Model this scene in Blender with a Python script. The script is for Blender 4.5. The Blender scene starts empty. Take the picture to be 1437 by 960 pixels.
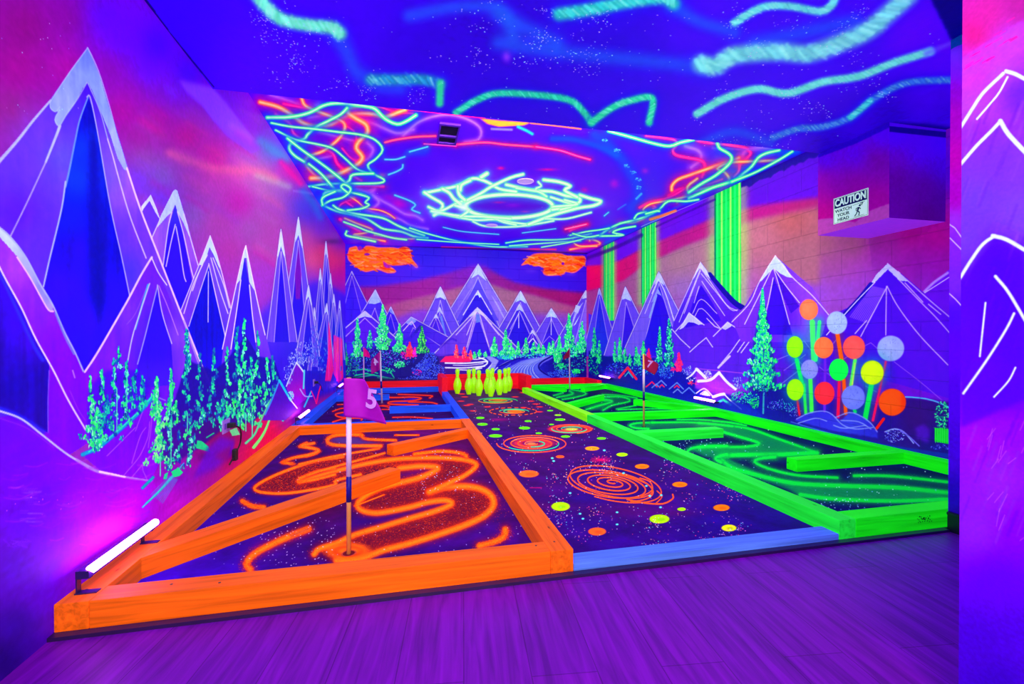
import bpy, bmesh, math, random
import numpy as np
from mathutils import Vector, Matrix
random.seed(7)
RNG = np.random.default_rng(11)
C = bpy.context.scene.collection
SC = bpy.context.scene
PI = math.pi

# ------------------------------------------------------------------ camera
FPX, YAW, PITCH, ROLL, CH = 652.5527, .2244, -.0071, -.0009, .9
_f = np.array([math.sin(YAW)*math.cos(PITCH), math.cos(YAW)*math.cos(PITCH), math.sin(PITCH)])
_r = np.array([math.cos(YAW), -math.sin(YAW), 0.]); _u = np.cross(_r, _f)
_R = _r*math.cos(ROLL)+_u*math.sin(ROLL); _U = _u*math.cos(ROLL)-_r*math.sin(ROLL)
cd = bpy.data.cameras.new('camera'); cam = bpy.data.objects.new('camera', cd); C.objects.link(cam)
cd.sensor_width = 36; cd.lens = FPX/1437*36; cd.clip_start = .02; cd.clip_end = 60
M = Matrix(((_R[0], _U[0], -_f[0], 0), (_R[1], _U[1], -_f[1], 0), (_R[2], _U[2], -_f[2], CH), (0, 0, 0, 1)))
cam.matrix_world = M
SC.camera = cam

# ------------------------------------------------------------------ world, added fill lights, exposure
SC.view_settings.view_transform = 'Standard'; SC.view_settings.look = 'None'
SC.view_settings.gamma = 1; SC.view_settings.use_curve_mapping = False
SC.view_settings.exposure = 0.0
w = bpy.data.worlds.new('world'); SC.world = w; w.use_nodes = True
w.node_tree.nodes['Background'].inputs[0].default_value = (1, .95, .42, 1)
w.node_tree.nodes['Background'].inputs[1].default_value = 1.2
def area(name, loc, aim, sx, sy, power, col):
    l = bpy.data.lights.new(name, 'AREA'); l.shape = 'RECTANGLE'; l.size = sx; l.size_y = sy
    l.energy = power; l.color = col
    o = bpy.data.objects.new(name, l); C.objects.link(o); o.location = loc
    o.rotation_euler = (Vector(aim)-Vector(loc)).to_track_quat('-Z', 'Y').to_euler()
    return o
LCOL = (1, 1, .36)
FLUO_FILL = .56      # emission for UV-reactive paint, also added as fill to light the room evenly
area('added_fill_behind_camera', (.1, -1.1, 1.5), (1.0, 4.5, 1.5), 1.9, 1.2, 85, LCOL)  # added fill without a fixture, lights the near room from behind
area('added_fill_near_ceiling', (.15, .9, 2.24), (.9, 3.0, 0), 1.3, .25, 42, (1, 1, .7))  # unseen fill added to brighten the tops of the timbers
area('added_fill_behind_step', (1.25, 3.02, 2.47), (1.25, 6.6, .6), 2.6, .12, 85, LCOL)  # unseen fill added behind the drop to light the far room

# ------------------------------------------------------------------ helpers
def tag(o, label=None, cat=None, group=None, kind=None):
    if label: o['label'] = label
    if cat: o['category'] = cat
    if group: o['group'] = group
    if kind: o['kind'] = kind
    return o
def link(name, me, mat=None, parent=None, loc=None):
    o = bpy.data.objects.new(name, me); C.objects.link(o)
    if mat is not None:
        for m in (mat if isinstance(mat, (list, tuple)) else [mat]): me.materials.append(m)
    if parent is not None: o.parent = parent
    if loc is not None: o.location = loc
    return o
def empty(name, loc=(0, 0, 0), rz=0):
    o = bpy.data.objects.new(name, None); C.objects.link(o); o.location = loc; o.rotation_euler = (0, 0, rz)
    o.empty_display_size = .05
    return o
def bm_obj(name, bm, mat, parent=None, smooth=False, bevel=0, loc=None):
    if bevel:
        bmesh.ops.bevel(bm, geom=list(bm.edges), offset=bevel, segments=2, affect='EDGES', profile=.7)
    if smooth:
        for f in bm.faces: f.smooth = True
    me = bpy.data.meshes.new(name); bm.to_mesh(me); bm.free()
    return link(name, me, mat, parent, loc)
def add_box(bm, x0, x1, y0, y1, z0, z1):
    r = bmesh.ops.create_cube(bm, size=1)
    for v in r['verts']:
        v.co = Vector((x0+(v.co.x+.5)*(x1-x0), y0+(v.co.y+.5)*(y1-y0), z0+(v.co.z+.5)*(z1-z0)))
    return r['verts']
def add_prism(bm, pts, z0, z1):
    b = [bm.verts.new((p[0], p[1], z0)) for p in pts]; t = [bm.verts.new((p[0], p[1], z1)) for p in pts]
    n = len(pts)
    fs = [bm.faces.new(t), bm.faces.new(b[::-1])]
    for i in range(n): fs.append(bm.faces.new((b[i], b[(i+1) % n], t[(i+1) % n], t[i])))
    bmesh.ops.recalc_face_normals(bm, faces=fs)
def add_tube(bm, pts, r, seg=10, cap=True):
    pts = [Vector(p) for p in pts]; rings = []
    rr = r if isinstance(r, (list, tuple)) else [r]*len(pts)
    up = Vector((0, 0, 1))
    for i, p in enumerate(pts):
        d = (pts[min(i+1, len(pts)-1)]-pts[max(i-1, 0)]).normalized()
        a = d.cross(up)
        if a.length < 1e-3: a = d.cross(Vector((1, 0, 0)))
        a.normalize(); b = d.cross(a).normalized()
        rings.append([bm.verts.new(p+(a*math.cos(2*PI*k/seg)+b*math.sin(2*PI*k/seg))*rr[i]) for k in range(seg)])
    for i in range(len(rings)-1):
        for k in range(seg):
            bm.faces.new((rings[i][k], rings[i][(k+1) % seg], rings[i+1][(k+1) % seg], rings[i+1][k]))
    if cap: bm.faces.new(rings[0][::-1]); bm.faces.new(rings[-1])
    bmesh.ops.recalc_face_normals(bm, faces=list(bm.faces))
def add_lathe(bm, prof, seg=28, c=(0, 0, 0)):
    rings = []
    for r, z in prof:
        if r < 1e-5: rings.append([bm.verts.new((c[0], c[1], c[2]+z))])
        else: rings.append([bm.verts.new((c[0]+r*math.cos(2*PI*k/seg), c[1]+r*math.sin(2*PI*k/seg), c[2]+z)) for k in range(seg)])
    for A, B in zip(rings[:-1], rings[1:]):
        for k in range(seg):
            k2 = (k+1) % seg
            if len(A) == 1 and len(B) == 1: continue
            if len(A) == 1: bm.faces.new((A[0], B[k2], B[k]))
            elif len(B) == 1: bm.faces.new((A[k], A[k2], B[0]))
            else: bm.faces.new((A[k], A[k2], B[k2], B[k]))
    bmesh.ops.recalc_face_normals(bm, faces=list(bm.faces))
def lin(c):
    c = [x/255 for x in c]
    return tuple((x/12.92 if x <= .04045 else ((x+.055)/1.055)**2.4) for x in c)+(1,)

# ------------------------------------------------------------------ node materials
def base_mat(name, rough=.6, spec=.25):
    m = bpy.data.materials.new(name); m.use_nodes = True
    b = m.node_tree.nodes['Principled BSDF']; b.inputs['Roughness'].default_value = rough
    b.inputs['Specular IOR Level'].default_value = spec
    return m, m.node_tree, b
def paint(name, col, rough=.55, var=.12, scale=9, bump=.15, spec=.15, stretch=(1, 1, 1), emit=0):
    m, nt, b = base_mat(name, rough, spec)
    N = nt.nodes; L = nt.links
    tc = N.new('ShaderNodeTexCoord'); mp = N.new('ShaderNodeMapping'); mp.inputs['Scale'].default_value = stretch
    L.new(tc.outputs['Object'], mp.inputs[0])
    n = N.new('ShaderNodeTexNoise'); n.inputs['Scale'].default_value = scale; n.inputs['Detail'].default_value = 6
    L.new(mp.outputs[0], n.inputs['Vector'])
    r = N.new('ShaderNodeValToRGB'); c = lin(col)
    r.color_ramp.elements[0].position = .3; r.color_ramp.elements[1].position = .72
    r.color_ramp.elements[0].color = tuple(x*(1-var) for x in c[:3])+(1,)
    r.color_ramp.elements[1].color = tuple(min(1, x*(1+var)+var*.02) for x in c[:3])+(1,)
    L.new(n.outputs['Fac'], r.inputs[0]); L.new(r.outputs[0], b.inputs['Base Color'])
    bp = N.new('ShaderNodeBump'); bp.inputs['Strength'].default_value = bump; bp.inputs['Distance'].default_value = .004
    L.new(n.outputs['Fac'], bp.inputs['Height']); L.new(bp.outputs[0], b.inputs['Normal'])
    if emit:
        L.new(r.outputs[0], b.inputs['Emission Color']); b.inputs['Emission Strength'].default_value = emit
    return m
def timber(name, col, fl=.8):
    "painted softwood: long grain, knots, a little wear"
    m, nt, b = base_mat(name, .55, .12); N = nt.nodes; L = nt.links
    tc = N.new('ShaderNodeTexCoord'); mp = N.new('ShaderNodeMapping'); mp.inputs['Scale'].default_value = (1.1, 26, 26)
    L.new(tc.outputs['Object'], mp.inputs[0])
    n = N.new('ShaderNodeTexNoise'); n.inputs['Scale'].default_value = 2.2; n.inputs['Detail'].default_value = 7; n.inputs['Distortion'].default_value = .6
    L.new(mp.outputs[0], n.inputs['Vector'])
    n2 = N.new('ShaderNodeTexNoise'); n2.inputs['Scale'].default_value = 3.5; n2.inputs['Detail'].default_value = 4
    L.new(tc.outputs['Object'], n2.inputs['Vector'])
    r = N.new('ShaderNodeValToRGB'); c = lin(col)
    r.color_ramp.elements[0].position = .25; r.color_ramp.elements[1].position = .7
    r.color_ramp.elements[0].color = tuple(x*.5 for x in c[:3])+(1,); r.color_ramp.elements[1].color = c
    L.new(n.outputs['Fac'], r.inputs[0])
    mx = N.new('ShaderNodeMixRGB'); mx.blend_type = 'MULTIPLY'; mx.inputs[0].default_value = .35
    L.new(r.outputs[0], mx.inputs[1]); L.new(n2.outputs['Color'], mx.inputs[2])
    r2 = N.new('ShaderNodeValToRGB'); r2.color_ramp.elements[0].position = .25; r2.color_ramp.elements[0].color = (.8, .8, .8, 1); r2.color_ramp.elements[1].position = .6; r2.color_ramp.elements[1].color = (1, 1, 1, 1)
    L.new(n2.outputs['Fac'], r2.inputs[0]); L.new(r2.outputs[0], mx.inputs[2])
    v = N.new('ShaderNodeTexVoronoi'); v.inputs['Scale'].default_value = 2.3
    mp2 = N.new('ShaderNodeMapping'); mp2.inputs['Scale'].default_value = (1, 3.3, 3.3); L.new(tc.outputs['Object'], mp2.inputs[0]); L.new(mp2.outputs[0], v.inputs['Vector'])
    kr = N.new('ShaderNodeValToRGB'); kr.color_ramp.elements[0].position = .015; kr.color_ramp.elements[0].color = (.25, .22, .22, 1); kr.color_ramp.elements[1].position = .04; kr.color_ramp.elements[1].color = (1, 1, 1, 1)
    L.new(v.outputs['Distance'], kr.inputs[0])
    mk = N.new('ShaderNodeMixRGB'); mk.blend_type = 'MULTIPLY'; mk.inputs[0].default_value = 1
    L.new(mx.outputs[0], mk.inputs[1]); L.new(kr.outputs[0], mk.inputs[2]); L.new(mk.outputs[0], b.inputs['Base Color'])
    bp = N.new('ShaderNodeBump'); bp.inputs['Strength'].default_value = .35; bp.inputs['Distance'].default_value = .002
    L.new(n.outputs['Fac'], bp.inputs['Height']); L.new(bp.outputs[0], b.inputs['Normal'])
    L.new(mk.outputs[0], b.inputs['Emission Color']); b.inputs['Emission Strength'].default_value = FLUO_FILL*fl
    return m
def emit_mat(name, col, s):
    m = bpy.data.materials.new(name); m.use_nodes = True; nt = m.node_tree; nt.nodes.clear()
    e = nt.nodes.new('ShaderNodeEmission'); o = nt.nodes.new('ShaderNodeOutputMaterial')
    e.inputs[0].default_value = tuple(col)+(1,); e.inputs[1].default_value = s; nt.links.new(e.outputs[0], o.inputs[0])
    return m

# ------------------------------------------------------------------ room dimensions (metres)
XL, XR, XS, XB = -1.0412, 3.5062, 2.4783, 3.0322       # left wall, right wall, near right stub, soffit side
HN, HF = 2.2878, 2.5752                                 # near ceiling, far (raised) ceiling
YB, YE = 8.6938, 2.895                                  # back wall, ceiling step
YBN, YBF, ZB = 2.3817, 2.9113, 1.6764                   # soffit box
YS = 1.6666; YF = 1.672; ZT = .0973; ZP = .012; YOPEN = -1.6
ZM = .018                                               # playing surface

# ------------------------------------------------------------------ mural painter
# Every mural is a pigment map in its own wall's (or floor's) metres.  Setting-out points were
# read off along sight lines and are turned into places on the wall by un().
def un(u, v, ax, val):
    u = np.asarray(u, float); v = np.asarray(v, float)
    d = _f+np.multiply.outer((u-718.5)/FPX, _R)-np.multiply.outer((v-480)/FPX, _U)
    o = np.array([0, 0, CH]); t = (val-o[ax])/np.where(abs(d[..., ax]) < 1e-6, 1e-6, d[..., ax])
    return o+d*t[..., None], t
def pt(u, v, ax, val):
    return Vector(un(u, v, ax, val)[0])
def boxblur(a, r):
    if r < 1: return a
    for ax in (0, 1):
        p = np.pad(a, [(r+1, r) if k == ax else (0, 0) for k in range(2)], mode='edge').cumsum(ax)
        a = (np.take(p, range(2*r+1, p.shape[ax]), ax)-np.take(p, range(0, p.shape[ax]-2*r-1), ax))/(2*r+1)
    return a
def resize(a, H, W):
    h, w_ = a.shape[:2]
    yi = np.clip((np.arange(H)+.5)*h/H-.5, 0, h-1); xi = np.clip((np.arange(W)+.5)*w_/W-.5, 0, w_-1)
    y0 = np.floor(yi).astype(int); x0 = np.floor(xi).astype(int); y1 = np.minimum(y0+1, h-1); x1 = np.minimum(x0+1, w_-1)
    fy = (yi-y0)[:, None]; fx = (xi-x0)[None, :]
    if a.ndim == 3: fy = fy[..., None]; fx = fx[..., None]
    r0 = a[y0]; r1 = a[y1]
    return ((r0[:, x0]*(1-fx)+r0[:, x1]*fx)*(1-fy)+(r1[:, x0]*(1-fx)+r1[:, x1]*fx)*fy).astype(np.float32)
def vnoise(H, W, cy, cx, octs=4):
    out = np.zeros((H, W), np.float32); a = 1; tot = 0
    for k in range(octs):
        h = max(2, int(cy*2**k)); w_ = max(2, int(cx*2**k))
        if h > H or w_ > W: break
        out += a*resize(RNG.random((h, w_)).astype(np.float32), H, W); tot += a; a *= .55
    return out/max(tot, 1e-6)
def crv(p, n=None):
    p = [np.array(q, float) for q in p]
    if len(p) < 3: return np.array(p)
    q = [2*p[0]-p[1]]+p+[2*p[-1]-p[-2]]; out = []
    for i in range(1, len(q)-2):
        a, b, c, d = q[i-1], q[i], q[i+1], q[i+2]
        k = n or int(max(3, min(12, np.hypot(*(c-b)[:2])/5)))
        for t in np.arange(k)/k:
            out.append(.5*((2*b)+(c-a)*t+(2*a-5*b+4*c-d)*t*t+(3*b-a-3*c+d)*t**3))
    out.append(p[-1]); return np.array(out)
def S(pts, ox, oy, k):
    return [(ox+p[0]/k, oy+p[1]/k) for p in pts]

class Mural:
    def __init__(s, ax, val, a, b, res, col=(80, 0, 230)):
        s.ax, s.val, s.a, s.b = ax, val, a, b
        s.W = int((a[1]-a[0])/res); s.H = int((b[1]-b[0])/res)
        A = a[0]+(np.arange(s.W)+.5)/s.W*(a[1]-a[0]); B = b[0]+(np.arange(s.H)+.5)/s.H*(b[1]-b[0])
        P = [None]*3; ia, ib = [(1, 2), (0, 2), (0, 1)][ax]; s.ia, s.ib = ia, ib
        P[ax] = val; P[ia] = A[None, :]; P[ib] = B[:, None]
        d = [P[0], P[1], P[2]-CH]
        z = d[0]*_f[0]+d[1]*_f[1]+d[2]*_f[2]; z = np.maximum(z, .2)
        s.U = (718.5+FPX*(d[0]*_R[0]+d[1]*_R[1]+d[2]*_R[2])/z+np.zeros((s.H, s.W))).astype(np.float32)
        s.V = (480-FPX*(d[0]*_U[0]+d[1]*_U[1]+d[2]*_U[2])/z+np.zeros((s.H, s.W))).astype(np.float32)
        s.c = np.empty((s.H, s.W, 3), np.float32); s.c[:] = np.array(col)/255
    def ij(s, P):
        return (P[..., s.ia]-s.a[0])/(s.a[1]-s.a[0])*s.W, (P[..., s.ib]-s.b[0])/(s.b[1]-s.b[0])*s.H
    def sl(s, u0, u1, v0, v1):
        P, t = un([u0, u1, u0, u1], [v0, v0, v1, v1], s.ax, s.val)
        if (t <= 0).any(): return slice(0, s.H), slice(0, s.W)
        i, j = s.ij(P)
        f = lambda q, n: (int(np.clip(np.floor(q.min())-1, 0, n)), int(np.clip(np.ceil(q.max())+2, 0, n)))
        a, b = f(i, s.W); c, d = f(j, s.H)
        return slice(c, d), slice(a, b)
    def comp(s, k, a, col):
        a = a[..., None]
        if not isinstance(col, np.ndarray): col = np.array(col, np.float32)/255
        s.c[k] = s.c[k]*(1-a)+col*a
    def wash_at(s, k, ctrl, pw=2.2, sm=220):
        U = s.U[k]; V = s.V[k]; st = max(1, int(min(U.shape)/60))
        u = U[::st, ::st]; v = V[::st, ::st]
        num = np.zeros(u.shape+(3,), np.float32); den = np.zeros(u.shape, np.float32)
        for x, y, c in ctrl:
            w_ = 1/((u-x)**2+(v-y)**2+sm)**(pw/2); num += w_[..., None]*np.array(c, np.float32)/255; den += w_
        return resize(num/den[..., None], *U.shape)
    def wash(s, ctrl, pw=2.6, sm=300):
        s.c[:] = s.wash_at((slice(0, s.H), slice(0, s.W)), ctrl, pw, sm)
    def mask(s, poly, soft=0):
        p = np.array(poly, float)
        k = s.sl(p[:, 0].min()-soft-1, p[:, 0].max()+soft+1, p[:, 1].min()-soft-1, p[:, 1].max()+soft+1)
        U = s.U[k]; V = s.V[k]
        if U.size == 0: return k, None
        m = np.zeros(U.shape, bool)
        for (x0, y0), (x1, y1) in zip(p, np.roll(p, -1, 0)):
            if y0 == y1: continue
            m ^= ((V > min(y0, y1)) & (V <= max(y0, y1)) & (U < x0+(V-y0)*(x1-x0)/(y1-y0)))
        m = m.astype(np.float32)
        if soft: # soften by distance in sight units
            r = max(1, int(soft/ max(.05, abs(s.V[k][0, 0]-s.V[k][-1, 0])/max(1, U.shape[0]))))
            m = boxblur(boxblur(m, min(r, 60)), min(r, 60))
        return k, m
    def F(s, poly, col, soft=0, alpha=1, streak=0, smooth=False, dirv=True):
        if smooth: poly = crv(list(poly)+[poly[0]])
        k, m = s.mask(poly, soft)
        if m is None: return
        if isinstance(col, list): col = s.wash_at(k, col)
        if streak and m.size > 400:
            H, W = m.shape; n = vnoise(H, W, *((max(2, H/90), max(3, W/9)) if dirv else (max(3, H/9), max(2, W/90))), octs=3)
            if not isinstance(col, np.ndarray): col = np.zeros((H, W, 3), np.float32)+np.array(col, np.float32)/255
            col = np.clip(col*(1+streak*(n-.5)*2)[..., None], 0, 1)
        s.comp(k, m*alpha, col)
    def L(s, pts, w_=2, col=(220, 210, 255), soft=.6, alpha=1, sm=True, gauss=False, w1=None):
        p = crv(pts) if sm else np.array(pts, float)
        n = len(p); ws = np.linspace(w_, w1 if w1 is not None else w_, n)
        pad = (2.2 if gauss else .5)*max(w_, w1 or 0)+soft+1
        # keep pieces short so the boxes stay small
        q = [p[0]]; qw = [ws[0]]
        for a, b, wa, wb in zip(p[:-1], p[1:], ws[:-1], ws[1:]):
            c = max(1, int(np.hypot(*(b-a))/25))
            for t in range(1, c+1): q.append(a+(b-a)*t/c); qw.append(wa+(wb-wa)*t/c)
        q = np.array(q)
        K = s.sl(q[:, 0].min()-pad, q[:, 0].max()+pad, q[:, 1].min()-pad, q[:, 1].max()+pad)
        r0, c0 = K[0].start, K[1].start
        acc = np.zeros((K[0].stop-r0, K[1].stop-c0), np.float32)
        if acc.size == 0: return
        for a, b, wd in zip(q[:-1], q[1:], qw):
            k = s.sl(min(a[0], b[0])-pad, max(a[0], b[0])+pad, min(a[1], b[1])-pad, max(a[1], b[1])+pad)
            k = (slice(max(k[0].start, K[0].start), min(k[0].stop, K[0].stop)), slice(max(k[1].start, K[1].start), min(k[1].stop, K[1].stop)))
            if k[0].stop <= k[0].start or k[1].stop <= k[1].start: continue
            U = s.U[k]; V = s.V[k]; d = b-a; l2 = max(d@d, 1e-9)
            t = np.clip(((U-a[0])*d[0]+(V-a[1])*d[1])/l2, 0, 1)
            D = np.sqrt((U-a[0]-t*d[0])**2+(V-a[1]-t*d[1])**2)
            if gauss: f = np.exp(-(D/(wd*.5))**2*1.1)
            else:
                f = np.clip((wd/2+soft-D)/(2*soft), 0, 1); f = f*f*(3-2*f)
            kk = (slice(k[0].start-r0, k[0].stop-r0), slice(k[1].start-c0, k[1].stop-c0))
            acc[kk] = np.maximum(acc[kk], f)
        s.comp(K, acc*alpha, col)
    def G(s, pts, col, w_=5, core=None, halo=.55, sm=True, hcol=None):
        "airbrushed glow line: halo, body, pale core"
        s.L(pts, w_*4.2, hcol or tuple(int(v*.8) for v in col), alpha=halo, gauss=True, sm=sm)
        s.L(pts, w_*1.15, col, soft=w_*.4, sm=sm)
        s.L(pts, w_*.5, core or tuple(int(255-(255-x)*.35) for x in col), soft=w_*.3, alpha=.85, sm=sm)
    def E(s, x, y, rx, ry, col, soft=.12, alpha=1, ang=0):
        R = max(rx, ry)*(1+soft)+1; k = s.sl(x-R, x+R, y-R, y+R)
        U = s.U[k]-x; V = s.V[k]-y
        if U.size == 0: return
        ca, sa = math.cos(ang), math.sin(ang)
        d = np.sqrt(((U*ca+V*sa)/rx)**2+((-U*sa+V*ca)/ry)**2)
        s.comp(k, np.clip((1+soft-d)/(2*soft), 0, 1)*alpha, col)
    def B(s, x, y, rx, ry, col, alpha=.6):
        k = s.sl(x-2.2*rx, x+2.2*rx, y-2.2*ry, y+2.2*ry); U = s.U[k]-x; V = s.V[k]-y
        if U.size: s.comp(k, np.exp(-(U/rx)**2-(V/ry)**2)*alpha, col)
    def D(s, X, Y, RX, RY, cols, alpha=.95, ang=None):
        X = np.asarray(X, float); Y = np.asarray(Y, float); n = len(X)
        RX = np.broadcast_to(RX, n); RY = np.broadcast_to(RY, n)
        R = np.maximum(RX, RY)*1.1
        cs = []
        for du, dv in ((-1, -1), (1, -1), (-1, 1), (1, 1)):
            P, t = un(X+du*R, Y+dv*R, s.ax, s.val); i, j = s.ij(P); i[t <= 0] = -9e3; cs.append((i, j))
        I = np.array([c[0] for c in cs]); J = np.array([c[1] for c in cs])
        i0 = np.clip(np.floor(I.min(0)), 0, s.W).astype(int); i1 = np.clip(np.ceil(I.max(0))+1, 0, s.W).astype(int)
        j0 = np.clip(np.floor(J.min(0)), 0, s.H).astype(int); j1 = np.clip(np.ceil(J.max(0))+1, 0, s.H).astype(int)
        cols = np.asarray(cols, np.float32)/255; ang = np.zeros(n) if ang is None else np.broadcast_to(ang, n)
        for q in range(n):
            if i1[q] <= i0[q] or j1[q] <= j0[q]: continue
            k = (slice(j0[q], j1[q]), slice(i0[q], i1[q])); U = s.U[k]-X[q]; V = s.V[k]-Y[q]
            if ang[q]:
                ca, sa = math.cos(ang[q]), math.sin(ang[q]); U, V = U*ca+V*sa, -U*sa+V*ca
            a = np.clip(2.2-2.2*((U/RX[q])**2+(V/RY[q])**2), 0, 1)*alpha
            s.c[k] = s.c[k]*(1-a[..., None])+cols[q]*a[..., None]
    def stars(s, n, u0, u1, v0, v1, r=(.4, .9), cols=((210, 200, 255), (150, 140, 255), (160, 230, 255)), alpha=.85, clump=0):
        if clump:
            cx = RNG.uniform(u0, u1, clump); cy = RNG.uniform(v0, v1, clump); q = RNG.integers(0, clump, n)
            X = cx[q]+RNG.normal(0, (u1-u0)/clump/2+4, n); Y = cy[q]+RNG.normal(0, (v1-v0)/clump/3+4, n)
        else: X = RNG.uniform(u0, u1, n); Y = RNG.uniform(v0, v1, n)
        c = np.array(cols)[RNG.integers(0, len(cols), n)]
        rr = RNG.uniform(r[0], r[1], n); s.D(X, Y, rr, rr, c, alpha)
    def tree(s, x, yt, yb, hw, pal, n=None, dab=(1.1, 1.7), under=(8, 20, 120), trunk=None, shape=1.0, flow=.6):
        n = n or int(2.1*hw*(yb-yt)/(dab[0]*dab[1]*1.5))+20
        if under: 
            s.F([(x, yt+1), (x+hw*.5, yt+(yb-yt)*.55), (x+hw*.8, yb), (x-hw*.8, yb), (x-hw*.5, yt+(yb-yt)*.55)], under, alpha=.6, soft=1)
        if trunk: s.L([(x, yb-2), (x, yb+trunk)], 1.4, (70, 190, 200), sm=False)
        t = np.sort(RNG.random(n)**.75); tier = .75+.25*np.cos(t*22*max(.5, (yb-yt)/60))
        half = hw*1.22*(t**shape)*tier+.5
        X = x+RNG.uniform(-1, 1, n)*half; Y = yt+(yb-yt)*t+RNG.normal(0, .5, n)
        pal = np.array(pal, float); c = pal[RNG.integers(0, len(pal), n)]
        c = np.clip(c*(1.0+.25*RNG.random((n, 1))*((x-X)/hw)[:, None]), 0, 255)
        s.D(X, Y, RNG.uniform(.6, 1.1, n)*dab[0], RNG.uniform(.7, 1.3, n)*dab[1], c, .95, ang=(X-x)/hw*flow)
    def bush(s, x, y, rx, ry, pal, n=60, dab=(1.1, 1.1), alpha=.95):
        a = RNG.uniform(0, 2*PI, n); r = np.sqrt(RNG.random(n))
        c = np.array(pal, float)[RNG.integers(0, len(pal), n)]
        s.D(x+rx*r*np.cos(a), y+ry*r*np.sin(a), RNG.uniform(.6, 1.2, n)*dab[0], RNG.uniform(.6, 1.2, n)*dab[1], c, alpha)
    def peak(s, p, l, r, body=(110, 70, 255), dark=(55, 5, 240), snow=(190, 205, 255), yb=None, sf=.3, dk=.5, lw=1.3, line=(205, 190, 255), rim=(45, 30, 150), glow=False):
        "a snow topped painted mountain: body, dark inner facet, cap, ridge lines"
        p, l, r = np.array(p, float), np.array(l, float), np.array(r, float)
        yb = yb or max(l[1], r[1])
        ext = lambda e: p+(e-p)*((yb-p[1])/max(e[1]-p[1], 1e-3))
        lb, rb = ext(l), ext(r)
        s.F([p, rb, lb], body, streak=.12)
        h = yb-p[1]; ip = p+np.array([(lb[0]+rb[0]-2*p[0])*.06, h*sf*.55])
        a = lb+(rb-lb)*(.5-dk/2); b = lb+(rb-lb)*(.5+dk/2)
        s.F([ip, b, a], dark, streak=.18)
        tl = p+(l-p)*sf; tr = p+(r-p)*sf*1.15
        s.L([p, lb], lw*1.8, rim, sm=False, alpha=.5); s.L([p, rb], lw*1.8, rim, sm=False, alpha=.5)
        s.F([p, tl+np.array([0, h*.03]), p+np.array([0, h*sf*.42]), tr+np.array([0, h*.03])], snow, alpha=.95)
        s.L([p+(l-p)*.04, tl], lw*1.1, snow, sm=False, w1=lw*.5); s.L([p+(r-p)*.04, tr], lw*1.1, snow, sm=False, w1=lw*.5)
        s.L([p, lb], lw, line, sm=False, alpha=.9); s.L([p, rb], lw, line, sm=False, alpha=.9)
        s.L([ip, a], lw*.8, line, sm=False, alpha=.75); s.L([ip, b], lw*.8, line, sm=False, alpha=.75)
    def mottle(s, amp=.06, cell=.25):
        n = vnoise(s.H, s.W, (s.b[1]-s.b[0])/cell, (s.a[1]-s.a[0])/cell, 5)
        s.c *= (1+amp*2*(n-.5))[..., None]; np.clip(s.c, 0, 1, out=s.c)
    def image(s, name):
        im = bpy.data.images.new(name, s.W, s.H, alpha=False)
        s.c *= (.94+.12*vnoise(s.H, s.W, s.H/5, s.W/5, 2))[..., None]
        g = s.c.mean(2, keepdims=True); s.c = np.clip(g+(s.c-g)*1.14, 0, 1)**1.1; mx_ = s.c.max(2); s.c[..., 2] *= 1-.12*(mx_-s.c.min(2))/np.maximum(mx_, .02)   # saturated blue cut to offset the room's blue bounce light
        buf = np.ones((s.H, s.W, 4), np.float32); buf[..., :3] = np.clip(s.c, 0, 1)
        im.pixels.foreach_set(buf.ravel()); im.update(); im.pack()
        return im
    def material(s, name, rough=.6, spec=.08, block=False, emit=FLUO_FILL, bump=.12):
        m, nt, b = base_mat(name, rough, spec); N = nt.nodes; L = nt.links
        t = N.new('ShaderNodeTexImage'); t.image = s.image(name); t.extension = 'EXTEND'
        col = t.outputs[0]
        n = N.new('ShaderNodeTexNoise'); n.inputs['Scale'].default_value = 60; n.inputs['Detail'].default_value = 4
        tc = N.new('ShaderNodeTexCoord'); L.new(tc.outputs['Object'], n.inputs['Vector'])
        bp = N.new('ShaderNodeBump'); bp.inputs['Strength'].default_value = bump; bp.inputs['Distance'].default_value = .003
        L.new(n.outputs['Fac'], bp.inputs['Height'])
        if block:
            uvn = N.new('ShaderNodeUVMap'); uvn.uv_map = 'metres'
            br = N.new('ShaderNodeTexBrick'); br.inputs['Scale'].default_value = 1; br.inputs['Brick Width'].default_value = .405
            br.inputs['Row Height'].default_value = .203; br.inputs['Mortar Size'].default_value = .006; br.inputs['Mortar Smooth'].default_value = .6
            br.inputs['Color1'].default_value = (1, 1, 1, 1); br.inputs['Color2'].default_value = (.95, .95, .96, 1); br.inputs['Mortar'].default_value = (.66, .64, .74, 1)
            L.new(uvn.outputs[0], br.inputs['Vector'])
            mx = N.new('ShaderNodeMixRGB'); mx.blend_type = 'MULTIPLY'; mx.inputs[0].default_value = .45
            L.new(col, mx.inputs[1]); L.new(br.outputs['Color'], mx.inputs[2]); col = mx.outputs[0]
            b2 = N.new('ShaderNodeBump'); b2.invert = True; b2.inputs['Strength'].default_value = .7; b2.inputs['Distance'].default_value = .006
            L.new(br.outputs['Fac'], b2.inputs['Height']); L.new(bp.outputs[0], b2.inputs['Normal']); L.new(b2.outputs[0], b.inputs['Normal'])
        else: L.new(bp.outputs[0], b.inputs['Normal'])
        L.new(col, b.inputs['Base Color'])
        if emit: L.new(col, b.inputs['Emission Color']); b.inputs['Emission Strength'].default_value = emit
        return m

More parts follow.
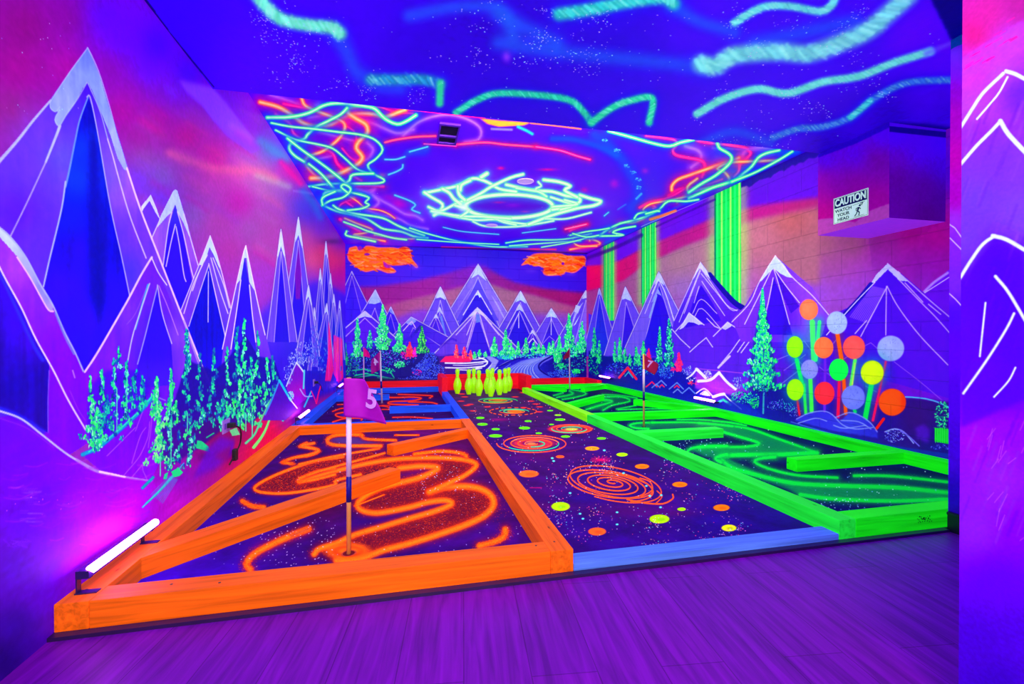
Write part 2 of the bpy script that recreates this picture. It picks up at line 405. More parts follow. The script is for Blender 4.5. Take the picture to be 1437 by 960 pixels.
# ------------------------------------------------------------------ mural: left wall
MINT = [(90, 255, 160), (40, 235, 130), (0, 190, 150), (150, 255, 200), (20, 140, 180), (60, 245, 120)]
TEAL = [(0, 180, 170), (30, 225, 150), (70, 250, 150), (10, 100, 190), (130, 245, 220), (0, 60, 160)]
DARKT = [(0, 120, 190), (20, 200, 180), (10, 60, 190), (60, 240, 170), (0, 150, 170)]
LAV = [(150, 160, 255), (190, 200, 255), (100, 110, 250), (70, 90, 240)]
WHT = (225, 215, 255)
def paint_left():
    m = Mural(0, XL, (-.2, YB), (0, HF), .0028)
    m.wash([(30, 30, (118, 0, 122)), (90, 20, (118, 0, 140)), (20, 90, (140, 0, 140)), (90, 90, (150, 0, 150)), (10, 150, (130, 35, 130)),
        (30, 175, (125, 60, 200)), (140, 15, (85, 0, 225)), (165, 50, (92, 0, 255)), (205, 100, (88, 0, 255)), (215, 60, (62, 0, 245)), (260, 100, (55, 0, 240)),
        (240, 125, (110, 0, 235)), (150, 90, (125, 0, 160)), (185, 125, (140, 0, 165)), (220, 130, (120, 0, 190)), (170, 150, (165, 0, 150)), (215, 165, (175, 0, 140)),
        (260, 190, (190, 0, 140)), (300, 215, (195, 10, 150)), (195, 190, (150, 30, 150)), (200, 220, (140, 90, 165)), (225, 245, (120, 110, 185)), (190, 250, (115, 60, 250)),
        (225, 275, (110, 50, 240)), (255, 225, (150, 70, 180)), (300, 240, (190, 70, 165)), (340, 235, (225, 95, 160)), (365, 238, (225, 115, 160)), (375, 255, (150, 130, 190)),
        (395, 262, (130, 120, 190)), (280, 270, (150, 60, 175)), (270, 300, (125, 100, 190)), (335, 282, (172, 0, 170)), (300, 310, (165, 70, 165)), (350, 320, (140, 90, 180)), (320, 350, (165, 55, 160)),
        (320, 385, (160, 55, 170)), (375, 345, (160, 70, 170)), (375, 385, (155, 60, 210)), (385, 310, (165, 70, 165)), (430, 330, (205, 95, 145)), (440, 365, (225, 110, 125)), (455, 350, (235, 60, 90)),
        (468, 365, (235, 40, 90)), (478, 385, (190, 0, 170)), (475, 340, (90, 0, 235)), (450, 322, (70, 0, 235)), (435, 300, (50, 20, 235)), (425, 285, (30, 70, 235)), (415, 262, (120, 30, 220)),
        (405, 245, (220, 0, 170)), (395, 235, (220, 0, 190)), (375, 215, (60, 130, 235)), (390, 215, (50, 110, 235)), (365, 190, (120, 60, 240)), (340, 160, (110, 0, 225)), (320, 140, (100, 0, 225)), (355, 170, (130, 0, 220)), (370, 230, (165, 90, 215)),
        (482, 420, (110, 30, 220)), (440, 395, (120, 60, 235)), (410, 400, (110, 50, 240)), (300, 400, (130, 60, 240)), (350, 400, (150, 60, 230))])
    m.F([(250, 112), (300, 123), (330, 160), (366, 208), (352, 214), (318, 190), (298, 168), (283, 148), (262, 130)], (135, 70, 255), soft=4, alpha=.85)
    m.F([(222, 115), (240, 120), (250, 138), (240, 135)], (120, 60, 240), soft=5, alpha=.5)
    for k in range(44):
        x = RNG.uniform(200, 420); y = RNG.uniform(150, 380); c = [(190, 0, 160), (150, 110, 200), (210, 90, 160), (130, 60, 220)][k % 4]
        m.L([(x-14, y-9), (x, y), (x+12, y+9)], RNG.uniform(6, 16), c, gauss=True, alpha=.16)
    m.L([(413, 268), (440, 272)], 3, (150, 110, 230), soft=2, alpha=.6)
    m.L([(425, 268), (438, 283), (450, 305)], 12, (40, 120, 220), gauss=True, alpha=.5); m.L([(366, 198), (385, 212), (402, 222)], 16, (60, 170, 220), gauss=True, alpha=.4); m.L([(362, 246), (385, 254), (405, 262)], 12, (170, 200, 190), gauss=True, alpha=.4); m.L([(395, 228), (410, 244), (422, 258)], 10, (225, 0, 180), gauss=True, alpha=.6); m.L([(240, 215), (300, 236), (360, 240), (385, 250)], 16, (225, 110, 160), gauss=True, alpha=.4)
    m.B(466, 339, 14, 4, (60, 0, 110), .6)
    # lower field
    low = [(0, 600, (105, 0, 240)), (40, 650, (108, 0, 250)), (100, 640, (120, 0, 250)), (60, 700, (100, 0, 240)), (30, 740, (95, 0, 230)), (150, 690, (150, 15, 250)), (110, 720, (160, 30, 255)),
        (190, 700, (165, 15, 245)), (150, 745, (165, 0, 250)), (80, 760, (120, 0, 235)), (20, 800, (75, 0, 200)), (60, 830, (85, 0, 200)), (20, 880, (45, 0, 150)), (0, 930, (30, 0, 110)),
        (100, 800, (130, 0, 230)), (250, 670, (120, 0, 200)), (290, 650, (140, 0, 180)), (240, 700, (180, 0, 220)), (320, 640, (170, 0, 110)), (300, 615, (110, 0, 100)), (340, 610, (120, 0, 110)),
        (360, 640, (215, 10, 70)), (375, 610, (215, 20, 60)), (385, 600, (210, 10, 90)), (400, 590, (120, 0, 190)), (430, 572, (90, 0, 200)), (450, 560, (150, 0, 130)), (470, 545, (150, 0, 120)), (482, 535, (150, 0, 160))]
    m.F([(-60, 560), (0, 575), (30, 588), (60, 610), (95, 640), (130, 660), (170, 670), (212, 675), (225, 640), (255, 610), (300, 560), (350, 540), (400, 540), (440, 520), (484, 500), (484, 600), (300, 760), (100, 900), (-60, 1150)], low, streak=.07, dirv=False)
    # far thin mountains
    m.F([(365, 440), (385, 420), (410, 395), (430, 400), (445, 395), (470, 405), (485, 415), (485, 545), (440, 560), (370, 560), (355, 500)], [(380, 460, (85, 50, 250)), (430, 450, (70, 45, 245)), (400, 520, (60, 20, 235)), (450, 500, (20, 60, 230)), (475, 440, (80, 30, 235)), (440, 530, (30, 10, 190))], soft=9, streak=.2)
    for p, l, r, b in [((457.4, 339), (452, 400), (464.5, 400), 470), ((449.6, 377), (444, 430), (456, 440), 490), ((463.7, 384), (460, 430), (470, 440), 490), ((468.4, 413), (464, 450), (474, 460), 500),
                       ((441, 432), (437, 470), (447, 480), 520), ((476.7, 422), (473, 450), (480, 460), 505), ((458.5, 426), (449, 465), (464, 470), 515)]:
        m.peak(p, l, r, (95, 70, 250), (30, 20, 230), (200, 215, 255), yb=b, sf=.3, lw=1.0)
    for p, l, r, b in [((418.8, 305), (406, 390), (432, 400), 470), ((394.3, 322), (381, 425), (407, 410), 480), ((433, 401), (424, 450), (443, 465), 500)]:
        m.peak(p, l, r, (105, 75, 255), (40, 10, 235), (195, 215, 255), yb=b, sf=.36, lw=1.3)
    m.F([(419, 345), (423, 385), (421, 420), (415, 420), (414, 385)], (130, 0, 190), soft=1.5, alpha=.8)
    m.F([(211.5, 273), (225, 308), (213, 334), (198, 294)], (110, 60, 250), streak=.1)
    m.F([(211.5, 273), (198, 290), (199, 297), (210, 282), (218, 298), (225, 309), (221, 296)], (205, 210, 255))
    m.F([(246, 266), (254, 283), (265, 320), (278, 370), (300, 460), (250, 450), (213, 334), (225, 307)], [(225, 350, (155, 95, 255)), (235, 320, (145, 95, 255)), (262, 350, (155, 95, 255)), (275, 400, (120, 60, 255)), (245, 440, (80, 20, 245))], streak=.12)
    m.F([(246, 287), (256, 325), (264, 365), (276, 430), (258, 445), (228, 372), (236, 320)], [(246, 300, (70, 60, 255)), (246, 340, (50, 5, 235)), (248, 400, (50, 0, 235)), (262, 430, (40, 0, 230))], streak=.12)
    m.F([(246, 266), (243, 268), (224, 306), (221, 319), (235, 303), (241, 298), (246, 287), (249, 297), (258, 314), (266, 333), (264, 318), (254, 285), (249, 268)], (190, 205, 255), streak=.05)
    for q in ([(241, 298), (236, 320), (229, 372)], [(246, 315), (240, 340), (233, 374)], [(247, 318), (252, 345), (258, 385), (261, 395)], [(249, 297), (258, 330), (267, 372), (272, 392)], [(225, 307), (213, 334)], [(258, 300), (266, 330), (278, 372)]): m.L(q, 1.6, alpha=.9)
    m.F([(295, 331), (307, 367), (313, 395), (324, 434), (340, 500), (340, 540), (268, 540), (254, 435), (272, 390), (282, 365)], [(280, 400, (120, 75, 255)), (310, 400, (110, 80, 255)), (262, 440, (115, 60, 255)), (320, 470, (90, 60, 255))], streak=.1)
    m.F([(293, 372), (303, 420), (316, 470), (326, 530), (262, 530), (262, 466), (280, 410)], [(292, 400, (10, 0, 215)), (292, 460, (5, 0, 205)), (300, 520, (30, 5, 225))], streak=.16)
    m.F([(295, 331), (288, 350), (279, 372), (283, 372), (290, 360), (294, 347), (300, 358), (306, 372), (309, 378), (305, 358)], (195, 215, 255))
    for q in ([(295, 331), (282, 365), (272, 390), (254, 435)], [(295, 331), (307, 367), (324, 433)], [(291, 358), (280, 380), (270, 408)], [(284, 372), (270, 402), (258, 440)],
              [(293, 372), (281, 408), (265, 458)], [(292.5, 381), (292, 452)], [(293, 370), (303, 415), (316, 472)], [(296, 362), (308, 405), (320, 440)], [(299, 362), (314, 400), (322, 432)]): m.L(q, 1.4, alpha=.9)
    # M5, M4, M3
    m.F([(345, 345), (350, 370), (358, 410), (366, 440), (385, 520), (310, 520), (314, 480), (324, 435), (335, 385)], [(340, 400, (110, 75, 255)), (320, 470, (110, 60, 255)), (365, 460, (120, 75, 255)), (355, 520, (105, 40, 250))], streak=.1)
    m.F([(343.5, 362), (350, 400), (356, 450), (362, 520), (322, 520), (330, 450), (337, 400)], [(343, 380, (40, 30, 235)), (345, 440, (40, 0, 240)), (345, 520, (70, 40, 245))], streak=.14)
    m.F([(345, 345), (341, 357), (333, 392), (332, 399), (338, 392), (343, 362), (346, 362), (350, 396), (357, 408), (355, 395), (348, 357)], (185, 200, 255))
    for q in ([(345, 345), (340, 362), (324, 435), (312, 490)], [(345, 345), (350, 370), (365, 440), (372, 470)], [(338, 393), (333, 430), (324, 490)], [(350, 400), (354, 440), (359, 480)]): m.L(q, 1.5)
    # the giant mountain
    m.F([(123, 67), (131, 85), (140, 107), (160, 170), (180, 236), (197, 293), (223, 360), (240, 405), (258, 445), (295, 540), (120, 560), (-70, 600), (-70, 330), (0, 230), (23, 200), (68, 143)],
        [(60, 180, (105, 60, 250)), (30, 230, (105, 60, 250)), (85, 220, (95, 85, 255)), (60, 330, (95, 50, 255)), (20, 300, (90, 30, 255)), (100, 150, (75, 50, 250)), (120, 120, (70, 10, 230)), (150, 250, (100, 85, 255)), (165, 330, (85, 55, 255)),
         (190, 330, (130, 65, 255)), (182, 270, (160, 95, 255)), (175, 245, (155, 100, 255)), (210, 370, (130, 70, 255)), (180, 380, (70, 60, 255)), (120, 500, (55, 10, 240)), (240, 450, (120, 60, 255))], streak=.1)
    m.F([(124, 136), (131, 155), (140, 205), (155, 290), (171, 362), (184, 420), (160, 460), (120, 520), (100, 480), (60, 400), (70, 360), (92, 265), (100, 220), (109, 180)],
        [(122, 160, (10, 0, 175)), (115, 210, (0, 60, 230)), (110, 250, (0, 65, 235)), (135, 220, (0, 40, 215)), (100, 310, (20, 30, 235)), (145, 300, (0, 10, 200)), (110, 350, (45, 0, 225)), (150, 350, (10, 0, 200)), (90, 400, (55, 5, 240)), (165, 410, (40, 0, 230)), (120, 450, (50, 0, 240)), (120, 500, (45, 0, 240))], streak=.16)
    m.F([(127, 190), (137, 200), (140, 300), (150, 420), (140, 450), (126, 420), (124, 300)], (0, 0, 165), soft=6, alpha=.75)
    m.F([(123, 67), (98, 100), (70, 143), (70, 151), (75, 157), (82, 156), (78, 162), (77, 170), (80, 176), (85, 176), (92, 163), (105, 145), (116, 124), (123, 115), (130, 128), (142, 158), (155, 190), (165, 222), (174, 238), (180, 240), (172, 212), (155, 158), (140, 107), (131, 85)],
        [(105, 110, (130, 140, 245)), (122, 85, (95, 110, 240)), (85, 145, (140, 150, 250)), (120, 105, (140, 160, 250)), (145, 140, (130, 150, 250)), (165, 200, (170, 180, 255)), (82, 170, (150, 165, 255))], streak=.14)
    for q, a in (([(123, 67), (96, 104), (70, 143)], 1.6), ([(70, 143), (71, 152), (78, 157), (84, 150)], 1.2), ([(82, 157), (77, 168), (83, 177), (92, 163), (108, 140), (122, 116)], 1.6), ([(123, 116), (140, 155), (152, 198)], 1.5), ([(123, 67), (131, 83), (141, 108), (156, 158), (166, 200)], 1.8)): m.L(q, a, (165, 180, 255), alpha=.8)
    m.L([(71, 141), (46, 170), (24, 198), (-4, 230)], 3, (170, 175, 255), w1=5); m.L([(84, 177), (76, 198), (64, 228)], 4, (175, 180, 255), w1=3); m.L([(64, 228), (38, 284), (14, 333)], 2.2, (165, 150, 255))
    m.L([(124, 135), (112, 168), (106, 195), (97, 240), (92, 262)], 2, (110, 140, 255), w1=3); m.L([(92, 255), (86, 295), (70, 362), (61, 402)], 2.4, (165, 175, 255)); m.L([(122, 136), (126, 135), (132, 160), (140, 203), (155, 290), (171, 362), (182, 415)], 1.8, (165, 160, 255))
    m.L([(151, 195), (158, 218), (170, 262), (184, 308), (205, 362)], 2, (200, 180, 255)); m.L([(178, 236), (197, 293), (223, 360), (240, 404), (256, 445), (270, 480), (283, 512), (296, 540)], 2.6, (228, 200, 255)); m.L([(258, 450), (268, 480), (282, 520)], 2.2, (170, 150, 255), alpha=.8)
    # front middle mountain
    m.F([(212, 361), (232, 403), (252, 450), (280, 520), (296, 560), (280, 600), (120, 620), (112, 560), (118, 522), (150, 470), (180, 420), (198, 385)],
        [(205, 385, (120, 40, 255)), (180, 440, (125, 60, 255)), (150, 500, (125, 40, 250)), (230, 420, (110, 40, 250)), (250, 470, (140, 85, 255)), (215, 450, (70, 30, 240)), (215, 500, (60, 40, 245)), (265, 520, (130, 70, 255)), (130, 560, (140, 0, 230)), (200, 540, (100, 10, 240)), (240, 560, (110, 20, 240))], streak=.12)
    m.F([(221, 402), (228, 440), (240, 480), (244, 540), (192, 545), (193, 511), (204, 470), (212, 435)], [(215, 440, (45, 0, 230)), (215, 480, (50, 10, 235)), (220, 540, (75, 30, 245))], streak=.14)
    m.L([(213, 361), (198, 386), (180, 420), (160, 455), (135, 498), (119, 522)], 3, (222, 195, 255)); m.L([(213, 362), (222, 382), (234, 400)], 1.6)
    m.L([(208, 400), (199, 430), (190, 462)], 3.4, (80, 170, 255), w1=1.8); m.L([(210, 398), (196, 440), (186, 472), (179, 508)], 1.8, (190, 190, 255)); m.L([(221, 402), (212, 438), (203, 474), (193, 511)], 1.8, (150, 150, 255))
    m.L([(221, 400), (226, 432), (232, 455), (241, 482)], 1.6, (190, 180, 255)); m.L([(223, 401), (236, 432), (250, 470)], 1.4, (190, 140, 255), alpha=.8); m.L([(205, 405), (190, 440), (178, 455)], 1.2, (160, 110, 255), alpha=.6)
    # near left ridge
    m.F([(0, 318), (14, 333), (35, 360), (75, 428), (90, 465), (105, 495), (118, 522), (124, 560), (126, 620), (95, 640), (60, 610), (0, 575), (-70, 560), (-70, 230)],
        [(20, 375, (165, 75, 240)), (0, 350, (150, 60, 250)), (50, 420, (130, 50, 255)), (40, 440, (130, 40, 255)), (80, 480, (125, 20, 255)), (100, 520, (125, 10, 255)), (115, 570, (125, 10, 250)), (80, 580, (118, 0, 250))], streak=.12)
    m.F([(-4, 370), (8, 392), (30, 430), (50, 475), (69, 512), (68, 608), (40, 592), (0, 575), (-70, 560), (-70, 260)], [(0, 420, (60, 0, 230)), (20, 450, (60, 0, 230)), (40, 480, (70, 0, 235)), (10, 500, (40, 0, 185)), (20, 540, (25, 0, 170)), (55, 540, (35, 0, 190)), (50, 590, (40, 0, 185)), (-30, 500, (40, 0, 170))], streak=.25)
    m.F([(-3, 316), (14, 332), (35, 358), (56, 398), (74, 428), (75, 438), (68, 434), (58, 418), (42, 388), (24, 360), (-3, 330)], [(10, 335, (190, 205, 255)), (40, 380, (165, 170, 250)), (60, 410, (130, 130, 250)), (70, 430, (170, 150, 255))])
    m.L([(-3, 317), (14, 332), (35, 359), (56, 398), (74, 428), (90, 465), (105, 494), (117, 521)], 2.4, (165, 175, 255)); m.L([(24, 361), (42, 389), (58, 418), (68, 435), (75, 437)], 2.2, (225, 185, 255)); m.L([(78, 440), (92, 474), (104, 497)], 3, (120, 150, 255), alpha=.7)
    m.L([(-6, 374), (10, 405), (30, 448), (48, 486), (60, 505)], 5, (60, 80, 255), soft=3, alpha=.7); m.L([(-4, 368), (8, 392), (30, 432), (50, 475), (75, 520), (96, 562), (120, 603)], 2.6, (215, 205, 255)); m.L([(69, 520), (67.5, 560), (67.5, 607)], 1.6, (150, 110, 255), alpha=.8)
    m.L([(102, 520), (105, 530)], 2, (190, 150, 255), alpha=.8); m.L([(98, 548), (110, 575), (120, 590)], 1.2, (170, 110, 255), alpha=.5)
    # low ridge curve and its sweep of brush lines
    m.L([(-20, 566), (10, 578), (32, 588), (60, 606)], 8, (50, 60, 250), soft=3, alpha=.7)
    m.L([(-20, 572), (0, 577), (30, 588), (60, 611), (95, 638), (130, 658)], 3, (190, 190, 255)); m.L([(108, 646), (135, 661), (170, 668), (212, 674)], 4, (170, 140, 255), soft=1.5); m.L([(140, 662), (175, 669)], 3, (235, 215, 255)); m.L([(0, 587), (40, 602), (75, 628)], 1.5, (150, 80, 255), alpha=.6)
    m.F([(213, 558), (190, 583), (160, 612), (118, 641), (140, 660), (175, 668), (212, 674), (228, 640), (222, 590)], [(200, 600, (120, 0, 250)), (160, 640, (120, 5, 245)), (200, 650, (130, 10, 240))], streak=.15)
    for q in ([(210, 592), (208, 612), (196, 640), (174, 667)], [(205, 600), (197, 612), (185, 650)], [(213, 574), (212, 600), (208, 628)], [(200, 578), (190, 605)], [(212, 640), (200, 655), (206, 672)], [(150, 640), (190, 600)], [(185, 670), (210, 640)]): m.L(q, 1.4, (175, 120, 255), alpha=.7)
    m.L([(216, 555), (196, 578), (165, 606), (138, 628), (116, 638)], 5.5, (0, 160, 215), soft=1.2); m.L([(214, 556), (190, 582), (155, 613), (125, 634)], 2, (60, 225, 200)); m.L([(206, 562), (175, 582)], 1.4, WHT); m.L([(215, 555), (232, 562)], 1.6, (150, 130, 255))
    for k in range(90):
        x = RNG.uniform(0, 200); y = 690+RNG.uniform(-40, 75); d = RNG.uniform(12, 46)
        m.L([(x, y), (x+d*.5, y+RNG.uniform(-1, 2)+d*.04), (x+d, y-d*.14)], RNG.uniform(.8, 2.2), [(190, 90, 255), (150, 60, 255), (120, 70, 255)][k % 3], soft=1.2, alpha=.35)
    for k in range(22):
        y = RNG.uniform(682, 735); x = RNG.uniform(26, 46); m.L([(x, y), (x+RNG.uniform(10, 22), y)], RNG.uniform(.8, 1.5), (150, 110, 255), soft=.8, alpha=.45)
    for k in range(14):
        x = RNG.uniform(0, 40); m.L([(x, 762+RNG.uniform(-6, 5)), (x+9, 764+RNG.uniform(-5, 5))], 1.1, (140, 80, 255), alpha=.5)
    # woodland
    m.F([(226, 600), (246, 560), (262, 505), (275, 510), (300, 520), (318, 505), (345, 470), (362, 500), (385, 505), (395, 535), (378, 575), (352, 592), (310, 604), (285, 625), (262, 640), (236, 655), (226, 640)], [(260, 560, (25, 0, 165)), (300, 560, (15, 0, 170)), (350, 540, (10, 0, 170)), (380, 540, (10, 5, 180)), (250, 620, (60, 0, 160)), (300, 600, (60, 0, 140))], soft=2, alpha=.9)
    m.F([(124, 545), (150, 520), (190, 520), (212, 545), (200, 570), (160, 606), (128, 632), (122, 600)], (60, 0, 225), soft=3, alpha=.7)
    def col(x, yt, yb, hw, pal, n): 
        nc = max(6, n//7); tc = (np.arange(nc)+RNG.random(nc))/nc; cx = x+RNG.normal(0, 1, nc)*hw*.75*(.12+.88*tc); cy = yt+(yb-yt)*tc
        m.D(cx, cy, RNG.uniform(1.5, 3.2, nc), RNG.uniform(2, 4.5, nc), np.tile((5, 20, 130), (nc, 1)), .5)
        n = int(n*1.5); q = RNG.integers(0, nc, n); X = cx[q]+RNG.normal(0, 1.9, n)*(.35+.65*tc[q]); Y = cy[q]+RNG.normal(0, 2.3, n)
        pa = np.array(pal); c = pa[np.where(RNG.random(n) < .65, (q*7) % len(pa), RNG.integers(0, len(pa), n))]
        m.D(X, Y, RNG.uniform(.7, 1.6, n), RNG.uniform(1.2, 3.2, n), c, .95)
    for x, yt, yb, hw, pal, n in [(127, 529, 632, 6, MINT, 150), (143, 517, 620, 6, TEAL, 150), (160, 506, 605, 7, TEAL, 150), (167, 492, 520, 4, TEAL, 26), (178, 508, 595, 7, TEAL, 150), (190, 520, 580, 7, DARKT, 90), (200, 530, 572, 5, DARKT, 70), (150, 560, 620, 18, DARKT, 230), (135, 575, 632, 9, MINT, 120),
            (219.5, 532, 588, 6, MINT, 190), (222, 570, 650, 8, [(120, 255, 150), (70, 240, 150), (150, 255, 170), (0, 170, 150)], 260), (240, 517, 600, 6, MINT, 130), (238, 560, 660, 7, TEAL, 160), (247, 560, 590, 3, MINT, 30),
            (262, 464, 520, 6, TEAL, 130), (262, 500, 600, 9, DARKT, 120), (281, 497, 600, 5, DARKT, 100), (300, 490, 590, 7, DARKT, 130), (319, 487, 600, 6, TEAL, 130), (333, 460, 590, 6, DARKT, 150), (343, 449, 590, 7, TEAL, 220),
            (336, 535, 600, 7, MINT, 90), (352, 500, 590, 6, DARKT, 110), (362, 468, 580, 6, TEAL, 130), (374, 500, 580, 6, TEAL, 90), (383, 500, 570, 5, DARKT, 80), (312, 560, 600, 14, DARKT, 140), (355, 560, 600, 10, [(80, 240, 150), (40, 210, 150), (0, 100, 160)], 80), (283, 575, 600, 8, TEAL, 60), (268, 600, 650, 10, TEAL, 90), (251, 605, 660, 4, DARKT, 50)]: col(x, yt, yb, hw, pal, n)
    for x, a, b in [(225, 640, 668), (240, 590, 654), (164, 545, 605), (178, 525, 575), (263, 580, 608), (240, 545, 575), (345, 580, 605), (354, 585, 612)]: m.L([(x, a), (x, b)], 1.5, (90, 220, 190))
    m.L([(250, 660), (228, 685), (205, 707)], 3, (30, 180, 190)); m.L([(246, 663), (222, 690), (200, 712)], 2, (70, 200, 210)); m.L([(258, 650), (232, 680)], 1.6, (90, 160, 230)); m.L([(215, 670), (200, 685)], 4, (0, 160, 190)); m.F([(240, 662), (250, 656), (257, 663), (252, 668), (244, 670)], (0, 215, 150)); m.F([(231, 665), (236, 663), (234, 672), (229, 673)], (0, 205, 160))
    for k in range(9): m.L([(238+k*1.4, 668+k*.6), (212+k*2, 694+k*1.5)], 1.1, (80, 190, 220), alpha=.6)
    m.F([(277, 618), (283, 619), (293, 627), (295, 635), (286, 632), (275, 629)], (0, 200, 150)); m.L([(290, 614), (300, 608)], 2, (30, 190, 150)); m.B(288, 640, 12, 6, (70, 0, 110), .6)
    m.F([(292, 628), (310, 612), (330, 618), (325, 640), (300, 660), (270, 672)], (95, 0, 215), soft=5, alpha=.8); m.F([(300, 640), (325, 625), (318, 650)], (130, 0, 120), soft=4, alpha=.6)
    m.F([(322, 604), (332, 600), (337, 610), (326, 612)], (110, 225, 160), alpha=.9); m.L([(345, 622), (357, 610), (366, 590), (380, 560)], 3.4, (90, 200, 160), w1=1.5); m.L([(356, 628), (366, 615), (374, 600), (384, 572)], 4.5, (120, 220, 130), w1=2); m.L([(384, 571), (397, 590)], 3.5, (40, 200, 190))
    # little teal and lilac peaks at the far end
    m.F([(392, 534), (407, 561), (418, 575), (400, 590), (368, 590)], [(392, 560, (60, 0, 190)), (405, 575, (110, 0, 220)), (380, 585, (90, 0, 200))]); m.L([(372, 582), (382, 560), (392, 534)], 2, (60, 150, 255)); m.L([(392, 534), (400, 548), (408, 562)], 3.2, (30, 190, 240)); m.L([(406, 559), (417, 573)], 1.8, (240, 240, 255))
    m.F([(416, 508), (426, 524), (430, 560), (416, 570), (402, 545)], [(415, 530, (100, 0, 220)), (422, 550, (200, 0, 190)), (418, 562, (110, 0, 220))])
    m.bush(417, 503, 13, 10, LAV, 150, (.7, 1.5)); m.bush(405, 525, 8, 14, LAV, 80, (.6, 1.5)); m.bush(428, 495, 14, 18, LAV, 120, (.6, 1.6)); m.bush(408, 555, 4, 7, [(170, 210, 255), (110, 230, 240)], 50, (.7, 1.3)); m.bush(441, 485, 7, 30, [(90, 110, 250), (60, 70, 240), (130, 150, 255)], 120, (.6, 1.8)); m.bush(452, 500, 8, 26, [(40, 80, 235), (20, 40, 220), (90, 130, 250)], 90, (.6, 2))
    m.L([(402, 542), (409, 524), (416, 509)], 1.8, (190, 200, 255)); m.L([(416, 509), (421, 515), (426, 522)], 2.2, (215, 220, 255)); m.L([(427, 520), (426, 545)], 2.5, (100, 210, 240))
    m.F([(461, 450), (464, 470), (468, 520), (464, 535), (456, 535), (460, 500)], (255, 0, 150), soft=1, alpha=.85); m.F([(468, 470), (480, 475), (482, 530), (475, 538), (468, 525)], (225, 0, 190), soft=1, alpha=.85)
    for k in range(26):
        x = RNG.uniform(461, 481); m.L([(x, RNG.uniform(470, 500)), (x+RNG.uniform(-.6, .6), RNG.uniform(505, 536))], .9, [(255, 40, 120), (255, 90, 200), (200, 0, 230)][k % 3], alpha=.8)
    m.L([(427, 571), (432, 560), (437, 549)], 2.2, (60, 190, 240)); m.L([(437, 549), (441, 558), (444, 566)], 1.6, (230, 0, 160)); m.L([(444, 566), (447, 552), (450, 542)], 2, (240, 0, 130)); m.L([(421, 546), (428, 556), (438, 556)], 1.8, (170, 170, 255))
    m.stars(30, 0, 110, 20, 160, (.5, .8)); m.stars(12, 0, 120, 690, 730, (.6, 1), ((230, 120, 255),))
    m.mottle(.05, .35)
    return m
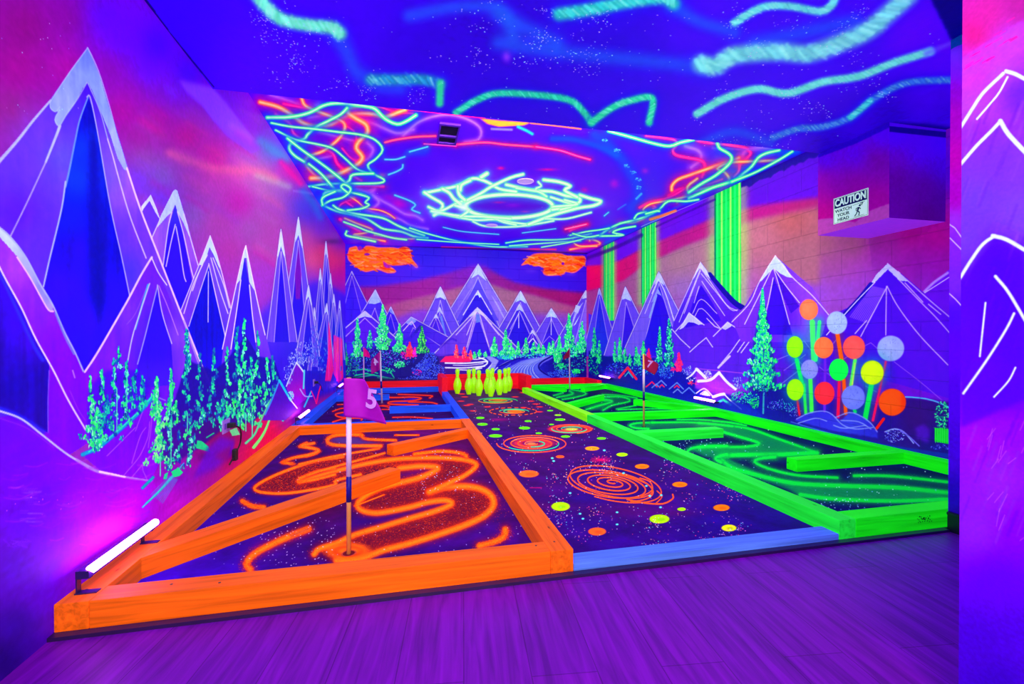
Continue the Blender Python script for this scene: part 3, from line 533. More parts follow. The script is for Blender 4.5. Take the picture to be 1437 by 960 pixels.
def paint_back():
    m = Mural(1, YB, (XL, XR), (0, HF), .006)
    m.wash([(500, 350, (70, 0, 230)), (600, 352, (50, 0, 225)), (700, 355, (45, 0, 225)), (810, 370, (70, 0, 240)), (510, 385, (60, 0, 240)), (560, 385, (85, 0, 245)), (620, 375, (75, 0, 245)), (655, 365, (70, 0, 240)), (700, 372, (80, 0, 240)), (760, 385, (80, 0, 240)), (810, 398, (70, 0, 245)),
        (520, 404, (130, 0, 160)), (560, 402, (145, 0, 165)), (600, 394, (140, 0, 180)), (640, 388, (110, 0, 220)), (560, 415, (155, 0, 160)), (610, 405, (150, 0, 170)), (645, 398, (140, 0, 185)), (590, 418, (165, 60, 165)), (630, 412, (165, 90, 160)), (550, 430, (165, 70, 150)), (575, 428, (160, 75, 155)), (580, 443, (135, 70, 240)), (545, 445, (160, 60, 160)),
        (705, 388, (125, 0, 170)), (720, 397, (160, 0, 130)), (760, 408, (150, 0, 130)), (795, 418, (155, 0, 130)), (815, 408, (140, 0, 150)), (715, 408, (165, 105, 150)), (750, 418, (160, 100, 150)), (780, 425, (165, 95, 140)), (765, 432, (160, 90, 160)), (790, 435, (165, 90, 150)),
        (520, 470, (75, 20, 240)), (600, 470, (85, 40, 245)), (700, 470, (85, 35, 245)), (780, 470, (85, 40, 245)), (640, 500, (90, 10, 240)), (760, 495, (70, 10, 235))])
    up = [(480, 404), (531, 403), (586, 395), (629, 384), (662, 374), (680, 374), (695, 384), (722, 398), (763, 406), (830, 413)]
    mid = [(480, 436), (542, 428), (586, 417), (613, 411), (646, 402), (671, 398), (689, 398), (711, 406), (749, 414), (785, 425), (830, 436)]
    m.F([(480, 330), (830, 340)]+up[::-1], [(500, 360, (60, 0, 235)), (600, 350, (45, 0, 225)), (700, 352, (45, 0, 225)), (820, 380, (60, 0, 240)), (560, 385, (80, 0, 245)), (640, 372, (75, 0, 245)), (720, 385, (75, 0, 240))], soft=4)
    m.F(up+mid[::-1], [(500, 420, (145, 0, 150)), (600, 402, (150, 0, 165)), (650, 388, (125, 0, 200)), (700, 390, (140, 0, 160)), (760, 410, (150, 0, 125)), (815, 425, (150, 0, 125))], soft=3)
    m.F(mid+[(830, 450), (785, 448), (750, 442), (700, 440), (640, 430), (590, 438), (560, 446), (480, 455)], [(530, 436, (165, 60, 155)), (580, 425, (165, 85, 150)), (620, 415, (170, 100, 160)), (700, 412, (160, 105, 150)), (760, 422, (160, 100, 150)), (800, 436, (165, 80, 140))], soft=3)
    m.B(671, 378, 14, 10, (120, 60, 255), .5); m.F([(545, 452), (575, 438), (600, 432), (600, 470), (545, 470)], (130, 70, 245), soft=4, alpha=.7); m.F([(745, 440), (800, 440), (800, 480), (745, 470)], (125, 75, 245), soft=4, alpha=.6)
    oc = S([(130, 100), (240, 75), (270, 140), (350, 140), (400, 70), (520, 75), (600, 95), (850, 95), (950, 110), (1060, 80), (1130, 120), (1150, 200), (1180, 300), (1265, 400), (1240, 420), (1150, 350), (1000, 380), (820, 380), (740, 350), (690, 320), (760, 380), (900, 490), (770, 510), (600, 450), (500, 470), (390, 490), (280, 430), (200, 370), (120, 300), (100, 220)], 480, 340, 11.975)
    oc2 = S([(310, 210), (420, 100), (520, 60), (820, 60), (900, 90), (1050, 95), (1150, 100), (1155, 190), (1050, 290), (990, 310), (900, 290), (870, 330), (760, 345), (640, 345), (600, 310), (620, 260), (560, 220), (480, 220), (400, 190)], 700, 350, 9.58)
    for o, bx in ((oc, (490, 583, 348, 380)), (oc2, (735, 819, 357, 385))):
        m.F(o, (190, 0, 200), soft=2.5, alpha=.55); m.F(o, (255, 105, 10), soft=.6)
        m.L(list(o)+[o[0]], 2.0, (255, 120, 120), alpha=.8)
        for k in range(130):
            x = RNG.uniform(bx[0], bx[1]); y = RNG.uniform(bx[2], bx[3])
            inside = False; q = np.array(o)
            for (x0, y0), (x1, y1) in zip(q, np.roll(q, -1, 0)):
                if (y0 > y) != (y1 > y) and x < x0+(y-y0)*(x1-x0)/(y1-y0): inside = not inside
            if inside:
                a = RNG.uniform(-.5, .9); d = RNG.uniform(3, 7); c = [(255, 150, 60), (255, 70, 0), (255, 175, 130), (255, 105, 105), (255, 130, 0), (205, 30, 30), (255, 140, 150)][k % 7]
                m.L([(x-d*math.cos(a), y-d*math.sin(a)*.6), (x, y+RNG.uniform(-1.5, 1.5)), (x+d*math.cos(a), y+d*math.sin(a)*.6)], RNG.uniform(.8, 2.2), c, soft=.8, alpha=.75)
    m.E(515, 357, 4, 1.8, (150, 0, 180)); m.E(505, 348, 3, 2.5, (150, 0, 190)); m.F(S([(690, 320), (760, 370), (830, 430), (740, 435), (700, 400)], 480, 340, 11.975), (170, 0, 200), soft=.5); m.E(790, 370, 2, 2, (140, 0, 200))
    m.B(583, 375, 8, 4, (140, 90, 255), .5); m.B(745, 380, 10, 4, (110, 80, 255), .5); m.B(800, 385, 10, 3, (120, 90, 255), .5)
    # mountains
    V1 = (105, 75, 255); V2 = (125, 95, 255); DK = (50, 0, 240)
    m.peak((493.7, 381), (484, 402), (513, 421), (75, 35, 245), (60, 0, 235), (95, 90, 255), yb=500, sf=.1, lw=1.0)
    m.peak((671, 371), (633, 432), (710, 436), [(671, 390, (140, 115, 255)), (645, 430, (125, 95, 255)), (700, 430, (150, 120, 255))], (100, 80, 255), (200, 215, 255), yb=500, sf=.26, dk=.62, lw=1.4)
    m.F([(670.7, 393), (700, 450), (640, 450)], (95, 75, 255)); m.F([(670.6, 409), (705, 470), (636, 470)], (50, 0, 240), streak=.2); m.F([(670.6, 408), (666, 415), (671, 414), (673, 418), (676, 416)], (200, 215, 255)); m.L([(670.6, 408), (650, 442)], 1.3, WHT); m.L([(670.6, 408), (690, 441)], 1.3, WHT)
    for k in range(10): m.L([(665-k*3.4, 400+k*5), (655-k*2.4, 414+k*4)], .9, (165, 145, 255), alpha=.6); m.L([(690+k*1.6, 415+k*3), (700+k*1.5, 430+k*3)], .9, (180, 165, 255), alpha=.7)
    m.peak((618, 403), (600, 440), (636, 441), V1, (75, 45, 250), (200, 215, 255), yb=500, sf=.35, dk=.4, lw=1.5, rim=(25, 0, 150))
    m.peak((730.5, 409), (707, 449), (752, 449), V1, DK, (190, 210, 255), yb=500, sf=.32, dk=.6, lw=1.5, rim=(25, 0, 150))
    m.peak((773.6, 433), (757, 460), (790, 458), V1, (65, 30, 240), (190, 210, 255), yb=500, sf=.4, dk=.5, lw=1.2, rim=(25, 0, 150))
    m.peak((822, 408), (801, 444), (842, 440), V1, V2, (190, 205, 255), yb=505, sf=.25, dk=.4, lw=1.2)
    for k in range(9): m.L([(818-k*1.6, 425+k*2.5), (806-k*.6, 440+k*3)], 1.1, (180, 180, 255), alpha=.75)
    m.F([(808, 428), (815, 430), (811, 440), (806, 438)], (190, 200, 255)); m.F([(812, 445), (815, 440), (808, 455), (804, 458)], (190, 200, 255))
    m.peak((617, 431), (604, 463), (634, 470), (85, 55, 250), DK, (180, 195, 255), yb=500, sf=.2, dk=.4, lw=1.2); m.peak((612, 441), (598, 466), (622, 462), (80, 20, 245), (65, 0, 240), (190, 205, 255), yb=500, sf=.2, dk=.6, lw=1.1)
    m.F([(620, 442), (626, 468), (624, 470), (617, 445)], (110, 130, 255)); m.peak((729, 427), (714, 455), (746, 458), (70, 40, 245), (45, 0, 235), (185, 200, 255), yb=500, sf=.25, dk=.7, lw=1.6)
    m.L([(728, 440), (728, 460)], 1.2, WHT); m.L([(727, 442), (716, 462)], 1, WHT, alpha=.7); m.L([(773.5, 441), (773.5, 470)], 1, WHT); m.peak((747.5, 463), (738, 480), (759, 486), (70, 20, 235), (40, 0, 210), (200, 210, 255), yb=500, sf=.3, lw=1.1); m.L([(742, 481), (748, 475), (754, 483)], 1.4, WHT, sm=False); m.L([(762, 482), (771, 472), (778, 478)], 1, (160, 130, 255), sm=False)
    m.peak((526.7, 407), (507, 440), (539, 432), (75, 45, 250), (80, 20, 240), (175, 195, 255), yb=500, sf=.5, dk=.5, lw=1.3, rim=(30, 10, 170)); m.peak((548.5, 431), (541, 445), (561, 457), (60, 10, 240), (45, 0, 230), (130, 150, 255), yb=495, sf=.3, lw=1.1); m.peak((577, 445), (563, 459), (590, 452), (75, 30, 245), (75, 30, 250), (150, 165, 255), yb=500, sf=.5, lw=1.1)
    m.L([(566, 464), (574, 455), (578, 451), (583, 460)], 1.4, (220, 190, 255), sm=False); m.L([(590, 458), (578, 472), (566, 478)], 4, (35, 0, 190)); m.F([(560, 470), (600, 462), (606, 490), (570, 500)], (65, 10, 235), soft=3, alpha=.7)
    m.peak((512, 437), (484, 461), (532, 454), (85, 30, 245), (85, 0, 240), (200, 205, 255), yb=480, sf=.4, dk=.7, lw=1.8)
    m.peak((670, 432), (619, 486), (722, 484), [(650, 460, (115, 75, 255)), (700, 460, (105, 65, 255)), (640, 480, (105, 60, 250))], (55, 0, 240), (200, 205, 255), yb=500, sf=.22, dk=.28, lw=1.7)
    for a, b in (((668, 437), (655, 470)), ((669, 438), (640, 470)), ((674, 437), (700, 470)), ((672, 438), (686, 486)), ((668, 440), (655, 487)), ((673, 437), (712, 482)), ((676, 440), (690, 455))): m.L([a, b], 1.4, (215, 195, 255), sm=False, alpha=.9)
    m.F([(668, 441), (673, 441), (674, 452), (668, 453)], (110, 130, 255)); m.L([(617, 488), (632, 476), (640, 478)], 3, (60, 10, 215), alpha=.6)
    # ground, river, bushes
    m.F([(484, 505), (500, 492), (545, 486), (590, 492), (615, 500), (626, 515), (626, 560), (484, 560)], (18, 0, 140), soft=2)
    m.F([(616, 500), (640, 497), (668, 499), (700, 498), (760, 496), (780, 500), (826, 485), (826, 560), (616, 560)], [(650, 510, (60, 0, 200)), (700, 510, (40, 20, 215)), (800, 515, (12, 0, 140)), (740, 530, (30, 30, 210)), (640, 530, (70, 0, 130))], soft=1.2)
    m.F([(617, 508), (625, 500), (640, 499), (665, 501), (660, 508), (640, 509)], (240, 0, 130), soft=.8)
    for y, a, b, wd in ((509.5, 625, 684, 2.2), (512.5, 636, 678, 1.2), (516, 625, 680, 2), (519, 645, 676, 1.6), (504, 660, 680, 1.4)): m.L([(a, y), ((a+b)/2, y+.3), (b, y-2.2)], wd, (225, 230, 255))
    m.L([(672, 502), (681, 505), (684, 509), (680, 513), (668, 517)], 2, (230, 235, 255)); m.L([(683, 520), (690, 512), (692, 508)], 2.5, (215, 215, 255)); m.F([(680, 500), (690, 500), (700, 506), (694, 518), (684, 522), (691, 510)], (150, 150, 255), soft=.8)
    riv = S([(720, 660), (560, 670), (300, 730), (100, 830), (0, 880), (-10, 1060), (760, 1060), (740, 940), (600, 880), (540, 820), (600, 760), (720, 700)], 700, 430, 9.58)
    m.F(riv, [(760, 503, (150, 120, 255)), (725, 515, (110, 100, 255)), (745, 520, (80, 110, 255)), (720, 535, (60, 90, 245)), (770, 530, (50, 70, 240))], soft=.6)
    for k in range(26):
        t = k/25.; a = (775-2*t, 500+t*1.5); b = (735+t*16, 507+t*5); c = (712+t*40, 522+t*3); d = (712+t*62, 542)
        m.L([a, b, c, d], RNG.uniform(.7, 1.3), [(190, 200, 255), (60, 60, 240), (140, 160, 255)][k % 3], alpha=.75)
    m.L([(690, 536), (694, 520), (712, 508), (735, 500)], 1.6, (200, 210, 255)); m.L([(697, 538), (700, 524), (716, 511)], 1.6, (90, 110, 255)); m.L([(700, 515), (728, 503), (775, 497)], 2.5, (20, 0, 170)); m.L([(776, 499), (760, 508), (756, 516), (764, 524), (780, 531)], 2.2, (15, 0, 150))
    for a in (((601, 520), 24, 11), ((604, 503), 10, 9), ((587, 532), 30, 4), ((596, 512), 10, 8)): m.bush(a[0][0], a[0][1], a[1], a[2], [(70, 100, 255), (50, 70, 245), (100, 130, 255), (30, 40, 220)], int(a[1]*a[2]*1.6), (.9, .9))
    m.bush(520, 505, 32, 16, [(20, 60, 220), (40, 100, 230), (10, 10, 150), (60, 190, 210), (90, 70, 240)], 420, (.9, 1)); m.bush(560, 500, 26, 14, [(20, 40, 210), (150, 60, 250), (60, 170, 220), (10, 10, 150)], 300, (.9, .9)); m.bush(493, 515, 10, 18, [(20, 190, 120), (10, 80, 180), (0, 10, 140)], 130)
    m.bush(561, 512, 8, 5, [(40, 230, 150), (20, 190, 140), (120, 255, 190)], 60); m.bush(545, 520, 9, 4, [(40, 230, 150), (20, 180, 140), (0, 60, 160)], 60); m.bush(572, 498, 10, 7, [(230, 0, 190), (255, 40, 120), (180, 40, 230)], 60); m.bush(585, 523, 8, 4, [(200, 0, 180), (60, 30, 200)], 30)
    for a, b in (((498, 527), (516, 524)), ((512, 524), (553, 532)), ((500, 530), (525, 526)), ((530, 530), (548, 533)), ((548, 522), (553, 530)), ((495, 520), (512, 518)), ((512, 518), (530, 524))): m.L([a, b], 1.8, (30, 200, 160), alpha=.9)
    m.tree(501.5, 448, 500, 8, MINT); m.tree(519, 463, 488, 5, TEAL); m.tree(537, 428, 490, 12, MINT, dab=(1.2, 1.6)); m.tree(560.5, 455, 494, 9, MINT); m.tree(592, 458, 496, 9, [(60, 220, 110), (0, 140, 110), (130, 255, 120), (0, 80, 120)]); m.tree(484.5, 482, 512, 4, [(20, 200, 120), (10, 120, 140)]); m.tree(575, 480, 500, 7, [(255, 50, 90), (255, 100, 120), (240, 0, 120)], under=(200, 0, 120)); m.tree(582, 488, 500, 3, [(255, 0, 200), (220, 60, 255)], under=None)
    for x, yt, yb, hw in ((640.5, 484, 501, 3.6), (651.5, 487, 502, 4.2), (660.5, 493, 504, 4)): m.tree(x, yt, yb, hw, [(255, 60, 100), (255, 120, 140), (255, 0, 150)], under=(220, 0, 140))
    for x, yt, yb, hw in ((693.8, 473, 500, 6.5), (709.6, 463, 502, 8), (717, 479, 500, 4), (727, 480, 499, 4), (738, 475, 499, 5.5), (748.5, 480, 497, 4.5), (756, 483, 496, 4), (762, 484, 496, 3.5), (771, 482, 497, 4), (776, 478, 498, 4.5), (785, 471, 500, 4.5), (721, 490, 503, 4), (673, 491, 500, 4), (681, 494, 501, 3), (666, 494, 502, 3)): m.tree(x, yt, yb, hw, MINT, under=(0, 90, 190))
    m.bush(708, 502, 12, 3, [(60, 230, 220), (30, 120, 240)], 70); m.bush(745, 499, 25, 3, [(60, 150, 240), (20, 30, 200), (80, 220, 210)], 110)
    m.bush(800, 508, 24, 22, [(10, 20, 150), (20, 60, 190), (10, 0, 120), (40, 190, 170)], 620, (1, 1)); m.bush(790, 525, 22, 6, [(50, 90, 250), (30, 60, 230), (80, 130, 255)], 220, (.9, .8))
    m.tree(798.6, 440, 494, 9, MINT, dab=(1.2, 1.6)); m.tree(816.5, 450, 494, 7, MINT); m.tree(782, 487, 508, 7, MINT); m.tree(806, 482, 500, 7, TEAL, under=None); m.bush(788, 513, 8, 3.5, [(50, 240, 150), (20, 190, 140)], 50); m.bush(809, 521, 6, 3.5, [(50, 250, 140), (20, 190, 130)], 50)
    m.F([(484, 529), (560, 532), (626, 533), (826, 533), (826, 620), (484, 620)], (22, 0, 80), soft=1.5)
    m.mottle(.05, .3)
    return m
def paint_right():
    m = Mural(0, XR, (1.5, YB), (0, HF), .0045)
    m.wash([(835, 352, (110, 0, 240)), (838, 380, (225, 0, 100)), (830, 395, (190, 0, 130)), (835, 410, (165, 60, 150)), (870, 345, (105, 0, 240)), (885, 345, (100, 0, 235)), (870, 365, (175, 0, 170)), (880, 375, (205, 30, 120)), (890, 400, (165, 90, 150)), (870, 395, (190, 60, 130)), (930, 318, (110, 0, 235)), (940, 338, (170, 30, 150)), (960, 345, (165, 90, 145)), (945, 370, (160, 120, 140)), (960, 395, (155, 125, 140)), (970, 305, (105, 0, 235)), (990, 295, (110, 0, 235)),
        (985, 320, (165, 30, 150)), (975, 350, (165, 120, 140)), (1055, 262, (90, 0, 230)), (1100, 245, (95, 0, 225)), (1130, 240, (100, 0, 220)), (1060, 285, (120, 0, 220)), (1100, 268, (115, 0, 225)), (1140, 270, (125, 0, 200)), (1060, 300, (170, 40, 150)), (1100, 288, (175, 60, 130)), (1140, 285, (170, 60, 130)), (1065, 320, (175, 110, 145)), (1110, 315, (175, 90, 110)), (1050, 360, (175, 110, 145)), (1080, 350, (175, 110, 140)),
        (1140, 320, (170, 100, 100)), (1160, 345, (145, 100, 105)), (1200, 345, (140, 85, 105)), (1130, 365, (160, 95, 140)), (1170, 380, (150, 80, 150)), (1240, 345, (150, 40, 130)), (1280, 330, (160, 10, 130)), (1320, 335, (165, 0, 140)), (1200, 385, (160, 70, 170)), (1240, 360, (150, 40, 190)), (1290, 370, (140, 20, 170)), (1325, 370, (150, 20, 180)), (1300, 395, (140, 40, 200)),
        (1055, 400, (165, 80, 200)), (1050, 425, (140, 80, 240)), (1120, 395, (145, 90, 230)), (1150, 410, (150, 85, 240)), (1190, 405, (150, 85, 240)), (1215, 395, (150, 70, 220)), (960, 415, (150, 110, 220)), (905, 420, (165, 110, 180)), (870, 420, (150, 100, 210)), (1150, 230, (100, 0, 225)), (1330, 240, (80, 0, 200)), (1250, 240, (90, 0, 210))])
    v1 = [(820, 374), (850, 372), (870, 366), (900, 350), (960, 324), (1003, 306), (1060, 290), (1150, 278)]; v2 = [(820, 410), (850, 402), (875, 394), (905, 372), (960, 346), (1003, 330), (1060, 308), (1150, 290)]
    m.F([(820, 330), (860, 325), (1000, 250), (1150, 200)]+v1[::-1], [(840, 350, (110, 0, 240)), (900, 335, (110, 0, 240)), (980, 300, (105, 0, 240)), (1060, 270, (95, 0, 230)), (1140, 240, (95, 0, 225))], soft=4)
    m.F(v1+v2[::-1], [(835, 385, (225, 0, 110)), (880, 375, (200, 20, 130)), (950, 338, (170, 30, 150)), (1060, 298, (165, 30, 150)), (1140, 284, (160, 40, 130))], soft=4)
    m.F(v2+[(1150, 400), (1100, 390), (1045, 420), (960, 410), (900, 430), (850, 440), (820, 440)], [(850, 410, (165, 60, 150)), (890, 400, (160, 95, 150)), (950, 370, (165, 125, 140)), (1000, 360, (165, 120, 140)), (1060, 340, (180, 115, 145)), (1110, 310, (170, 95, 110)), (1120, 360, (155, 100, 130)), (960, 405, (150, 110, 200)), (1040, 410, (160, 85, 200))], soft=5)
    # light columns
    def column(xs, top, bot, poly):
        x0, x1 = xs; W = x1-x0
        m.L([(x0-W*.06, top), (x0-W*.06, bot)], W*.5, (150, 220, 120), gauss=True, alpha=.55, sm=False); m.L([(x1+W*.06, top), (x1+W*.06, bot)], W*.5, (170, 220, 120), gauss=True, alpha=.55, sm=False)
        m.F(poly, (0, 200, 95)); n = 6
        for k in range(n):
            x = x0+W*(k+.6)/n; c = [(60, 245, 140), (190, 255, 130)][k % 2]
            m.L([(x, top-4), (x, bot)], W/n*.42, c, soft=W/n*.2, alpha=.9, sm=False)
        m.L([(x0+.6, top), (x0+.6, bot)], W/n*.4, (0, 110, 110), alpha=.8, sm=False)
    column((847, 862), 342, 527, [(847, 335), (862, 335), (862, 529), (847, 529)])
    column((900, 921), 312, 425, [(900, 305), (921, 305), (921, 385), (901, 440)])
    column((1003, 1040), 255, 430, [(1003, 250), (1040, 250), (1040, 435), (1003, 395)])
    # mountains
    B = [(860, 470, (85, 50, 245)), (950, 470, (85, 40, 240)), (1000, 460, (95, 40, 245)), (1100, 480, (80, 20, 235)), (1200, 480, (80, 0, 240)), (1300, 480, (90, 0, 235)), (1290, 540, (120, 0, 225)), (1100, 560, (80, 0, 200)), (1040, 500, (100, 30, 240)), (1200, 560, (95, 0, 210)), (1010, 545, (190, 80, 250))]
    m.F([(826, 440), (850, 450), (900, 450), (950, 440), (1000, 440), (1045, 432), (1100, 420), (1165, 442), (1190, 432), (1245, 400), (1297, 412), (1335, 400), (1335, 800), (826, 600)], B)
    m.peak((841, 405), (832, 440), (852, 440), (90, 65, 250), (40, 40, 235), (150, 170, 255), yb=500, sf=.2, lw=1)
    m.peak((877.5, 403), (866, 440), (896, 440), (110, 80, 255), (60, 15, 240), (195, 210, 255), yb=500, sf=.4, dk=.4, lw=1.3)
    m.peak((924.5, 382), (899, 439), (952, 436), (120, 95, 255), (55, 15, 240), (200, 210, 255), yb=500, sf=.25, dk=.5, lw=1.4)
    m.F([(923, 404), (914, 425), (917, 422), (922, 412), (928, 415), (932, 422)], (150, 160, 255)); m.L([(924, 392), (915, 412)], 1.3, WHT); m.L([(924, 392), (934, 412), (946, 450)], 1.2, WHT); m.L([(923, 395), (905, 440)], 1.2, WHT, alpha=.7); m.L([(921, 415), (912, 445)], 3, (150, 170, 255), w1=1); m.F([(923, 420), (930, 460), (920, 500), (904, 480), (914, 450)], (35, 15, 235), alpha=.8)
    m.F([(983.3, 367.7), (1000, 390), (1020, 415), (1046, 433), (1060, 450), (1075, 500), (1040, 540), (930, 520), (946, 449), (965, 405)], [(983, 390, (125, 90, 255)), (960, 440, (80, 40, 245)), (1010, 425, (100, 50, 250)), (1020, 450, (90, 25, 240)), (990, 470, (100, 40, 245))], streak=.1)
    m.F([(984, 400), (1000, 425), (1012, 450), (985, 455), (962, 460), (972, 425)], (60, 0, 240), streak=.15); m.L([(996, 385), (1010, 402), (1030, 424), (1044, 433)], 6, (20, 0, 170), w1=8)
    m.F([(983.3, 367.7), (976, 382), (973, 392), (981, 378), (983.5, 376), (990, 385), (997, 392), (992, 380)], (205, 205, 255))
    for q in ([(983, 368), (973, 390), (946, 450)], [(983, 377), (966, 420), (953, 452)], [(983, 380), (975, 400), (960, 440)], [(983, 376), (1000, 400), (1020, 428), (1034, 436)], [(984, 384), (1005, 410), (1025, 434), (1035, 435)], [(985, 395), (998, 415), (1017, 443)], [(972, 440), (984, 420), (1006, 440)], [(975, 444), (985, 433), (1012, 462)], [(981, 402), (974, 425)]): m.L(q, 1.1, WHT, alpha=.85)
    m.F([(967, 439), (960, 450), (953, 463), (959, 460), (966, 452), (974, 453), (980, 456), (986, 455), (977, 446)], (195, 190, 255)); m.F([(1021, 452), (1013, 461), (1018, 463), (1025, 459), (1027, 457)], (195, 190, 255))
    for q in ([(948, 465), (960, 452), (967, 439), (988, 456)], [(1001, 472), (1013, 460), (1021, 452), (1040, 465)], [(943, 462), (955, 476), (968, 488)], [(968, 494), (980, 483), (991, 474), (1000, 487)], [(992, 447), (1003, 458), (1010, 461)], [(1008, 515), (1024, 496)], [(1025, 495), (1037, 478), (1050, 465), (1060, 476)], [(1035, 494), (1051, 471), (1059, 480)], [(1040, 495), (1054, 476)]): m.L(q, 1.5, WHT, sm=False, alpha=.85)
    m.L([(1008, 516), (1024, 500)], 3, (210, 190, 255), sm=False)
    m.F([(1088, 359), (1110, 378), (1140, 404), (1163, 442), (1150, 480), (1040, 480), (1027, 448), (1045, 430), (1072, 383)], [(1060, 420, (120, 60, 255)), (1085, 395, (110, 50, 250)), (1120, 400, (140, 75, 255)), (1100, 440, (85, 20, 240)), (1140, 430, (150, 80, 250))], streak=.1)
    m.F([(1086, 390), (1097, 415), (1112, 470), (1072, 470), (1078, 430)], (60, 0, 235), streak=.15); m.F([(1085, 376), (1105, 405), (1122, 430), (1110, 440), (1096, 410)], (60, 0, 215), alpha=.8)
    m.F([(1088, 359), (1078, 373), (1066, 394), (1068, 395), (1080, 382), (1086, 377), (1095, 384), (1105, 389), (1112, 390), (1100, 371)], (190, 205, 255))
    for q in ([(1088, 359), (1066, 395), (1052, 425), (1027, 452)], [(1088, 359), (1112, 389), (1140, 415), (1163, 442)], [(1082, 380), (1070, 405), (1045, 455)], [(1085, 390), (1078, 425), (1074, 440)], [(1086, 378), (1093, 400), (1108, 455)], [(1087, 378), (1102, 400), (1122, 425)]): m.L(q, 1.4, WHT, alpha=.85)
    m.F([(1330, 380), (1316, 393), (1296, 412), (1300, 440), (1335, 470), (1335, 376)], (110, 20, 235)); m.L([(1330, 383), (1310, 397), (1294, 413)], 3.5, (185, 150, 255), soft=1.5); m.L([(1332, 389), (1296, 412)], 1.2, WHT)
    m.F([(1245.5, 370), (1262, 382), (1290, 405), (1335, 445), (1335, 560), (1120, 500), (1160, 465), (1185, 437), (1222, 400)], [(1245, 395, (80, 0, 235)), (1220, 430, (70, 0, 230)), (1290, 430, (105, 15, 240)), (1250, 460, (85, 0, 240)), (1180, 470, (70, 0, 225)), (1310, 480, (95, 0, 235))], streak=.06)
    m.F([(1245.5, 370), (1230, 385), (1222, 398), (1228, 396), (1236, 388), (1246, 378), (1255, 387), (1262, 394), (1275, 395), (1262, 382)], (195, 195, 255)); m.L([(1222, 399), (1205, 420), (1186, 440)], 6, (20, 0, 185)); m.L([(1160, 470), (1200, 425), (1228, 396)], 1.4, WHT)
    for q in ([(1245.5, 370), (1275, 395), (1303, 420), (1335, 447)], [(1262, 393), (1290, 422), (1312, 444), (1335, 470)], [(1270, 397), (1295, 424)], [(1245, 402), (1260, 430), (1290, 470), (1330, 512)], [(1244, 402), (1243, 470)], [(1245, 402), (1225, 440), (1208, 472)], [(1216, 450), (1200, 468)], [(1320, 441), (1303, 427)]): m.L(q, 1.7, (205, 185, 255), alpha=.9)
    for k in range(11): m.L([(1225+k*1.8, 402+k*.4), (1193+k*2.4, 445+k*.8)], 1.1, (190, 175, 255), alpha=.6, sm=False)
    for q in ([(1090, 505), (1110, 497), (1128, 478), (1145, 500)], [(1095, 540), (1140, 505)], [(1100, 520), (1130, 498)], [(1160, 520), (1205, 490), (1222, 481), (1238, 495)], [(1175, 475), (1155, 500)], [(1255, 508), (1280, 527), (1300, 543), (1322, 562)], [(1150, 515), (1165, 527)], [(1215, 542), (1230, 550)], [(1120, 505), (1140, 530)]): m.L(q, 1.2, (165, 120, 255), alpha=.75, sm=False)
    m.L([(975, 517), (1045, 524)], 1.2, (210, 100, 255), sm=False, alpha=.7); m.L([(985, 542), (1032, 548)], 1.2, (235, 130, 200), sm=False, alpha=.7)
    # low undergrowth
    m.F([(826, 492), (850, 500), (900, 500), (940, 505), (965, 525), (1000, 545), (1040, 560), (1060, 545), (1100, 540), (1130, 560), (1180, 560), (1240, 570), (1275, 558), (1335, 565), (1335, 800), (826, 600)], [(850, 520, (10, 5, 150)), (920, 520, (20, 10, 190)), (960, 545, (20, 10, 190)), (1010, 555, (60, 10, 210)), (1040, 560, (15, 20, 190)), (1100, 560, (20, 0, 150)), (1150, 575, (40, 10, 180)), (1230, 590, (40, 0, 160)), (1290, 590, (62, 0, 130)), (1320, 620, (30, 0, 140))], soft=2)
    m.bush(895, 515, 45, 12, [(20, 60, 220), (10, 20, 170), (50, 190, 210), (60, 100, 240), (10, 10, 150)], 520, (1, 1)); m.bush(835, 510, 10, 18, [(30, 200, 140), (10, 60, 170), (0, 10, 130)], 150); m.bush(935, 520, 12, 12, [(60, 120, 240), (40, 60, 230), (90, 150, 250)], 130, (.8, 1.4))
    for x, yt, yb, hw in ((834, 460, 500, 4), (841, 478, 510, 3.5), (870, 472, 508, 4), (877, 489, 508, 3), (884, 497, 512, 3), (892.6, 485, 512, 3.5), (897, 498, 512, 3), (903, 479, 500, 4), (863, 480, 508, 3)): m.tree(x, yt, yb, hw, [(60, 230, 130), (20, 190, 140), (90, 250, 170), (0, 120, 160)], under=(0, 40, 160))
    m.tree(925.5, 458, 508, 5, TEAL); m.tree(939, 448, 514, 7, TEAL, shape=.7); m.tree(952.6, 496, 521, 6, [(255, 0, 140), (255, 60, 150)], under=(220, 0, 140), shape=.8); m.tree(910.6, 489, 504, 3, [(255, 0, 140), (255, 40, 120)], under=(200, 0, 120))
    m.bush(944, 519, 4, 3, [(255, 0, 140)], 14)
    for p, c in (((881, 516), (255, 30, 90)),): m.L([(869, 530), (p[0], p[1]), (893, 532)], 3.2, c, sm=False); m.L([(877, 528), (882, 522), (888, 530)], 1.5, (60, 190, 220), sm=False)
    for x, y, h, c in ((915, 536, 7, (255, 20, 110)), (921, 539, 5, (110, 140, 255)), (928, 534, 7, (120, 140, 255)), (929, 540, 3, (230, 40, 120)), (950, 537, 9, (110, 140, 255)), (951, 546, 5, (120, 140, 255)), (967, 544, 8, (110, 140, 255)), (950, 541, 3, (240, 40, 110))): m.L([(x-h*1.2, y+h), (x, y), (x+h, y+h)], 1.8, c, sm=False)
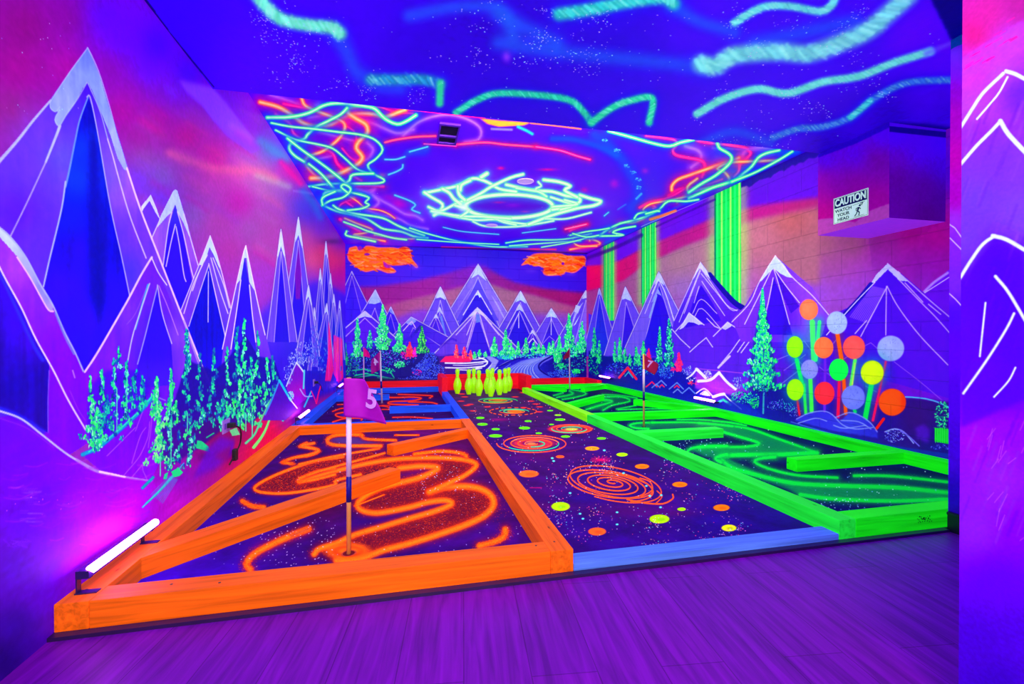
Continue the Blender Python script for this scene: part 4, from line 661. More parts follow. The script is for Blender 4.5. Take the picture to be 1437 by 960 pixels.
    m.bush(973, 538, 8, 3, [(255, 30, 110), (255, 90, 130)], 30); m.bush(965, 520, 8, 7, LAV, 60, (.6, 1.2)); m.bush(993, 527, 6, 7, [(230, 225, 255), (180, 190, 255)], 60, (.6, 1.3)); m.bush(1034, 537, 8, 9, LAV, 80, (.6, 1.2)); m.bush(975, 533, 9, 3, [(230, 225, 255)], 30, (.5, 1))
    m.F([(978, 520), (990, 532), (1009, 525), (1030, 547), (1015, 556), (975, 545)], (175, 60, 245), soft=2, alpha=.8)
    for q, wd in (([(964, 531), (971, 526), (977.5, 518)], 2.4), ([(977.5, 518), (984, 524), (990, 530)], 4), ([(980, 535), (997, 533), (1009, 523)], 4), ([(1009, 523), (1020, 536), (1032, 546)], 3.6), ([(977, 552), (984, 547), (990, 546), (1000, 556)], 1.6), ([(983, 553), (990, 549), (996, 555)], 1.6), ([(1001, 557), (1010, 554), (1016, 553)], 4), ([(1016, 553), (1025, 562), (1040, 574)], 1.8)): m.L(q, wd, (240, 235, 255), soft=.8)
    m.F([(984, 554), (990, 549), (997, 556)], (240, 235, 255)); m.L([(1009, 564), (1015, 561), (1025, 568)], 3.5, (20, 200, 200), sm=False)
    m.bush(1045, 558, 20, 9, [(30, 200, 160), (10, 80, 200), (60, 230, 180), (10, 10, 160)], 190); m.bush(1059, 566, 6, 7, [(30, 220, 120), (20, 150, 130)], 60); m.F([(1000, 572), (1030, 562), (1060, 575), (1080, 590), (1040, 585)], (25, 40, 200), soft=1.5, alpha=.8)
    m.tree(1070, 405, 548, 27, MINT+[(0, 150, 200), (40, 235, 150), (0, 100, 190)], n=1150, dab=(1.6, 2.3), under=(5, 60, 140), shape=1.35); m.L([(1072, 545), (1071, 580)], 2.5, (60, 150, 200)); m.bush(1073, 548, 14, 8, [(10, 0, 130), (20, 20, 160)], 60)
    for x, y, rx in ((1085, 570, 8), (1097, 567, 7), (1108, 572, 8), (1115, 578, 9)): m.bush(x, y, rx, 7, [(130, 140, 255), (90, 90, 240), (60, 200, 210), (40, 30, 200)], 60, (.7, .7))
    # stems and discs
    gs = [((1140, 452), (1142, 505), (90, 250, 120), 9), ((1145, 505), (1150, 452), (60, 240, 150), 6), ((1118, 505), (1126, 540), (0, 225, 110), 7), ((1137, 530), (1139, 578), (80, 240, 90), 7), ((1128, 540), (1131, 583), (60, 230, 90), 5), ((1175, 468), (1181, 505), (255, 100, 0), 7), ((1200, 505), (1194, 542), (110, 245, 100), 6), ((1223, 540), (1214, 588), (0, 225, 100), 9), ((1178, 533), (1176, 585), (255, 0, 90), 5), ((1184, 533), (1187, 580), (255, 90, 0), 6), ((1119, 562), (1122, 582), (255, 0, 70), 3.5), ((1243, 508), (1225, 590), (255, 0, 110), 4), ((1158, 503), (1157, 578), (120, 40, 240), 4), ((1199, 575), (1200, 578), (0, 200, 120), 6)]
    for a, b, c, wd in gs:
        m.L([a, b], wd*2.6, tuple(int(x*.6+y*.4) for x, y in zip(c, (0, 60, 200))), gauss=True, alpha=.5, sm=False); m.L([a, b], wd*.8, c, soft=1, sm=False)
    m.L([(1240, 588), (1228, 604)], 4, (255, 20, 30), w1=8); m.L([(1200, 510), (1196, 540)], 2, (255, 230, 90), sm=False, alpha=.7)
    for x, y, rx, ry, c, h in [(1135, 434.5, 13, 14.5, (255, 125, 95), 0), (1174.5, 453, 14.5, 16, (165, 185, 240), 0), (1115.5, 487, 11.5, 15, (140, 245, 0), 1), (1156, 488, 13.5, 15, (255, 120, 80), 0), (1198.5, 487.5, 15.5, 16.5, (255, 90, 95), 0), (1250, 489, 19, 18, (160, 170, 240), 0), (1136, 518.5, 12, 13.5, (140, 140, 240), 0), (1177, 519, 13.5, 15.5, (10, 240, 90), 0), (1224, 523, 16, 17, (200, 235, 0), 1), (1116, 547, 12, 15, (150, 230, 0), 1), (1157, 552, 14, 16, (255, 50, 75), 0), (1197.5, 558, 16.5, 17, (120, 130, 250), 0), (1252, 564.5, 19, 19, (255, 85, 15), 0)]:
        if h: m.B(x, y, rx*1.35, ry*1.3, (0, 190, 180), .8)
        m.E(x, y, rx, ry, c, .05); m.E(x-rx*.1, y-ry*.1, rx*.7, ry*.7, tuple(min(255, int(v*1.08+8)) for v in c), .4, .5)
        if c[2] > 200: m.bush(x, y, rx*.75, ry*.75, [tuple(int(v*.8) for v in c), tuple(min(255, int(v*1.1)) for v in c)], 60, (.8, .8), .7)
    m.F([(1265, 551), (1271, 560), (1270, 572), (1265, 578), (1264, 564)], (255, 60, 10), soft=.6, alpha=.8)
    # stones at the foot
    m.F([(1115, 590), (1128, 582), (1150, 577), (1163, 580), (1180, 590), (1192, 579), (1205, 582), (1220, 592), (1231, 605), (1232, 615), (1170, 605)], [(1150, 590, (60, 50, 230)), (1200, 590, (70, 80, 235)), (1215, 605, (50, 40, 215))], soft=.6)
    for q in ([(1118, 588), (1135, 580), (1155, 577), (1168, 582), (1182, 596), (1200, 602), (1225, 600)], [(1172, 586), (1192, 579), (1208, 584), (1222, 594), (1231, 606)], [(1120, 594), (1145, 587), (1160, 591)], [(1170, 597), (1185, 601), (1215, 597)], [(1180, 590), (1205, 592), (1222, 602)]): m.L(q, 1.7, (140, 150, 255), alpha=.85)
    m.bush(1255, 612, 15, 9, [(130, 150, 255), (80, 90, 240), (160, 180, 255)], 110, (1, .6)); m.L([(1242, 606), (1255, 602), (1268, 606), (1282, 622)], 1.8, (150, 165, 255)); m.L([(1262, 603), (1275, 612), (1290, 626)], 1.8, (120, 110, 250))
    m.L([(1271, 557), (1295, 559), (1315, 564), (1332, 572)], 2, (100, 190, 255)); m.F([(1285, 600), (1297, 595), (1305, 603), (1303, 622), (1286, 615)], (95, 20, 220), soft=2, alpha=.7)
    m.bush(1322, 582, 10, 20, [(40, 230, 130), (20, 160, 140), (10, 40, 130), (90, 250, 170)], 180, (1.2, 1.2)); m.F([(1311, 600), (1332, 602), (1332, 624), (1312, 620)], (20, 190, 60)); 
    for k in range(6): m.L([(1313+k*3.2, 601), (1313+k*3.2, 621)], 1, (60, 240, 90), sm=False)
    m.L([(1060, 590), (1120, 598), (1180, 612), (1240, 626), (1332, 640)], 6, (20, 60, 180), alpha=.7); m.L([(1110, 592), (1150, 604), (1240, 628), (1332, 645)], 1.4, (90, 110, 250), alpha=.8); m.bush(1320, 628, 14, 4, [(100, 110, 250), (30, 20, 170)], 50)
    # ragged dark band under the ceiling
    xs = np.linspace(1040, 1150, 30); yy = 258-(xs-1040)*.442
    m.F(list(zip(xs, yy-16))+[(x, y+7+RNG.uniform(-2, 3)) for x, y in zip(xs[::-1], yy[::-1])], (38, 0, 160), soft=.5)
    m.L([(900, 330), (862, 348), (822, 363)], 5, (50, 0, 150), soft=2, alpha=.7); m.L([(1003, 280), (921, 318)], 3, (60, 0, 160), soft=1, alpha=.6)
    m.mottle(.05, .3)
    return m
AQ = (110, 235, 220)
def paint_ceiling_near():
    m = Mural(2, HN, (XL, XR), (-.6, YE), .004)
    m.wash([(250, 40, (58, 0, 245)), (350, 100, (72, 0, 240)), (450, 60, (66, 0, 240)), (600, 80, (52, 0, 215)), (560, 150, (62, 0, 230)), (700, 40, (48, 0, 205)), (700, 130, (50, 0, 215)), (850, 60, (52, 0, 215)), (850, 150, (58, 0, 225)), (1000, 60, (72, 0, 235)), (1000, 180, (72, 0, 235)), (1150, 90, (72, 0, 240)), (1100, 180, (72, 0, 235)),
        (1200, 20, (72, 0, 240)), (1280, 50, (95, 0, 255)), (1330, 90, (85, 0, 255)), (1300, 140, (70, 0, 230)), (1200, 160, (62, 0, 215)), (1250, 165, (45, 0, 190)), (1160, 205, (45, 0, 190)), (1330, 170, (55, 0, 200))])
    def cloud(pts, col, w_, halo=(40, 60, 235), hw=2.4, ha=.6, core=None, lumps=True):
        m.L(pts, w_*hw, halo, gauss=True, alpha=ha); m.L(pts, w_*1.2, tuple(int(v*.9) for v in col), soft=w_*.4, alpha=.95)
        q = crv(pts, 10)
        for i in range(0, len(q)-1):
            for _ in range(3):
                x, y = q[i]+RNG.normal(0, w_*.16, 2); d = q[min(i+1, len(q)-1)]-q[max(i-1, 0)]; d = d/max(np.hypot(*d), 1e-6); nrm = np.array([-d[1], d[0]])*.7+d*.6
                a = np.array([x, y])+nrm*w_*.42; b = np.array([x, y])-nrm*w_*.42
                m.L([a, b], w_*.2, [tuple(min(255, int(v*1.12+10)) for v in col), tuple(int(v*.85) for v in col), core or (170, 250, 235)][RNG.integers(0, 3)], soft=w_*.12, alpha=.26, sm=False)
    fb = (45, 100, 240)
    for pts, wd in (([(470, 45), (485, 70), (500, 100), (530, 118), (560, 122)], 30), ([(700, 60), (760, 70), (850, 80), (930, 88), (990, 95)], 30), ([(575, 22), (640, 10), (700, 12), (720, 50)], 26), ([(940, 5), (980, 30), (1030, 45)], 26), ([(700, 20), (780, 60)], 30), ([(985, 200), (1030, 185), (1080, 200)], 20), ([(1060, 60), (1130, 45), (1200, 30)], 30)):
        m.L(pts, wd, fb, gauss=True, alpha=.72)
    cloud([(356, -14), (372, 8), (395, 27), (430, 35), (465, 39), (477, 47)], (110, 240, 205), 15)
    cloud([(520, 112), (560, 112), (595, 112), (618, 118)], (40, 150, 215), 13); cloud([(618, 117), (617, 145)], (60, 230, 180), 9, hw=2.6)
    cloud([(640, 158), (668, 141), (700, 131), (760, 134), (800, 141), (818, 156), (830, 172)], (50, 215, 185), 8, (20, 90, 225)); cloud([(830, 172), (858, 152), (882, 142), (915, 138), (911, 172)], (60, 230, 185), 8, (20, 110, 225))
    cloud([(785, 20), (830, 13), (880, 3), (930, -3), (945, 5)], (60, 205, 215), 15, (30, 80, 235))
    cloud([(985, 90), (1005, 92), (1030, 78), (1090, 73), (1135, 75), (1180, 60), (1218, 43), (1243, 22), (1275, -6)], (125, 220, 235), 21, (50, 60, 245), 2.0)
    cloud([(978, 160), (1017, 138), (1063, 125), (1105, 131), (1155, 115), (1205, 107), (1255, 88), (1306, 72)], (120, 240, 225), 9.5, (60, 60, 245))
    m.L([(1300, 75), (1336, 60)], 10, (110, 90, 255), gauss=True, alpha=.6)
    cloud([(1085, 193), (1120, 181), (1155, 178), (1193, 165), (1220, 143), (1250, 125), (1280, 115), (1336, 112)], (60, 120, 240), 8, (30, 50, 230)); cloud([(1193, 165), (1207, 154), (1222, 141)], (70, 200, 225), 7)
    cloud([(1031, 32), (1050, 20), (1075, 9), (1110, 9), (1150, 16), (1166, 8), (1172, -2)], (110, 220, 230), 9.5, (50, 60, 245))
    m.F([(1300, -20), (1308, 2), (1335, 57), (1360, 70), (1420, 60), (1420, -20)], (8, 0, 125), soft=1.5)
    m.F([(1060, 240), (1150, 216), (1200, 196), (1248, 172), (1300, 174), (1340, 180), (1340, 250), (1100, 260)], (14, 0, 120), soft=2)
    m.stars(330, 620, 860, 0, 110, (.5, 1.0), clump=26); m.stars(150, 345, 480, 0, 130, (.5, .9), clump=9); m.stars(240, 980, 1330, 20, 190, (.5, .95), clump=26); m.stars(260, 350, 1200, 0, 200, (.45, .8)); m.stars(60, 1000, 1110, 190, 210, (.4, .7))
    for x, y in ((363, 25), (378, 50), (415, 92), (515, 170 - 40), (585, 135), (1207, 15), (1180, 40), (1110, 130), (1060, 70)): m.stars(32, x-13, x+13, y-11, y+11, (.4, .8))
    m.B(711, 80, 6, 8, (150, 80, 250), .7)
    k = m.sl(180, 305, -30, 130); m.L([(196, -8), (215, 17), (234, 42), (300, 122)], 7, (20, 0, 120), soft=1, sm=False, w1=1.2)
    m.mottle(.05, .3)
    return m
OR = (255, 130, 70); PK = (255, 0, 160); MT = (120, 250, 225); CY = (90, 225, 235); LI = (160, 95, 255)
def paint_ceiling_far():
    m = Mural(2, HF, (XL, XR), (YE, YB), .0045)
    m.wash([(380, 150, (75, 0, 235)), (420, 180, (85, 0, 235)), (440, 280, (60, 0, 230)), (500, 200, (85, 20, 240)), (500, 330, (80, 0, 225)), (560, 200, (75, 0, 235)), (560, 260, (65, 0, 235)), (600, 240, (75, 10, 240)), (640, 215, (72, 0, 230)), (700, 185, (75, 0, 235)), (760, 200, (75, 0, 235)), (720, 225, (78, 0, 235)), (780, 235, (100, 10, 235)), (690, 245, (115, 30, 240)),
        (630, 255, (120, 60, 250)), (600, 280, (120, 80, 255)), (710, 290, (85, 0, 215)), (850, 200, (72, 0, 240)), (850, 240, (75, 0, 225)), (860, 280, (90, 20, 240)), (840, 260, (110, 20, 235)), (930, 230, (65, 0, 240)), (900, 290, (75, 0, 235)), (1000, 215, (80, 20, 240)), (1060, 205, (50, 0, 225)), (700, 330, (70, 0, 225)), (780, 330, (75, 0, 225)), (640, 325, (70, 0, 220)), (540, 300, (95, 20, 235))])
    m.B(714, 288, 100, 30, (140, 90, 255), .55); m.B(622, 262, 22, 8, (150, 100, 255), .5); m.B(760, 255, 40, 8, (150, 90, 255), .4); m.B(840, 287, 16, 5, (140, 80, 255), .5)
    m.E(714.5, 289.5, 58, 15.5, (95, 0, 215), .1); 
    for x, y, rx, ry, c, a in ((703, 236, 5, 2.4, PK, .7), (768, 238, 12, 2, PK, .6), (700, 284, 8, 1.6, PK, .5), (737, 297, 6, 1.4, PK, .5), (820, 267, 5, 4, PK, .45), (862, 258, 6, 6, (200, 0, 220), .6), (905, 240, 5, 4, (200, 0, 200), .5), (720, 288, 10, 3, (150, 0, 230), .6), (560, 285, 12, 9, (230, 0, 200), .6), (577, 300, 8, 5, (240, 0, 190), .5), (548, 277, 14, 5, (200, 0, 210), .5), (526, 195, 7, 9, (190, 0, 200), .5)): m.B(x, y, rx, ry, c, a)
    bl = (20, 95, 240)
    for q, wd, al in (([(775, 195), (805, 196), (840, 206), (865, 218)], 12, .7), ([(835, 190), (850, 200), (870, 220), (883, 240), (893, 258), (895, 278), (885, 292)], 22, .65), ([(572, 215), (595, 214), (600, 205)], 12, .5), ([(425, 205), (408, 240), (430, 275), (455, 300)], 14, .55), ([(1040, 235), (1080, 215), (1120, 213)], 12, .7), ([(900, 300), (960, 270), (1010, 250), (1060, 225)], 8, .6), ([(840, 345), (900, 320), (960, 285), (1020, 255)], 5, .7), ([(430, 240), (450, 290), (480, 320)], 10, .5)): m.L(q, wd, bl, gauss=True, alpha=al)
    for x, y in ((866, 211), (849, 197), (888, 242), (880, 233), (896, 252), (896, 263)): m.bush(x, y, 4.5, 2.6, [(80, 180, 245), (110, 220, 240), (60, 130, 240)], 16, (1.4, 1), .6)
    m.L([(900, 272), (893, 279)], 3, (80, 190, 245), soft=1, alpha=.8); m.L([(867, 294), (878, 287)], 2.2, (60, 150, 245), soft=1, alpha=.7)
    z1 = lambda P: S(P, 340, 120, 5.99); z2 = lambda P: S(P, 420, 220, 7.98); z3 = lambda P: S(P, 580, 230, 5.13); z4 = lambda P: S(P, 900, 180, 5.99); z5 = lambda P: S(P, 800, 250, 7.98)
    # soft lilac under-layer
    for q, wd in ((z1([(240, 80), (420, 140), (560, 190), (640, 160)]), 6), (z1([(560, 270), (700, 250), (900, 270), (1100, 320), (1300, 400), (1437, 370)]), 6), (z1([(1050, 480), (1100, 540), (1050, 620), (960, 640)]), 6), (z1([(650, 390), (800, 430), (950, 470)]), 4), (z1([(620, 620), (760, 590)]), 4), (z1([(850, 870), (1060, 890), (1120, 830)]), 5), (z2([(640, 360), (780, 410), (900, 480), (1050, 560), (1180, 640), (1300, 660), (1380, 710)]), 4.5), (z2([(820, 300), (850, 350), (800, 400)]), 5), (z2([(820, 430), (890, 500), (850, 560), (760, 600)]), 5), (z2([(700, 560), (860, 640), (1100, 690), (1250, 770), (1437, 810)]), 3.5),
                  ([(566, 190), (590, 170), (625, 161), (655, 167), (674, 180), (672, 195), (652, 200)], 5), (z4([(370, 150), (480, 190), (500, 260), (420, 330)]), 8), (z4([(850, 240), (880, 190), (1000, 165), (1090, 175)]), 8), (z4([(1000, 240), (1100, 200)]), 6)): m.L(q, wd*1.7, LI, gauss=True, alpha=.75); m.L(q, wd*.5, (190, 140, 255), soft=1.5, alpha=.55)
    for q, wd in ((z1([(350, 155), (500, 185), (620, 215)]), 2.6), (z1([(280, 240), (400, 320), (430, 400), (500, 450), (640, 510), (760, 570), (800, 660), (900, 740), (1000, 800)]), 3.2), (z1([(880, 340), (950, 400), (960, 470)]), 2.2), (z1([(1110, 175), (1200, 195), (1300, 225), (1437, 235)]), 1.8), (z1([(840, 530), (900, 600), (960, 640)]), 2), (z2([(460, 700), (560, 770), (680, 830)]), 3.5), (z2([(560, 330), (720, 320), (940, 330)]), 3.5), (z2([(430, 600), (470, 530), (600, 470)]), 2.2), (z2([(520, 500), (600, 560)]), 2),
                  (z4([(40, 65), (180, 80), (280, 100), (300, 140), (265, 180), (290, 225), (400, 250), (500, 270), (535, 320), (510, 410)]), 3), (z4([(460, 105), (620, 130), (760, 145), (870, 165), (920, 210), (880, 260), (830, 300), (820, 360), (780, 410)]), 2.8), (z4([(230, 570), (320, 510), (420, 500), (560, 470), (680, 430)]), 2.4), (z5([(780, 330), (900, 270), (1100, 220), (1300, 110)]), 2.4), (z5([(930, 310), (960, 330), (930, 340)]), 2.6), (z5([(0, 590), (100, 540), (190, 515)]), 2.8)): m.G(q, PK, wd*1.15, core=(255, 100, 200), halo=.5)
    m.G([(540, 200), (556, 196), (585, 192), (611, 191)], (255, 60, 150), 2.6, core=(255, 140, 160)); m.G([(640, 203), (680, 200), (710, 203), (752, 206)], (255, 50, 160), 2.6, core=(255, 140, 180)); m.G([(752, 206), (785, 211), (810, 219), (828, 224)], (255, 0, 170), 2.8); m.G([(595, 202), (640, 205)], (230, 0, 200), 2)
    m.L([(572, 154), (620, 159), (680, 166)], 1.8, (255, 30, 160), sm=False); m.F([(674, 166), (700, 169), (745, 172), (735, 176), (700, 178), (684, 174)], (255, 165, 75), soft=1); m.L([(745, 173), (775, 176), (815, 181)], 2.2, (255, 120, 120), sm=False); m.L([(690, 181), (718, 182)], 3.5, (150, 160, 255), soft=1.6, alpha=.8); m.L([(727, 178), (738, 183), (747, 188)], 4.5, (50, 190, 220), soft=1.8)
    m.L([(1000, 208), (1080, 211)], 3, (150, 80, 250), soft=1.5, alpha=.7)
    for q, wd in ((z1([(150, 140), (300, 180), (420, 250), (520, 320), (620, 345), (750, 325), (850, 270), (940, 240), (1100, 240), (1200, 265), (1300, 230), (1370, 205)]), 4.6), (z1([(500, 110), (530, 170), (640, 220), (760, 265), (850, 310), (860, 370), (800, 460), (680, 550), (560, 595), (530, 640), (560, 700), (640, 780), (760, 860), (860, 900), (940, 950)]), 3.6), (z1([(990, 165), (900, 185), (890, 230), (960, 280), (1040, 330), (1050, 400), (980, 470), (960, 530), (1010, 600), (970, 660), (860, 720), (720, 770), (580, 780)]), 5),
                  (z2([(540, 430), (650, 500), (740, 570), (900, 600), (1000, 640), (1070, 690)]), 1.6), (z2([(510, 690), (650, 750), (820, 820), (700, 860), (610, 875), (780, 910), (960, 945)]), 2.2), (z2([(840, 875), (1000, 900), (1200, 920), (1437, 910)]), 1.8),
                  (z4([(820, 250), (700, 290), (560, 340), (420, 390), (310, 430), (260, 480), (255, 520)]), 3.6), (z4([(1150, 270), (900, 280), (740, 290), (640, 340), (700, 370), (740, 430), (700, 470), (560, 500), (400, 550), (300, 620)]), 3), (z4([(470, 425), (390, 490), (400, 560)]), 3), (z5([(1437, 180), (1200, 230), (1050, 260), (900, 290), (820, 350), (850, 400), (850, 440), (700, 500), (560, 500), (500, 560), (440, 600)]), 2.2), (z5([(0, 800), (160, 770), (330, 740), (290, 700), (180, 680)]), 2.2), (z5([(220, 700), (200, 640), (70, 640), (30, 700), (100, 760), (300, 760)]), 2)): m.G(q, OR, wd*1.25, core=(255, 215, 170), halo=.6, hcol=(225, 20, 150))
    m.B(*z1([(1165, 760)])[0], 7, 4, (255, 110, 130), .8)
    m.L(z5([(1180, 370), (1050, 415), (900, 460)]), 4.5, (255, 130, 60), soft=1.2); m.L([(620, 347), (700, 349), (780, 350)], 2.5, (255, 60, 110), soft=1, alpha=.8)
    for q, wd in ((z1([(210, 270), (400, 265), (560, 230), (680, 170), (780, 150), (880, 155), (1040, 175), (1120, 200), (1200, 280), (1300, 325), (1380, 300), (1460, 250)]), 4), (z1([(880, 190), (830, 240), (740, 290), (620, 350), (550, 410), (520, 450), (420, 480), (395, 530), (440, 590), (520, 640)]), 3.4), (z1([(245, 315), (400, 345), (600, 365), (800, 390), (1000, 415), (1120, 460), (1180, 540), (1120, 620), (1055, 670), (1100, 740), (1190, 790), (1150, 820), (900, 825), (700, 830), (560, 850)]), 2.6), (z1([(280, 375), (450, 455), (640, 495), (760, 530), (860, 610), (960, 700), (1050, 735)]), 2.4), (z1([(380, 445), (500, 540), (640, 640), (760, 730), (880, 830), (910, 870), (880, 910), (830, 850), (900, 800), (930, 750), (1100, 740)]), 3.2), (z1([(560, 660), (660, 740), (740, 830), (780, 880)]), 3), (z1([(590, 850), (740, 885), (880, 895), (1000, 910), (1060, 940)]), 2), (z1([(830, 880), (700, 900), (680, 950)]), 3),
                  (z2([(260, 540), (420, 610), (600, 650), (760, 700), (860, 760), (950, 810), (1150, 840), (1280, 890), (1437, 910)]), 2.6), (z2([(380, 545), (450, 590), (650, 640), (850, 670), (970, 700), (1100, 770), (1250, 830), (1400, 880)]), 2.6), (z2([(580, 400), (700, 430), (780, 460), (740, 510), (780, 540), (700, 580), (540, 600)]), 2.4), (z2([(250, 550), (350, 490), (480, 460), (560, 400), (570, 350), (500, 310), (470, 340), (540, 400)]), 2.6), (z2([(260, 540), (260, 460), (400, 390)]), 2.6), (z2([(500, 730), (640, 780), (760, 830), (900, 870), (1050, 910), (1200, 930)]), 2), (z2([(530, 835), (525, 880), (660, 910), (850, 950)]), 2.4),
                  ([(575, 320), (600, 328), (640, 338), (690, 346), (740, 346)], 1.8), ([(585, 336), (640, 340), (700, 343)], 1.4), ([(710, 341), (740, 337), (790, 336), (830, 328)], 1.8), ([(715, 345), (770, 341), (815, 338)], 1.5), ([(760, 347), (800, 340), (830, 332)], 1.4),
                  ([(854, 184), (880, 191), (920, 202), (940, 205), (955, 200), (973, 196)], 3.4), (z4([(640, 130), (660, 170), (730, 210), (760, 250), (730, 310), (620, 400), (500, 470), (400, 540)]), 3.4), (z4([(1160, 185), (1050, 210), (980, 250), (930, 320), (860, 380), (780, 440), (600, 500), (400, 590)]), 3.2), (z4([(1270, 195), (1150, 270), (960, 370), (760, 450)]), 3), (z5([(1437, 240), (1300, 260), (1100, 260), (1000, 350), (870, 420), (720, 470), (560, 510), (430, 570), (330, 640), (250, 660)]), 2.4), (z5([(720, 450), (760, 400), (850, 380)]), 2.2), (z5([(850, 400), (960, 370), (1000, 370)]), 2.4), (z5([(0, 640), (180, 600), (330, 580), (440, 560)]), 1.8), (z5([(730, 540), (560, 570), (480, 610), (600, 640), (330, 650)]), 2.2), (z5([(30, 620), (180, 660), (320, 640)]), 1.6)):
        m.G(q, (55, 255, 150), wd*1.15, core=(230, 255, 220), halo=.65, hcol=(15, 100, 235))
    for q, wd in ((z2([(960, 30), (1080, 30), (1180, 0)]), 2.6), (z2([(1000, 200), (1080, 170), (1150, 130), (1160, 90)]), 2.6), (z2([(1070, 430), (1230, 490), (1300, 540), (1260, 590), (1350, 630)]), 2.6), ([(575, 213), (600, 206)], 2.5), ([(622, 319), (650, 325), (700, 329)], 1.6), ([(733, 327), (780, 321)], 1.6), ([(848, 303), (854, 298)], 2)): m.G(q, (60, 170, 240), wd, core=(130, 220, 245), halo=.4)
    m.G(z3([(1095, 470), (1160, 455), (1245, 435)]), (255, 40, 150), 2.6)
    # the glowing ring
    ring = [(714.5+61*math.cos(t), 289.5+16.5*math.sin(t)) for t in np.linspace(0, 2*PI, 40)]
    RW = (140, 255, 185); rc = (245, 255, 225)
    m.L(ring, 22, (60, 200, 240), gauss=True, alpha=.55)
    P = [([(80, 210), (200, 185), (330, 155), (430, 105), (530, 130), (620, 180), (740, 200)], 3), ([(370, 270), (490, 210), (560, 165), (700, 100), (790, 75)], 3), ([(80, 205), (130, 240), (210, 290), (190, 340), (150, 370)], 3), ([(110, 310), (190, 340), (300, 290), (350, 270)], 2.6), ([(210, 180), (260, 210), (290, 250), (340, 290)], 3.4), ([(320, 160), (330, 220), (370, 260)], 3.4), ([(170, 350), (300, 380), (450, 405), (600, 400), (700, 420), (820, 435)], 2), ([(430, 415), (500, 445), (620, 455), (760, 450), (900, 430), (1010, 410)], 1.6), ([(580, 390), (650, 420), (740, 440)], 1.8), ([(670, 150), (850, 190), (1000, 200), (1100, 230), (1180, 240), (1200, 270), (1130, 310), (1000, 330)], 3.2), ([(940, 115), (1050, 130), (1130, 160), (1090, 190), (1180, 240)], 3.2), ([(1200, 225), (1280, 250), (1350, 270), (1300, 300), (1180, 320), (1000, 370), (830, 435)], 3.2), ([(900, 130), (920, 160), (880, 185), (960, 235)], 1.8), ([(950, 395), (1100, 395), (1280, 350)], 1.6), ([(990, 240), (1080, 270), (1150, 300), (1060, 330)], 2.6), ([(130, 340), (340, 375), (500, 380), (700, 395)], 2.4), ([(410, 120), (350, 150), (340, 190)], 3), ([(490, 95), (530, 70)], 4), ([(740, 175), (900, 200), (960, 235)], 2), ([(1090, 260), (1180, 290), (1000, 310)], 2.4), ([(340, 380), (400, 330), (300, 300)], 2.4)]
    for q, wd in P: m.L(z3(q), wd*3.6, (80, 215, 240), gauss=True, alpha=.6)
    m.L(ring, 6.5, RW, soft=2.2); m.L(ring, 3.4, rc, soft=1, alpha=.9)
    for q, wd in P: m.L(z3(q), wd*1.7, RW, soft=1.5); m.L(z3(q), wd*.85, rc, soft=.9, alpha=.9)
    m.B(650, 291, 7, 6, (235, 255, 240), .9); m.B(613, 299, 7, 3, (200, 255, 235), .8)
    # darker edges along the right wall and the back
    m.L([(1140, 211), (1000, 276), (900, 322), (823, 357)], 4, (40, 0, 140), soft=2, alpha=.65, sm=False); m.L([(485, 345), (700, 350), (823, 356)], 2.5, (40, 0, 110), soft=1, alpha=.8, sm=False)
    m.L([(1050, 253), (960, 292), (900, 318)], 1, (190, 180, 230), alpha=.7, sm=False)
    m.stars(60, 400, 1000, 180, 340, (.3, .6))
    return m
NAVY = (14, 8, 85)
